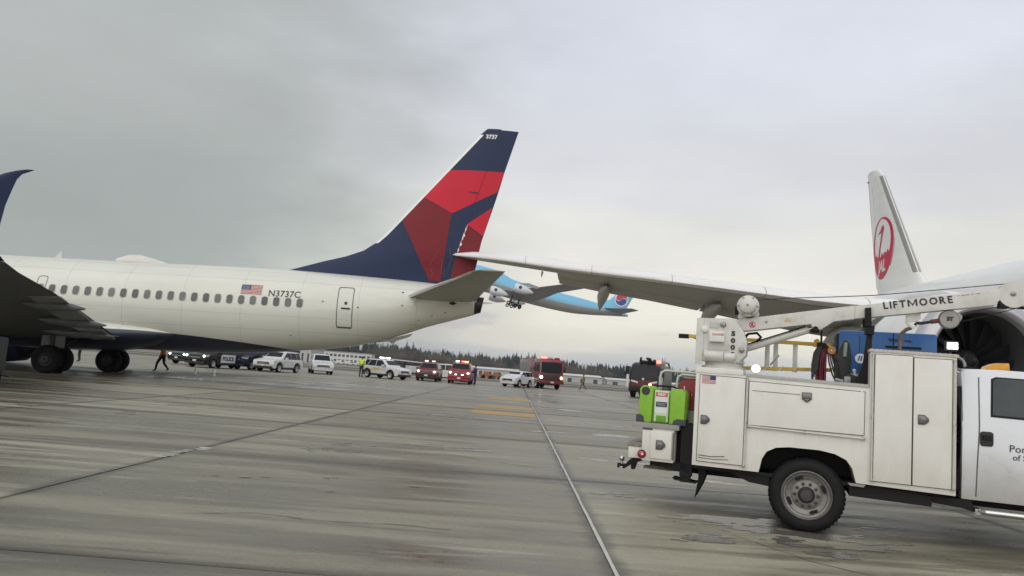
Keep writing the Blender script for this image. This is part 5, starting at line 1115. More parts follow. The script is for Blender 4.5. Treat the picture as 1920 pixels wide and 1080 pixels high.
# blue engine-driven welder
BLU = mat('welder_blue', (.018, .11, .33), .38, var=.08, scale=3, coat=.2)
wdr = thing_on('welder_generator', 'long blue engine driven welder with a white round logo on the truck bed', 'welder', .90, 1.30, 1.0)
b = B(); b.prism([(-.54, .84), (.57, .84), (.57, 1.36), (.55, 1.385), (-.52, 1.385), (-.54, 1.36)], -.10, .5, 'y', bev=.012); wc = b.build('casing', BLU, wdr, smooth=35)
b = B(); b.box(-.56, -.535, -.08, .48, .86, 1.34, bev=.006); b.build('control_panel', CHAS, wc)
b = B(); b.box(-.3, -.29, -.106, -.10, .86, 1.33); b.build('panel_seam', mat('seam_blue', (.008, .04, .13), .5), wc)
b = B(); b.box(-.52, .56, -.12, .48, .0, .84); b.build('mounting_frame', mat('frame_white', (.45, .45, .44), .5, var=.2, scale=8), wdr)
lc2 = (-.285, 1.035)
lgp = decal(poly2d(circle2d(*lc2, .062)), lambda u, v: (u, -.108, v), 'logo_disc', WHITEINK, wc)
decal(poly2d([(-.315, 1.005), (-.298, 1.005), (-.286, 1.068), (-.302, 1.068)], [(-.288, 1.005), (-.271, 1.005), (-.259, 1.068), (-.276, 1.068)]), lambda u, v: (u, -.110, v), 'logo_bars', BLU, lgp)
decal(place2d(text2d('Miller', .115, .005), -.205, 1.0), lambda u, v: (u, -.109, v), 'logo_lettering', WHITEINK, wc)
decal(poly2d([(.02, 1.31), (.14, 1.30), (.17, 1.27), (.05, 1.28)], [(.20, 1.30), (.28, 1.295), (.30, 1.275), (.22, 1.28)]), lambda u, v: (u, -.108, v), 'swoosh', INK, wc)
b = B(); b.box(.0, .40, -.118, -.10, 1.19, 1.215, bev=.004); b.build('vent', CHAS, wc)
# hoses and leads hung at the bed front
hl = thing_on('hanging_hoses', 'bundle of maroon and black hoses hanging beside the blue welder', 'hoses', .10, .60, 1.70)
HM = mat('maroon_hose', (.14, .012, .03), .55, var=.2, scale=12); HB = mat('black_hose', (.02, .02, .02), .5, var=.2)
rr = random.Random(5)
b = B()
for k in range(7):
    x = -.015 + .016 * k; b.tube([(x, .02 * (k % 3), .0), (x - .012 * (k % 2), .02 * (k % 3), .2), (x + .005, .0, .36), (x + .02, .0, .43 + .01 * (k % 3)), (x + .045, .02, .36)], .014, 7)
b.build('maroon_hose', HM, hl, smooth=60)
b = B()
for k in range(5): b.tube([(-.06 + .014 * k, -.03, .02 + .03 * k), (-.065 + .014 * k, -.03, .2), (-.045 + .014 * k, -.02, .34), (.0 + .01 * k, -.02, .42)], .013, 7)
for k in range(4): b.tube([(.10 + .02 * k, .0, .42 - .02 * k), (.12 + .025 * k, .0, .25), (.16 + .02 * k, .0, .10 + .03 * k), (.20 + .01 * k, .0, .02)], .010, 7)
b.build('black_hose', HB, hl, smooth=60)
b = B(); b.box(-.02, .08, -.03, .06, .41, .47, bev=.01); b.cyl((.03, .01, .4), (.03, .01, .62), .012); b.build('hanger', CHAS, hl)
b = B(); b.lathe((.145, .0, .38), (0, -1, 0), [(0, .01), (0, .045), (.03, .052), (.06, .045), (.06, .01)], 18); b.build('brass_gauge', mat('brass', (.35, .18, .06), .4, metal=.6, var=.2), hl)
b = B(); b.prism([(-.07, .42), (-.02, .41), (.02, .48), (-.01, .52), (-.05, .50)], -.02, .04, 'y', bev=.012); b.build('yellow_strap', mat('strap_orange', (.6, .34, .04), .5, var=.15), hl)
tk = thing_on('torch_kit', 'black welding torch rack with gauge in front of the blue welder', 'torch rack', .40, .66, 1.70)
b = B(); b.prism([(-.08, .0), (.06, .0), (.075, .3), (.05, .47), (.02, .52), (-.02, .52), (-.07, .40), (-.09, .2)], -.03, .05, 'y', bev=.015); b.box(-.13, -.06, -.03, .04, .25, .33, bev=.01); tb0 = b.build('rack', HB, tk)
b = B(); b.cyl((-.005, -.04, .32), (.005, -.04, .49), .022, n=14); b.build('gauge_tube', mat('pale_green_tube', (.30, .38, .32), .3, var=.1), tb0)
b = B(); b.cyl((.11, -.02, .0), (.11, -.02, .15), .014); b.sphere((.105, -.02, .16), .022); b.build('handle', mat('clip_white', (.7, .7, .68), .4), tk)
tx = thing_on('tool_tray', 'small open grey tray of tools on the truck bed under the boom rest', 'tool tray', .33, .58, 1.69)
b = B(); b.prism([(-.1, .0), (.2, .0), (.22, .09), (.12, .13), (.03, .06)], -.05, .15, 'y', bev=.006); b.build('tray', mat('tray_black', (.02, .02, .022), .5, var=.2), tx)
b = B(); b.cyl((-.04, -.06, .05), (.05, -.06, .03), .02); b.box(.06, .13, -.07, -.052, .02, .09, bev=.004); b.build('tool', GREY, tx)
# ------------------------------------------------------------------ vehicles across the apron
def spot(px, depth): return ((px - 960) / 1400 * depth, depth)
CARW = mat('car_white', (.62, .62, .62), .28, var=.05, coat=.3); CARN = mat('car_navy', (.012, .016, .04), .3, var=.1, spec=.35); CARK = mat('car_black', (.010, .010, .012), .3, var=.1, spec=.35)
CARR = mat('fire_red', (.235, .014, .022), .25, var=.08, coat=.6)
LENS = mat('headlamp_glass', (.55, .57, .58), .12, var=.1, coat=.5); TRIM = mat('black_plastic_trim', (.022, .022, .024), .6, var=.2)
ALLOY = mat('alloy_wheel', (.42, .42, .42), .35, metal=.7, var=.15)
YTEXT = mat('yellow_stripe', (.55, .42, .04), .4, var=.1)
def car(label, cat, loc, heading, L=4.6, W=1.85, H=1.68, m=CARW, hood=1.08, nose=.92, belt=1.03, glass0=1.15, roof0=1.9, roof1=4.0, tail=1.35, lights=0, clad=True, bar=None, group=None, name='parked_suv', trim_roof=True):
    """x forward from the rear bumper side: built with the front bumper at x = L/2"""
    o = empty(name, (*loc, 0), heading, label, cat, group); h = W / 2
    fx = L / 2; X = lambda d: fx - d                               # d = metres back from the front bumper
    wr = .36 if H < 1.8 else .39; fa, ra = .92, L - .95
    def arch(c): return [(c + (wr + .07) * math.cos(a), wr + (wr + .07) * math.sin(a)) for a in [PI - PI * k / 10 for k in range(11)]]
    prof = [(0.02, .52), (.0, .62), (.03, nose - .12), (.14, nose), (.5, nose + .06), (glass0 - .05, hood), (glass0 + .3, belt + .03), (L - .35, belt + .06), (L - .06, belt - .02), (L, .75), (L - .05, .38), (L - .25, .30)]
    low = [(d, z) for d, z in arch(ra)[::-1] if z > .28] + [(d, z) for d, z in arch(fa)[::-1] if z > .28] + [(.25, .28), (.08, .36)]
    b = B(); b.prism([(X(d), z) for d, z in prof + low], -h, h, 'y', bev=.045); body = b.build('body', m, o, smooth=40)
    # bonnet bulge and greenhouse
    b = B(); rings = []
    for z, a0, a1, w in ((belt - .02, glass0, L - .18, h - .03), (belt + .05, glass0 + .05, L - .16, h - .045), (H - .13, roof0 - .1, roof1 + .18, h - .20), (H - .03, roof0 + .1, roof1, h - .26), (H, roof0 + .4, roof1 - .3, h - .40)):
        r = []
        for sx, sy in ((1, -1), (1, 1), (-1, 1), (-1, -1)):
            d = a0 if sx > 0 else a1; cr = .10
            if (sx, sy) in ((1, -1), (-1, 1)): r += [(X(d) - sx * cr, sy * w, z), (X(d), sy * (w - cr), z)][::1]
            else: r += [(X(d), sy * (w - cr), z), (X(d) - sx * cr, sy * w, z)]
        rings.append(r)
    b.loft(rings); cabin = b.build('cabin', m, o, smooth=45)
    def gx0(z): t = (z - belt) / (H - .13 - belt); return glass0 + .03 + (roof0 - .1 - glass0 - .03) * t
    def gx1(z): t = (z - belt) / (H - .13 - belt); return L - .17 + (roof1 + .18 - L + .17) * t
    def gw(z): t = (z - belt) / (H - .13 - belt); return h - .04 - .16 * t
    zb, zt = belt + .035, H - .10; e = .02
    b = B(); b.quad((X(gx0(zb)) + e, -gw(zb) + .12, zb), (X(gx0(zb)) + e, gw(zb) - .12, zb), (X(gx0(zt)) + e + .02, gw(zt) - .10, zt), (X(gx0(zt)) + e + .02, -gw(zt) + .10, zt)); b.build('windscreen', GLASS, cabin)
    b = B(); b.quad((X(gx1(zb)) - e, -gw(zb) + .14, zb + .04), (X(gx1(zb)) - e, gw(zb) - .14, zb + .04), (X(gx1(zt)) - e, gw(zt) - .12, zt), (X(gx1(zt)) - e, -gw(zt) + .12, zt)); b.build('rear_window', GLASS, cabin)
    mid = (gx0(zb) + gx1(zb)) / 2 - .1
    for sy in (-1, 1):
        for (a0, a1, a2, a3) in ((gx0(zb) + .22, mid - .03, mid - .03, gx0(zt) + .28), (mid + .03, gx1(zb) - .75, gx1(zt) - .75, mid + .03), (gx1(zb) - .68, gx1(zb) - .22, gx1(zt) - .2, gx1(zt) - .68)):
            b = B(); q = [(X(a), sy * (gw(z) + .022), z) for a, z in ((a0, zb), (a1, zb), (a2, zt), (a3, zt))]; b.quad(*q); b.build('side_window', GLASS, cabin)
        b = B(); b.box(X(glass0 + .55) - .1, X(glass0 + .55) + .08, sy * h, sy * (h + .2), belt + .02, belt + .17, bev=.03); b.build('mirror', m if trim_roof else TRIM, o)
        b = B(); b.tube([(X(roof0 + .3), sy * (h - .30), H - .0), (X(roof0 + .5), sy * (h - .30), H + .04), (X(roof1 - .3), sy * (h - .30), H + .04), (X(roof1), sy * (h - .30), H - .02)], .018, 6); b.build('roof_rail', TRIM, cabin)
        b = B(); b.box(X(mid) - .006, X(mid) + .006, sy * h - .004, sy * h + .004, .42, belt); b.box(X(glass0 + .35) - .006, X(glass0 + .35) + .006, sy * h - .004, sy * h + .004, .5, belt); b.build('door_seam', GAP, body)
        b = B(); b.box(X(mid - .12) - .1, X(mid - .12) + .06, sy * (h + .02) - .012, sy * (h + .02) + .012, belt - .16, belt - .12, bev=.01); b.build('door_handle', m, body)
        # headlight and tail light
        b = B(); b.prism([(X(.06), nose - .16), (X(.06), nose - .04), (X(.40), nose + .02), (X(.34), nose - .10)], sy * (h - .38), sy * (h + .008), 'y', bev=.01); hl_ = b.build('headlight', LENS, o)
        if lights: b = B(); b.lathe((X(.05), sy * (h - .22), nose - .10), (1, 0, 0), [(0, .09), (.05, .07), (.06, .002)], 14); b.build('lit_lamp', LAMP_W, hl_)
        b = B(); b.box(X(L - .04), X(L + .012), sy * (h - .24), sy * (h + .006), .78, belt - .02, bev=.015); b.build('tail_light', RED, o)
        if clad:
            b = B(); b.box(X(ra - wr - .12), X(fa + wr + .12), sy * h - .012, sy * h + .02, .29, .42, bev=.012)
            for c in (fa, ra):
                P = [(X(c + (wr + .14) * math.cos(a)), wr + (wr + .13) * math.sin(a)) for a in [PI * k / 12 for k in range(13)]] + [(X(c + (wr + .05) * math.cos(a)), wr + (wr + .05) * math.sin(a)) for a in [PI - PI * k / 12 for k in range(13)]]
                for k in range(12):
                    b.quad(*[(p[0], sy * (h + .022), p[1]) for p in (P[k], P[k + 1], P[24 - k], P[25 - k])])
            b.build('cladding', TRIM, body)
        for c in (fa, ra):
            b = B(); b.lathe((X(c), sy * (h + .012), wr), (0, -sy, 0), [(.0, wr * .66), (.0, wr * .85), (.02, wr * .96), (.06, wr), (.2, wr), (.23, wr * .9), (.23, .05)], 24); wl_ = b.build('wheel', BLACK, o)
            b = B(); b.lathe((X(c), sy * (h + .0), wr), (0, -sy, 0), [(.0, wr * .68), (.02, wr * .60), (.05, wr * .2), (.03, .002)], 20); b.build('rim', ALLOY, wl_)
    b = B(); b.box(X(.3), X(L - .3), -h + .22, h - .22, .24, .5); b.box(X(fa + .38), X(fa - .38), -h + .06, h - .06, .45, .78); b.box(X(ra + .4), X(ra - .4), -h + .06, h - .06, .45, .8); b.build('underbody', TRIM, o)
    b = B(); b.prism([(.55, .0), (-.55, .0), (-.5, .17), (.5, .17)], X(.02), X(.0) + .018, 'x', M=Matrix.Translation((0, 0, nose - .30))); gr = b.build('grille', TRIM, o)
    b = B(); b.box(X(.0) + .012, X(.0) + .03, -.48, .48, nose - .225, nose - .20); b.build('grille_bar', CHROME, gr)
    b = B(); b.box(X(.06), X(-.025), -h + .12, h - .12, .30, .46, bev=.04); b.build('bumper', TRIM if clad else m, o)
    b = B(); b.box(X(-.028), X(-.036), -.16, .16, .46, .60, bev=.004); b.build('number_plate', PLATE, o)
    if bar:
        zc = H + .02
        b = B(); b.box(X(roof0 + .75), X(roof0 + .45), -.55, .55, zc, zc + .05, bev=.01); lb_ = b.build('light_bar', TRIM, o)
        for (y, mm_) in bar:
            b = B(); b.box(X(roof0 + .74), X(roof0 + .44), y - .15, y + .15, zc + .05, zc + .16, bev=.03); b.build('lamp', mm_, lb_)
    return o, body, X, h
GRPC = 'emergency and airport vehicles lined up across the apron'
def hd(a): return -PI / 2 - rad(a)                            # 0 faces the camera; positive turns the nose to picture left
def at(px, d, a): 
    x, y = spot(px, d); return (x, y)
# police cars
o, bd, X, h = car('black police SUV with white doors and lit headlights', 'police car', at(421, 59.6, 0), hd(16), 5.0, 2.0, 1.76, CARK, hood=1.12, nose=.98, belt=1.08, lights=1, group=GRPC, name='police_car')
for sy in (-1, 1):
    b = B(); b.prism([(X(1.75), .45), (X(3.55), .45), (X(3.55), 1.08), (X(1.8), 1.08)], sy * (h + .003), sy * (h + .014), 'y'); dw = b.build('white_door', CARW, o)
    g = text2d('POLICE', .42, .02, align='CENTER'); decal(([(X(2.65) - sy * -1 * x * -1 if False else X(2.65) + (-x if sy > 0 else x), .62 + y) for x, y in g[0]], g[1]), lambda u, v, sy=sy: (u, sy * (h + .017), v), 'door_lettering', INK, dw)
car('white and black police SUV mostly hidden behind the black one', 'police car', at(386, 66, 0), hd(20), 4.9, 1.95, 1.75, CARK, lights=1, group=GRPC, name='police_car')
car('dark navy SUV between the police car and white crossover', 'suv', at(490, 63.0, 0), hd(16), 5.0, 2.0, 1.80, CARN, hood=1.15, nose=1.0, belt=1.1, group=GRPC)
car('white crossover with black lower grille left of the plain white SUV', 'suv', at(538, 61.5, 0), hd(15), 4.5, 1.85, 1.70, CARW, group=GRPC, lights=0)
car('plain white boxy SUV standing alone with its front facing the camera', 'suv', at(616, 67.5, 0), hd(-20), 4.4, 1.82, 1.74, CARW, roof0=1.85, roof1=4.0, group=GRPC, clad=False)
o, bd, X, h = car('white SUV with yellow side lettering and roof lamps', 'suv', at(737, 67.5, 0), hd(-57), 4.6, 1.86, 1.70, CARW, bar=[(-.4, LAMP_W), (.4, LAMP_W)], group=GRPC, trim_roof=True)
for sy in (-1, 1):
    g = text2d('SECURITY', .2, .01, align='CENTER'); decal(([(X(2.5) + (-x if sy > 0 else x), .80 + y) for x, y in g[0]], g[1]), lambda u, v, sy=sy: (u, sy * (h + .012), v), 'door_lettering', YTEXT, bd)
    b = B(); b.box(X(3.6), X(1.6), sy * (h + .004) - .006, sy * (h + .004) + .006, .72, .76); b.build('yellow_stripe', YTEXT, bd)
car('dark red SUV with lit headlights left of the larger red one', 'fire command car', at(819, 71.5, 0), hd(2), 4.7, 1.92, 1.74, mat('maroon_car', (.13, .012, .02), .25, var=.1, coat=.6), hood=1.1, nose=.98, lights=1, bar=[(-.38, mat('pink_lamp', (1, .55, .45), .3, var=0, emit=3)), (.3, mat('pale_lamp', (1, .8, .75), .3, var=0, emit=1.2))], group=GRPC, name='fire_command_car', clad=True)
o, bd, X, h = car('bright red large SUV with white and red roof lights flashing', 'fire command car', at(878, 70.5, 0), hd(1), 5.2, 2.04, 1.92, CARR, hood=1.2, nose=1.08, belt=1.18, lights=1, bar=[(-.42, LAMP_W), (.1, LAMP_R), (.42, LAMP_A)], group=GRPC, name='fire_command_car', clad=False)
for y in (-.3, .3): b = B(); b.box(X(-.02), X(-.05), y - .1, y + .1, .80, .86, bev=.01); b.build('grille_lamp', LAMP_W, o)
car('white SUV parked sideways half hidden behind the two red SUVs', 'suv', at(858, 79, 0), hd(-82), 4.6, 1.86, 1.72, mat('car_ivory', (.66, .66, .62), .3, var=.05, coat=.4), group=GRPC, clad=False)
car('small white electric hatchback in front of the red fire engine', 'hatchback', at(983, 73.4, 0), hd(30), 3.95, 1.74, 1.58, CARW, hood=1.08, nose=.90, belt=1.02, glass0=.85, roof0=1.6, roof1=3.7, group=GRPC, name='hatchback_car', clad=False)
# fire engine
x, y = spot(1024, 79.5)
fe = empty('fire_engine', (x, y, 0), hd(-13), 'red pumper fire engine with a wide dark windscreen and lit lamps', 'fire engine', GRPC)
b = B(); b.prism([(-4.2, .6), (4.2, .6), (4.3, .8), (4.3, 1.5), (4.2, 2.85), (4.05, 2.95), (1.9, 2.95), (1.8, 2.7), (1.5, 2.7), (1.5, 2.9), (-4.2, 2.9)], -1.23, 1.23, 'y', bev=.05); fb_ = b.build('body', CARR, fe, smooth=35)
b = B(); b.quad((4.31, -1.08, 1.58), (4.31, 1.08, 1.58), (4.235, 1.06, 2.68), (4.235, -1.06, 2.68)); b.build('windscreen', GLASS, fb_)
b = B(); b.box(4.30, 4.33, -1.1, 1.1, .85, 1.52, bev=.01); b.build('grille', mat('dark_grille', (.06, .02, .022), .4, var=.2), fb_)
b = B(); b.box(4.25, 4.75, -1.22, 1.22, .52, .82, bev=.05); b.build('bumper', mat('dark_red_bumper', (.16, .015, .02), .3, var=.1), fe)
for sy in (-1, 1):
    b = B(); b.box(4.31, 4.36, sy * 1.15 - .17, sy * 1.15 + .02 * sy, 1.0, 1.4, bev=.02); hl_ = b.build('headlight', CHROME, fe)
    b = B(); b.lathe((4.36, sy * 1.05, 1.15), (1, 0, 0), [(0, .15), (.03, .12), (.035, .002)], 16); b.build('lit_lamp', LAMP_A if sy > 0 else LAMP_W, hl_)
    b = B(); b.quad((3.2, sy * 1.24, 1.7), (4.0, sy * 1.24, 1.7), (3.95, sy * 1.24, 2.6), (3.2, sy * 1.24, 2.6)); b.quad((2.1, sy * 1.24, 1.7), (2.9, sy * 1.24, 1.7), (2.9, sy * 1.24, 2.6), (2.1, sy * 1.24, 2.6)); b.build('side_window', GLASS, fb_)
    b = B(); b.box(4.1, 4.25, sy * 1.25, sy * 1.50, 1.7, 2.3, bev=.03); b.cyl((4.2, sy * 1.2, 2.5), (4.2, sy * 1.4, 2.35), .025); b.build('mirror', TRIM, fe)
    b = B()
    for k in range(3): b.box(-3.9 + k * 1.5, -2.55 + k * 1.5, sy * 1.235 - .01, sy * 1.235 + .01, 1.1, 2.6, bev=.01)
    tag(b.build('locker_shutter', GREY, fb_))
    b = B(); b.box(-4.2, 4.1, sy * 1.235 - .006, sy * 1.235 + .008, .86, .98); b.build('white_stripe', CARW, fb_)
    for xx in (3.0, -2.6):
        b = B(); b.lathe((xx, sy * 1.2, .52), (0, -sy, 0), [(0, .3), (0, .46), (.05, .52), (.3, .52), (.32, .4), (.32, .05)], 24); wl_ = b.build('wheel', BLACK, fe)
        b = B(); b.lathe((xx, sy * 1.21, .52), (0, -sy, 0), [(0, .31), (.04, .28), (.08, .1), (.02, .002)], 18); b.build('rim', CHROME, wl_)
b = B(); b.box(3.3, 3.8, -1.0, 1.0, 2.95, 3.02, bev=.01); lb_ = b.build('light_bar', TRIM, fe)
for yv, mm_ in ((-.7, LAMP_R), (0, mat('light_bar_clear', (.5, .4, .4), .2)), (.7, mat('light_bar_red', (.4, .03, .03), .2))):
    b = B(); b.box(3.32, 3.8, yv - .22, yv + .22, 3.02, 3.18, bev=.03); b.build('lamp', mm_, lb_)
b = B(); b.box(4.755, 4.765, -.17, .17, .62, .76); b.build('number_plate', PLATE, fe)
b = B(); b.box(-4.0, 1.3, -1.0, -.7, 2.9, 3.05); b.box(-4.0, 1.3, .7, 1.0, 2.9, 3.0); b.build('ladder_rack', GREY, fe)
b = B(); b.box(-4.1, 4.0, -1.0, 1.0, .4, .65); b.build('chassis', TRIM, fe)
# airport crash tender behind the truck
x, y = spot(1232, 72)
cr = empty('crash_tender', (x, y, 0), hd(18), 'black and red airport crash tender half hidden by the truck', 'fire engine', GRPC)
CTK = mat('tender_black', (.012, .012, .014), .4, var=.1, spec=.3)
b = B(); b.loft([[(xx, -w, z0), (xx, w, z0), (xx, w, z1 - .5), (xx, w - .12, z1 - .1), (xx, w - .35, z1), (xx, -w + .35, z1), (xx, -w + .12, z1 - .1), (xx, -w, z1 - .5)] for xx, w, z0, z1 in ((-5.4, 1.4, .8, 3.1), (1.8, 1.42, .75, 3.15), (3.4, 1.42, .75, 3.2), (4.4, 1.38, .7, 3.0), (4.9, 1.32, .72, 2.6), (5.15, 1.28, .8, 1.7), (5.2, 1.25, .85, 1.0))]); cb_ = b.build('body', CTK, cr, smooth=40)
b = B(); b.quad((5.17, -1.2, 1.72), (5.17, 1.2, 1.72), (4.78, 1.16, 2.86), (4.78, -1.16, 2.86)); b.build('windscreen', GLASS, cb_)
b = B(); b.quad((5.21, -1.18, 1.05), (5.21, 1.18, 1.05), (5.19, 1.2, 1.62), (5.19, -1.2, 1.62)); b.build('red_nose', mat('tender_dark_red', (.11, .012, .015), .35, var=.15), cb_)
b = B(); b.box(4.9, 5.5, -1.3, 1.3, .55, 1.0, bev=.06); b.build('bumper', CTK, cr)
for sy in (-1, 1):
    b = B(); b.prism([(.55, 1.28), (1.15, 1.42), (1.15, 1.58), (.55, 1.44)] if sy > 0 else [(-.55, 1.28), (-1.15, 1.42), (-1.15, 1.58), (-.55, 1.44)], 5.2, 5.23, 'x'); b.build('white_flash', CARW, cb_)
    b = B(); b.box(4.7, 4.85, sy * 1.5, sy * 1.72, 1.9, 2.7, bev=.04); b.cyl((4.8, sy * 1.3, 2.7), (4.8, sy * 1.6, 2.6), .03); b.build('mirror', CTK, cr)
    b = B(); b.box(4.9, 5.1, sy * 1.42, sy * 1.58, .9, 2.0, bev=.03); b.build('marker_panel', CARW, cr)
    for xx in (3.2, -2.4, -4.0):
        b = B(); b.lathe((xx, sy * 1.42, .68), (0, -sy, 0), [(0, .35), (0, .6), (.06, .68), (.4, .68), (.42, .5), (.42, .05)], 24); b.build('wheel', BLACK, cr)
    b = B(); b.quad((2.2, sy * 1.43, 1.7), (4.2, sy * 1.43, 1.7), (4.0, sy * 1.42, 2.6), (2.2, sy * 1.43, 2.6)); b.build('side_window', GLASS, cb_)
b = B(); b.lathe((5.22, .55, 1.25), (1, 0, 0), [(0, .12), (.04, .002)], 14); b.build('lit_lamp', LAMP_A, cr)
b = B(); b.lathe((5.2, -.1, 1.68), (1, 0, 0), [(0, .12), (.06, .1), (.1, .002)], 14); b.build('spot_lamp', LENS, cr)
b = B(); b.tube([(3.5, .3, 3.15), (4.0, .25, 3.5), (4.6, .1, 3.55)], [.22, .16, .12], 10); b.box(3.4, 3.9, -.7, .8, 3.18, 3.4, bev=.05); b.cyl((3.8, -.6, 3.3), (4.2, -.5, 3.6), .1); b.sphere((4.1, .7, 3.35), .18); b.build('water_monitor', TRIM, cr)
b = B(); b.box(3.6, 3.95, .85, 1.25, 3.2, 3.42, bev=.05); b.build('beacon', LAMP_R, cr)
b = B(); b.box(1.2, 2.0, .9, 1.38, 3.1, 3.5, bev=.03); b.cyl((1.0, 1.3, 3.1), (1.0, 1.3, 3.9), .03); b.cyl((2.6, 1.25, 3.15), (2.6, 1.25, 3.75), .04); b.tube([(-4.5, 1.2, 3.1), (-3, 1.2, 3.45), (.5, 1.2, 3.4)], .1, 8); b.build('roof_gear', GREY, cr)
# white trailer with a flat canopy behind the yellow-lettered SUV
x, y = spot(795, 82)
bt = empty('baggage_trailer', (x, y, 0), rad(4), 'flat white canopy trailer parked behind the dark red SUV', 'trailer')
b = B(); b.prism([(-3.3, 1.75), (3.2, 1.55), (3.3, 1.62), (-3.2, 1.86)], -1, 1, 'y'); b.build('canopy', CARW, bt)
b = B(); b.box(-1.2, 3.0, -.9, .9, .55, 1.25, bev=.04); b.build('load_bin', mat('bin_white', (.5, .5, .5), .4, var=.25, scale=2), bt)
b = B(); b.box(-3.1, 3.1, -.85, .85, .4, .55); b.build('deck', TRIM, bt)
for px_ in (-2.9, -1.4, 2.9):
    for py_ in (-.8, .8): b = B(); b.cyl((px_, py_, .5), (px_, py_, 1.72 - .03 * (px_ + 3)), .04); b.build('post', TRIM, bt)
for px_ in (-2.4, 2.4):
    for py_ in (-.8, .8): b = B(); b.lathe((px_, py_ - .1, .27), (0, 1, 0), [(0, .1), (0, .25), (.04, .27), (.16, .27), (.2, .25), (.2, .1)], 16, cap=True); b.build('wheel', BLACK, bt)
# low brown dirt-moving machines on the grass
for px_, d_, lb_ in ((925, 165, 'rusty orange plant machine on the field, nearer the purple-clad person'), (943, 172, 'rusty orange plant machine on the field, nearer the hatchback')):
    x, y = spot(px_, d_); z = terrain_z(x, y)
    mc = empty('loader_machine', (x, y, z), rad(15), lb_, 'loader', 'plant machines on the field')
    b = B(); b.box(-1.3, 1.2, -.6, .6, .35, 1.0, bev=.08); b.box(-.6, .4, -.5, .5, 1.0, 1.55, bev=.06); b.build('body', mat('rust_orange', (.32, .13, .045), .6, var=.3, scale=3), mc)
    b = B(); b.prism([(1.2, .3), (1.9, .15), (2.0, .7), (1.3, .8)], -.7, .7, 'y'); b.build('bucket', mat('dark_rust', (.1, .05, .03), .7, var=.3), mc)
    for xx in (-.8, .8):
        for sy in (-1, 1): b = B(); b.lathe((xx, sy * .7, .4), (0, -sy, 0), [(0, .1), (0, .36), (.05, .4), (.25, .4), (.25, .1)], 14, cap=True); b.build('wheel', BLACK, mc)
# two white marker posts on the wet apron
for px_, d_, lb_ in ((386, 41.6, 'short white marker post on wet concrete, farther left of the pair'), (421, 41.9, 'short white marker post on wet concrete, under the police car doors')):
    x, y = spot(px_, d_)
    p_ = empty('marker_post', (x, y, 0), 0, lb_, 'marker post', 'white marker posts')
    b = B(); b.lathe((0, 0, 0), (0, 0, 1), [(0, .14), (.04, .13), (.05, .06)], 14, cap=True); b.build('base', mat('post_grey', (.5, .5, .48), .5), p_)
    b = B(); b.lathe((0, 0, .05), (0, 0, 1), [(0, .055), (.30, .05), (.33, .03), (.335, .002)], 14); b.build('post', mat('post_white', (.8, .8, .8), .4, var=.05), p_)
# dark ground power cart cut by the left edge of the picture
gpu = empty('ground_power_cart', (-15.05, 20.6, 0), rad(80), 'dark ground cart at the far left edge under the winglet', 'ground cart')
b = B(); b.box(-1.1, 1.1, -.62, .62, .35, 1.42, bev=.12); b.build('housing', mat('cart_dark', (.03, .032, .035), .5, var=.2), gpu)
b = B(); b.tube([(1.1, 0, .4), (1.9, 0, .25)], .03, 8); b.build('tow_bar', DARK, gpu)
for xx in (-.75, .75):
    for sy in (-1, 1): b = B(); b.lathe((xx, sy * .62, .27), (0, -sy, 0), [(0, .08), (0, .24), (.04, .27), (.18, .27), (.2, .1)], 20, cap=True); b.build('wheel', BLACK, gpu)
# yellow wheel chocks by the jet
for k, (dx, dy) in enumerate(((-9.05, -2.86), (-9.3, 2.86))):
    w_ = jet.matrix_world @ Vector((dx, dy, 0)); c_ = empty('wheel_chock', (w_.x, w_.y, 0), rad(2.5), ('grey wheel chock behind the nearer main wheels of the cream airliner', 'grey wheel chock behind the farther main wheels of the cream airliner')[k], 'wheel chock', 'wheel chocks')
    b = B(); b.prism([(-.05, 0), (.22, 0), (.2, .12), (.08, .15), (-.02, .12)], -.35, .35, 'y', bev=.015); b.build('block', mat('chock_grey', (.16, .155, .14), .7, var=.3), c_)

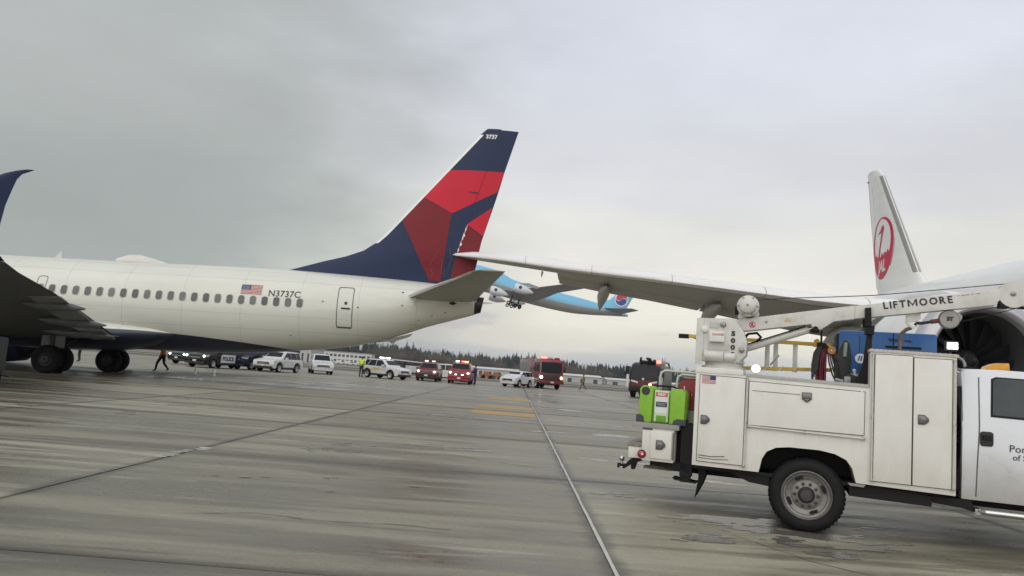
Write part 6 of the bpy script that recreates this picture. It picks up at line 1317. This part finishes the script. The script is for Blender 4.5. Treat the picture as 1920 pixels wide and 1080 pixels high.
# ------------------------------------------------------------------ people
SKIN = mat('skin', (.38, .22, .15), .55, var=.1)
def person(label, loc, heading, H=1.78, pose='stand', mats=None, group=None, extra=None):
    """mats: jacket, trousers, boots, head"""
    o = empty('person', (*loc, 0), heading, label, 'person', group); k = H / 1.78
    st = {'stand': dict(lf=(.0, .11), rf=(.0, -.11), lk=(.03, .10), rk=(.03, -.10), le=(-.03, .27), re=(-.03, -.27), lh=(.06, .27), rh=(.06, -.27), lz=.09, rz=.09, lkz=.5, rkz=.5, hz=.86, ehz=1.14),
          'walk': dict(lf=(.34, .09), rf=(-.36, -.09), lk=(.24, .10), rk=(-.06, -.10), le=(-.12, .27), re=(.08, -.26), lh=(-.02, .28), rh=(.28, -.22), lz=.09, rz=.16, lkz=.50, rkz=.48, hz=.88, ehz=1.14),
          'arms': dict(lf=(.0, .12), rf=(.02, -.10), lk=(.03, .11), rk=(.04, -.10), le=(.06, .30), re=(.06, -.30), lh=(.27, .10), rh=(.27, -.10), lz=.09, rz=.09, lkz=.5, rkz=.5, hz=1.08, ehz=1.12)}[pose]
    V = []; E = []; R = []; LBL = []
    def v(p, r, par=None, lab=0):
        V.append((p[0] * k, p[1] * k, p[2] * k)); R.append(r * k if not isinstance(r, tuple) else (r[0] * k, r[1] * k)); i = len(V) - 1; LBL.append(lab)
        if par is not None: E.append((par, i))
        return i
    pel = v((0, 0, .95), (.15, .115), None, 1); wst = v((.0, 0, 1.10), (.145, .11), pel, 0); chs = v((.0, 0, 1.32), (.17, .125), wst, 0); nk = v((.0, 0, 1.47), .075, chs, 0); hd0 = v((.02, 0, 1.56), .07, nk, 3); hd1 = v((.03, 0, 1.66), .095, hd0, 3); v((.02, 0, 1.73), .07, hd1, 3)
    for s_, f_, kn, e_, h_, fz, kz in ((1, st['lf'], st['lk'], st['le'], st['lh'], st['lz'], st['lkz']), (-1, st['rf'], st['rk'], st['re'], st['rh'], st['rz'], st['rkz'])):
        sh = v((0, s_ * .185, 1.41), .075, chs, 0); el = v((e_[0], e_[1], st['ehz']), .058, sh, 0); ha = v((h_[0], h_[1], st['hz']), .042, el, 0); v((h_[0] + .05, h_[1], st['hz'] - .06), .035, ha, 4)
        hp = v((0, s_ * .10, .88), .105, pel, 1); kn_ = v((kn[0], kn[1], kz), .075, hp, 1); an = v((f_[0] - .03, f_[1], fz), .055, kn_, 1); v((f_[0] + .13, f_[1], fz - .045), .042, an, 2)
    me = bpy.data.meshes.new('person_body'); me.from_pydata(V, E, [])
    tmp = bpy.data.objects.new('tmp', me); COL.objects.link(tmp); md = tmp.modifiers.new('skin', 'SKIN')
    for i, sv in enumerate(me.skin_vertices[0].data): sv.radius = R[i] if isinstance(R[i], tuple) else (R[i], R[i])
    me.skin_vertices[0].data[0].use_root = True
    sb = tmp.modifiers.new('sub', 'SUBSURF'); sb.levels = sb.render_levels = 2
    dg = bpy.context.evaluated_depsgraph_get(); m2 = bpy.data.meshes.new_from_object(tmp.evaluated_get(dg)); bpy.data.objects.remove(tmp)
    m2.name = 'body'; m2.materials.clear()
    for q in mats: m2.materials.append(q)
    m2.materials.append(mats[3]) if len(mats) < 5 else None
    segs = [(Vector(V[a]), Vector(V[c]), LBL[c]) for a, c in E]
    for p in m2.polygons:
        c = p.center; best = (9, 0)
        for a, q, l in segs:
            d = q - a; t = max(0, min(1, (c - a).dot(d) / d.length_squared)); dd = (c - a - d * t).length
            if dd < best[0]: best = (dd, l)
        p.material_index = best[1]
    m2.polygons.foreach_set('use_smooth', [True] * len(m2.polygons))
    body = bpy.data.objects.new('body', m2); COL.objects.link(body); body.parent = o
    if extra: extra(o, k)
    return o
PANTS = mat('dark_trousers', (.018, .018, .022), .8, var=.2); BOOT = mat('dark_boots', (.015, .014, .014), .6, var=.2); COATK = mat('dark_jacket', (.02, .021, .026), .8, var=.2)
HIVIS = mat('hi_vis_yellow', (.62, .85, .02), .7, var=.08, scale=10); ORG = mat('hi_vis_orange', (.88, .20, .035), .7, var=.08, scale=10); NAVYJ = mat('purple_navy_coat', (.05, .035, .14), .75, var=.2); TURN = mat('turnout_tan', (.14, .115, .06), .8, var=.25, scale=10)
REFL = mat('reflective_band', (.7, .72, .6), .4, var=.1); HAIR = mat('dark_hair', (.015, .012, .01), .7, var=.2)
def bandring(o, k, z, r0, r1, m, name):
    b = B(); b.loft([[(r1 * k * math.cos(a), r0 * k * math.sin(a), zz * k) for a in (2 * PI * i / 20 for i in range(20))] for zz in (z - .03, z + .03)], cap=False); return b.build(name, m, o)
def hair(o, k, m=HAIR):
    b = B(); b.sphere((.005 * k, 0, 1.69 * k), .108 * k, 14, (1.0, .88, .85)); b.build('hair', m, o)
def cap_(o, k, m):
    b = B(); b.lathe((.02 * k, 0, 1.67 * k), (0, 0, 1), [(-.01, .15 * k), (.0, .13 * k), (.02, .115 * k), (.09, .09 * k), (.125, .04 * k), (.13, .002)], 18); b.build('helmet', m, o)
def hv_extra(o, k):
    bandring(o, k, 1.06, .185, .155, mat('dark_hem', (.03, .035, .03), .8), 'jacket_hem'); hair(o, k, HAIR)
x, y = spot(692, 66.2); person('person in a bright yellow jacket standing by a white SUV', (x, y), rad(75), 1.80, 'arms', [HIVIS, PANTS, BOOT, SKIN, SKIN], extra=hv_extra)
def or_extra(o, k):
    bandring(o, k, 1.22, .20, .165, REFL, 'reflective_band'); cap_(o, k, ORG)
x, y = spot(322, 42.4); person('person in an orange vest and dark trousers walking behind the airliner', (x, y), rad(170), 1.76, 'walk', [ORG, PANTS, BOOT, SKIN, COATK], extra=or_extra)
x, y = spot(904.5, 70.6); person('person in a dark purple coat beside the bright red SUV', (x, y), rad(160), 1.84, 'arms', [NAVYJ, mat('navy_trousers', (.02, .022, .045), .8), BOOT, SKIN, SKIN], extra=lambda o, k: hair(o, k))
def ff_extra(o, k):
    bandring(o, k, 1.20, .20, .17, mat('turnout_stripe', (.55, .6, .12), .5), 'reflective_band'); bandring(o, k, 1.0, .19, .16, mat('turnout_stripe', (.55, .6, .12), .5), 'reflective_band'); cap_(o, k, mat('helmet_dark', (.05, .04, .02), .4))
x, y = spot(1106, 82.5); person('firefighter in tan turnout gear and helmet walking on the apron', (x, y), rad(178), 1.80, 'walk', [TURN, TURN, BOOT, SKIN, BOOT], extra=ff_extra)
for px_, d_, lb_, hh in ((147, 50, 'person in dark clothes seen between the jet wheels, left one', 30), (168, 49, 'person in dark clothes standing close behind the right jet wheels', 200), (246, 58, 'person in dark clothes just right of the jet wheels', 90)):
    x, y = spot(px_, d_); person(lb_, (x, y), rad(hh), 1.76, 'stand', [COATK, PANTS, BOOT, SKIN, SKIN], group='people in dark clothes behind the jet wheels', extra=lambda o, k: hair(o, k))
# ------------------------------------------------------------------ far side of the airfield
HWALL = mat('hangar_wall', (.44, .44, .42), .6, var=.12, scale=.15); HROOF = mat('hangar_roof', (.60, .60, .58), .5, var=.08, scale=.1); FDARK = mat('opening_dark', (.05, .052, .055), .5, var=.2, scale=.3)
def shed(px0, px1, d, h, label, name='hangar', cat='hangar', doors=6, wall=HWALL, z=None, depth=26, roof_h=1.0):
    x0, x1 = (px0 - 960) / 1400 * d, (px1 - 960) / 1400 * d; zz = terrain_z((x0 + x1) / 2, d) if z is None else z
    o = empty(name, ((x0 + x1) / 2, d, zz), 0, label, cat, 'low white buildings across the airfield'); w = (x1 - x0) / 2
    b = B(); b.box(-w, w, 0, depth, -1, h); o_ = b.build('wall', wall, o, smooth=0)
    b = B(); b.prism([(-.6, h - .15), (depth + .6, h - .15), (depth / 2, h + roof_h)], -w - .5, w + .5, 'x'); b.build('roof', HROOF, o, smooth=0)
    n = doors; dm = None
    for k in range(n):
        if dm is None:
            b = B(); b.box(-w / n * .32, w / n * .32, -.06, .1, .1, h * .62); dm = b.build('door', FDARK, o, smooth=0); q = dm
        else: q = dm.copy(); COL.objects.link(q)
        q.location = (-w + (2 * k + 1) * w / n, 0, 0)
    return o
shed(905, 1062, 430, 3.9, 'long low white hangar left of the shorter one, behind the fire engine', doors=9)
shed(1068, 1140, 420, 3.7, 'short low white hangar behind the walking firefighter', doors=3)
shed(845, 900, 440, 4.2, 'low white shed behind the red SUVs', doors=3)
shed(1150, 1300, 470, 3.2, 'long pale shed behind the crash tender', doors=5)
shed(575, 596, 380, 7.2, 'small white block under the airliner tail, left of the white SUV', name='service_building', cat='building', doors=2)
# two-storey white terminal block with a window row, left
d = 500; zz = terrain_z(-110, d)
tb_ = empty('terminal_block', (-107, d, zz), 0, 'white two storey block with window rows beyond the field', 'building')
b = B(); b.box(-17, 17, 0, 14, -1, 7.6); w_ = b.build('wall', mat('terminal_white', (.62, .62, .60), .5, var=.1, scale=.3), tb_, smooth=0)
b = B(); b.box(-17.5, 17.5, -.4, 14.4, 7.6, 8.0); b.build('roof', mat('roof_grey', (.3, .3, .3), .6), tb_, smooth=0)
wm = None
for r_ in range(2):
    for k in range(12):
        if wm is None: b = B(); b.box(-.85, .85, -.12, .1, 0, 1.5); wm = b.build('window', FDARK, w_, smooth=0); q = wm
        else: q = wm.copy(); COL.objects.link(q)
        q.location = (-15.2 + k * 2.76, 0, 1.4 + r_ * 3.3)
# row of parked white vans in front of it
vp = None
for k in range(9):
    xx = -134 + k * 6.2; yy = 470; zz = terrain_z(xx, yy)
    lb_ = 'tiny white van parked in the distant row by the white block'
    if vp is None:
        vp = empty('parked_van', (xx, yy, zz), 0, lb_, 'van', 'far row of white vans'); b = B(); b.prism([(-2.6, .4), (2.2, .4), (2.6, .9), (2.3, 1.3), (1.7, 2.3), (-2.6, 2.3)], -1, 1, 'y', bev=.08); b.build('body', CARW, vp)
        b = B(); b.prism([(.4, 1.4), (2.1, 1.4), (1.65, 2.1), (.4, 2.1)], -1.02, 1.02, 'y'); b.build('window', GLASS, vp)
        for wx in (-1.6, 1.6): b = B(); b.lathe((wx, -1.0, .4), (0, 1, 0), [(0, .05), (0, .4), (2.0, .4), (2.0, .05)], 12); b.build('wheel', BLACK, vp)
    else: q = copy_tree(vp); q.location = (xx + random.uniform(-.8, .8), yy, zz)
# ------------------------------------------------------------------ trees
NEEDLE = mat('conifer_needles', (.022, .032, .029), .9, var=.5, scale=.6); BARK = mat('bark', (.10, .08, .06), .9, var=.3); TWIG = mat('bare_twigs', (.135, .112, .092), .9, var=.3, scale=.5); LEAF2 = mat('shrub_mix', (.10, .092, .062), .9, var=.4, scale=.5)
def conifer_meshes(seed, h=20, w=3.4, thin=.0):
    r = random.Random(seed); b = B(); n = int(h * 1.15)
    for i in range(n):
        t = i / (n - 1); z = h * (.10 + .90 * t); R_ = w * ((1 - t) ** .8) * (1 - .45 * max(0, .18 - t) / .18) + .12; m = max(4, int(10 * (1 - t) + 4))
        for k in range(m):
            if r.random() < .16 + thin: continue
            a = 2 * PI * (k + r.random() * .9) / m; L_ = R_ * r.uniform(.62, 1.22); wd_ = .5 + .34 * L_; dz = L_ * r.uniform(.18, .48)
            ca, sa = math.cos(a), math.sin(a); p0 = (0, 0, z + .35); tip = (ca * L_, sa * L_, z - dz); sx, sy = -sa * wd_, ca * wd_; mx, my, mz = ca * L_ * .55, sa * L_ * .55, z - dz * .35
            v = [b.bm.verts.new(p) for p in (p0, (mx + sx, my + sy, mz - .25), tip, (mx - sx, my - sy, mz - .25), (mx, my, mz + .22))]
            b._f((v[0], v[1], v[4])); b._f((v[1], v[2], v[4])); b._f((v[2], v[3], v[4])); b._f((v[3], v[0], v[4]))
    b.tube([(0, 0, h * .9), (.0, .0, h * 1.03)], [.12, .01], 5)
    c = B(); c.tube([(0, 0, -1), (0, 0, h * .5), (0, 0, h * .95)], [h * .017, h * .01, .03], 7)
    return b, c
def broad_meshes(seed, h=9):
    r = random.Random(seed); b = B(); c = B()
    c.tube([(0, 0, -1), (.1, 0, h * .3), (.0, .1, h * .55)], [h * .025, h * .02, h * .012], 7); ends = []
    for k in range(9):
        a = r.uniform(0, 2 * PI); z0 = h * r.uniform(.18, .5); L_ = h * r.uniform(.3, .46); p = [(0, 0, z0), (math.cos(a) * L_ * .5, math.sin(a) * L_ * .5, z0 + L_ * .5), (math.cos(a) * L_ * .85, math.sin(a) * L_ * .85, z0 + L_ * r.uniform(.75, 1.15))]
        c.tube(p, [h * .012, h * .008, .02], 5); ends += p[1:]
    for k in range(1500):
        e = Vector(r.choice(ends)); q = e + Vector((r.gauss(0, h * .12), r.gauss(0, h * .12), r.gauss(.0, h * .11)))
        if q.z < h * .12 or q.z > h * 1.05: continue
        dv = Vector((r.gauss(0, .5), r.gauss(0, .5), r.uniform(.1, 1.0))).normalized() * r.uniform(.25, .6); sd = dv.cross(Vector((r.random(), r.random(), r.random()))).normalized() * r.uniform(.03, .10)
        b._f([b.bm.verts.new(t) for t in (q - sd, q + sd, q + dv)])
    return b, c
CON = []
for k, (h, w, th) in enumerate(((20, 4.8, 0), (22, 4.4, .05), (18, 5.2, .03), (24, 4.8, .08), (19, 4.0, .02), (21, 5.6, .1))):
    b, c = conifer_meshes(50 + k, h, w, th); CON.append((b, c, h))
protos = []
def put_tree(kind, protos_, idx, x, y, s, label, group, rz):
    pr = protos_[idx]; z = terrain_z(x, y) - .2
    if pr[1] is None:
        o = empty(kind, (x, y, z), rz, label, 'tree', group)
        pr[0][0].build('crown', pr[2], o, smooth=0); pr[0][1].build('trunk', BARK, o, smooth=0); pr[1] = o
    else:
        o = copy_tree(pr[1]); o.location = (x, y, z); o.rotation_euler = (0, 0, rz); o['label'] = label
    o.scale = (s[0], s[0], s[1]); return o
CP = [[(b, c), None, NEEDLE] for b, c, h in CON]
rt = random.Random(21)
# tree line: (picture x, picture height over the horizon) knots read along the skyline
SKY = [(540, 30), (600, 36), (660, 36), (714, 39), (728, 32), (740, 37), (754, 39), (762, 31), (775, 39), (790, 35), (800, 28), (813, 31), (828, 28), (844, 39), (856, 27), (870, 30), (886, 30), (898, 25), (914, 35), (928, 29), (941, 26), (957, 30), (973, 37), (985, 32), (1003, 37), (1018, 30), (1035, 27), (1050, 26), (1075, 36), (1086, 33), (1098, 24), (1110, 26), (1122, 25), (1132, 31), (1150, 30), (1160, 27), (1174, 32), (1200, 30), (1240, 30), (1330, 30)]
def skyh(px): return lerp_tab(SKY, px)[0]
GRPT = 'conifers along the far side of the airfield'
px = 560.0; n = 0; HS = [h for _, _, h in CON]
while px < 1330:
    for row, (dd, f) in enumerate(((640, 1.0), (690, .9))):
        if row and rt.random() < .25: continue
        d_ = dd + rt.uniform(-18, 18); x = (px + rt.uniform(-5, 5) - 960) / 1400 * d_; i = rt.randrange(6)
        top = skyh(px) * f * rt.choice((1.0, .94, .86, .7, 1.05, .62)); zt = 1.55 + top / 1400 * d_ * 1.0 - terrain_z(x, d_)
        s = max(.45, zt / HS[i])
        put_tree('pine_tree', CP, i, x, d_, (s * rt.uniform(.9, 1.25), s), 'dark conifer in the tree line beyond the airfield', GRPT, rt.uniform(0, 6.28)); n += 1
    px += rt.uniform(4.5, 8.5) if px < 980 else rt.uniform(5, 10)
px = 700.0
BP = [[broad_meshes(80 + k, 9 + k % 3), None, TWIG] for k in range(4)]
while px < 1180:
    d_ = 560 + rt.uniform(-25, 25); x = (px - 960) / 1400 * d_; i = rt.randrange(4)
    if rt.random() < .82: put_tree('bare_tree', BP, i, x, d_, (rt.uniform(1.2, 1.8), rt.uniform(1.1, 1.7) * (1.0 if px < 900 else .8)), 'leafless brown tree in front of the conifers', 'bare trees in front of the conifers', rt.uniform(0, 6.28))
    px += rt.uniform(5, 10)
px = 585.0
while px < 700:
    d_ = 585 + rt.uniform(-15, 15); x = (px - 960) / 1400 * d_
    put_tree('bare_tree', BP, rt.randrange(4), x, d_, (rt.uniform(1.0, 1.4), rt.uniform(.7, 1.0)), 'leafless brown tree in front of the conifers', 'bare trees in front of the conifers', rt.uniform(0, 6.28)); px += rt.uniform(7, 13)
# brush along the foot of the wood
r = random.Random(4); b = B()
for k in range(9000):
    x = r.uniform(-190, 190); y = r.uniform(520, 545) + (8 * math.sin(x * .05)); z = terrain_z(x, y); h = r.uniform(.6, 2.6); a = r.uniform(0, PI); w_ = r.uniform(.4, 1.1)
    b._f([b.bm.verts.new(p) for p in ((x - w_ * math.cos(a), y - w_ * math.sin(a), z), (x + w_ * math.cos(a), y + w_ * math.sin(a), z), (x + r.uniform(-.5, .5), y, z + h))])
tag(b.build('brush', LEAF2, smooth=0), 'brown brush along the foot of the wood', 'brush', kind='stuff')
# the wood behind the front rows reads as one mass
b = B(); r = random.Random(9)
for k in range(1500):
    d_ = r.uniform(735, 800); px_ = r.uniform(0, 2300) if k > 640 else r.uniform(540, 1400); x = (px_ - 960) / 1400 * d_; z = terrain_z(x, d_); h = (1.55 + skyh(px_) / 1400 * d_ - z) * r.choice((.55, .66, .78, .88)); w_ = h * r.uniform(.16, .24)
    n_ = 7; prev = None
    for i in range(7):
        t = i / 6; R_ = w_ * (1 - t) ** .85 * (1.15 if i % 2 else .85) + .05; ring = [b.bm.verts.new((x + R_ * math.cos(a + i) * r.uniform(.75, 1.2), d_ + R_ * math.sin(a + i), z + h * (.05 + .95 * t))) for a in (2 * PI * q / n_ for q in range(n_))]
        if prev:
            for q in range(n_): b._f((prev[q], prev[(q + 1) % n_], ring[(q + 1) % n_], ring[q]))
        prev = ring
tag(b.build('far_wood', NEEDLE, smooth=0), 'dark conifer wood behind the front rows of trees', 'wood', kind='stuff')
# ------------------------------------------------------------------ damp air over the airfield
HZ = bpy.data.materials.new('damp_air'); HZ.use_nodes = True; t_ = HZ.node_tree; t_.nodes.clear()
pv = t_.nodes.new('ShaderNodeVolumePrincipled'); pv.inputs['Color'].default_value = (.80, .86, .95, 1); pv.inputs['Density'].default_value = .00016; pv.inputs['Anisotropy'].default_value = .2
ou = t_.nodes.new('ShaderNodeOutputMaterial'); t_.links.new(pv.outputs[0], ou.inputs['Volume'])

b = B(); b.box(-9200, 9200, -450, 9200, -4, 60); hz = b.build('haze', HZ, smooth=0); tag(hz, kind='stuff')

# ------------------------------------------------------------------ keep every tree of parts to thing > part > sub-part
def chain(o):
    c = [o]
    while c[-1].parent is not None: c.append(c[-1].parent)
    return c[::-1]
def wm(c):
    m = Matrix.Identity(4)
    for q in c: m = m @ q.matrix_basis
    return m
for o in list(S.objects):
    c = chain(o)
    if len(c) > 3:
        m = wm(c[:2]).inverted() @ wm(c); o.parent = c[1]; o.matrix_basis = m
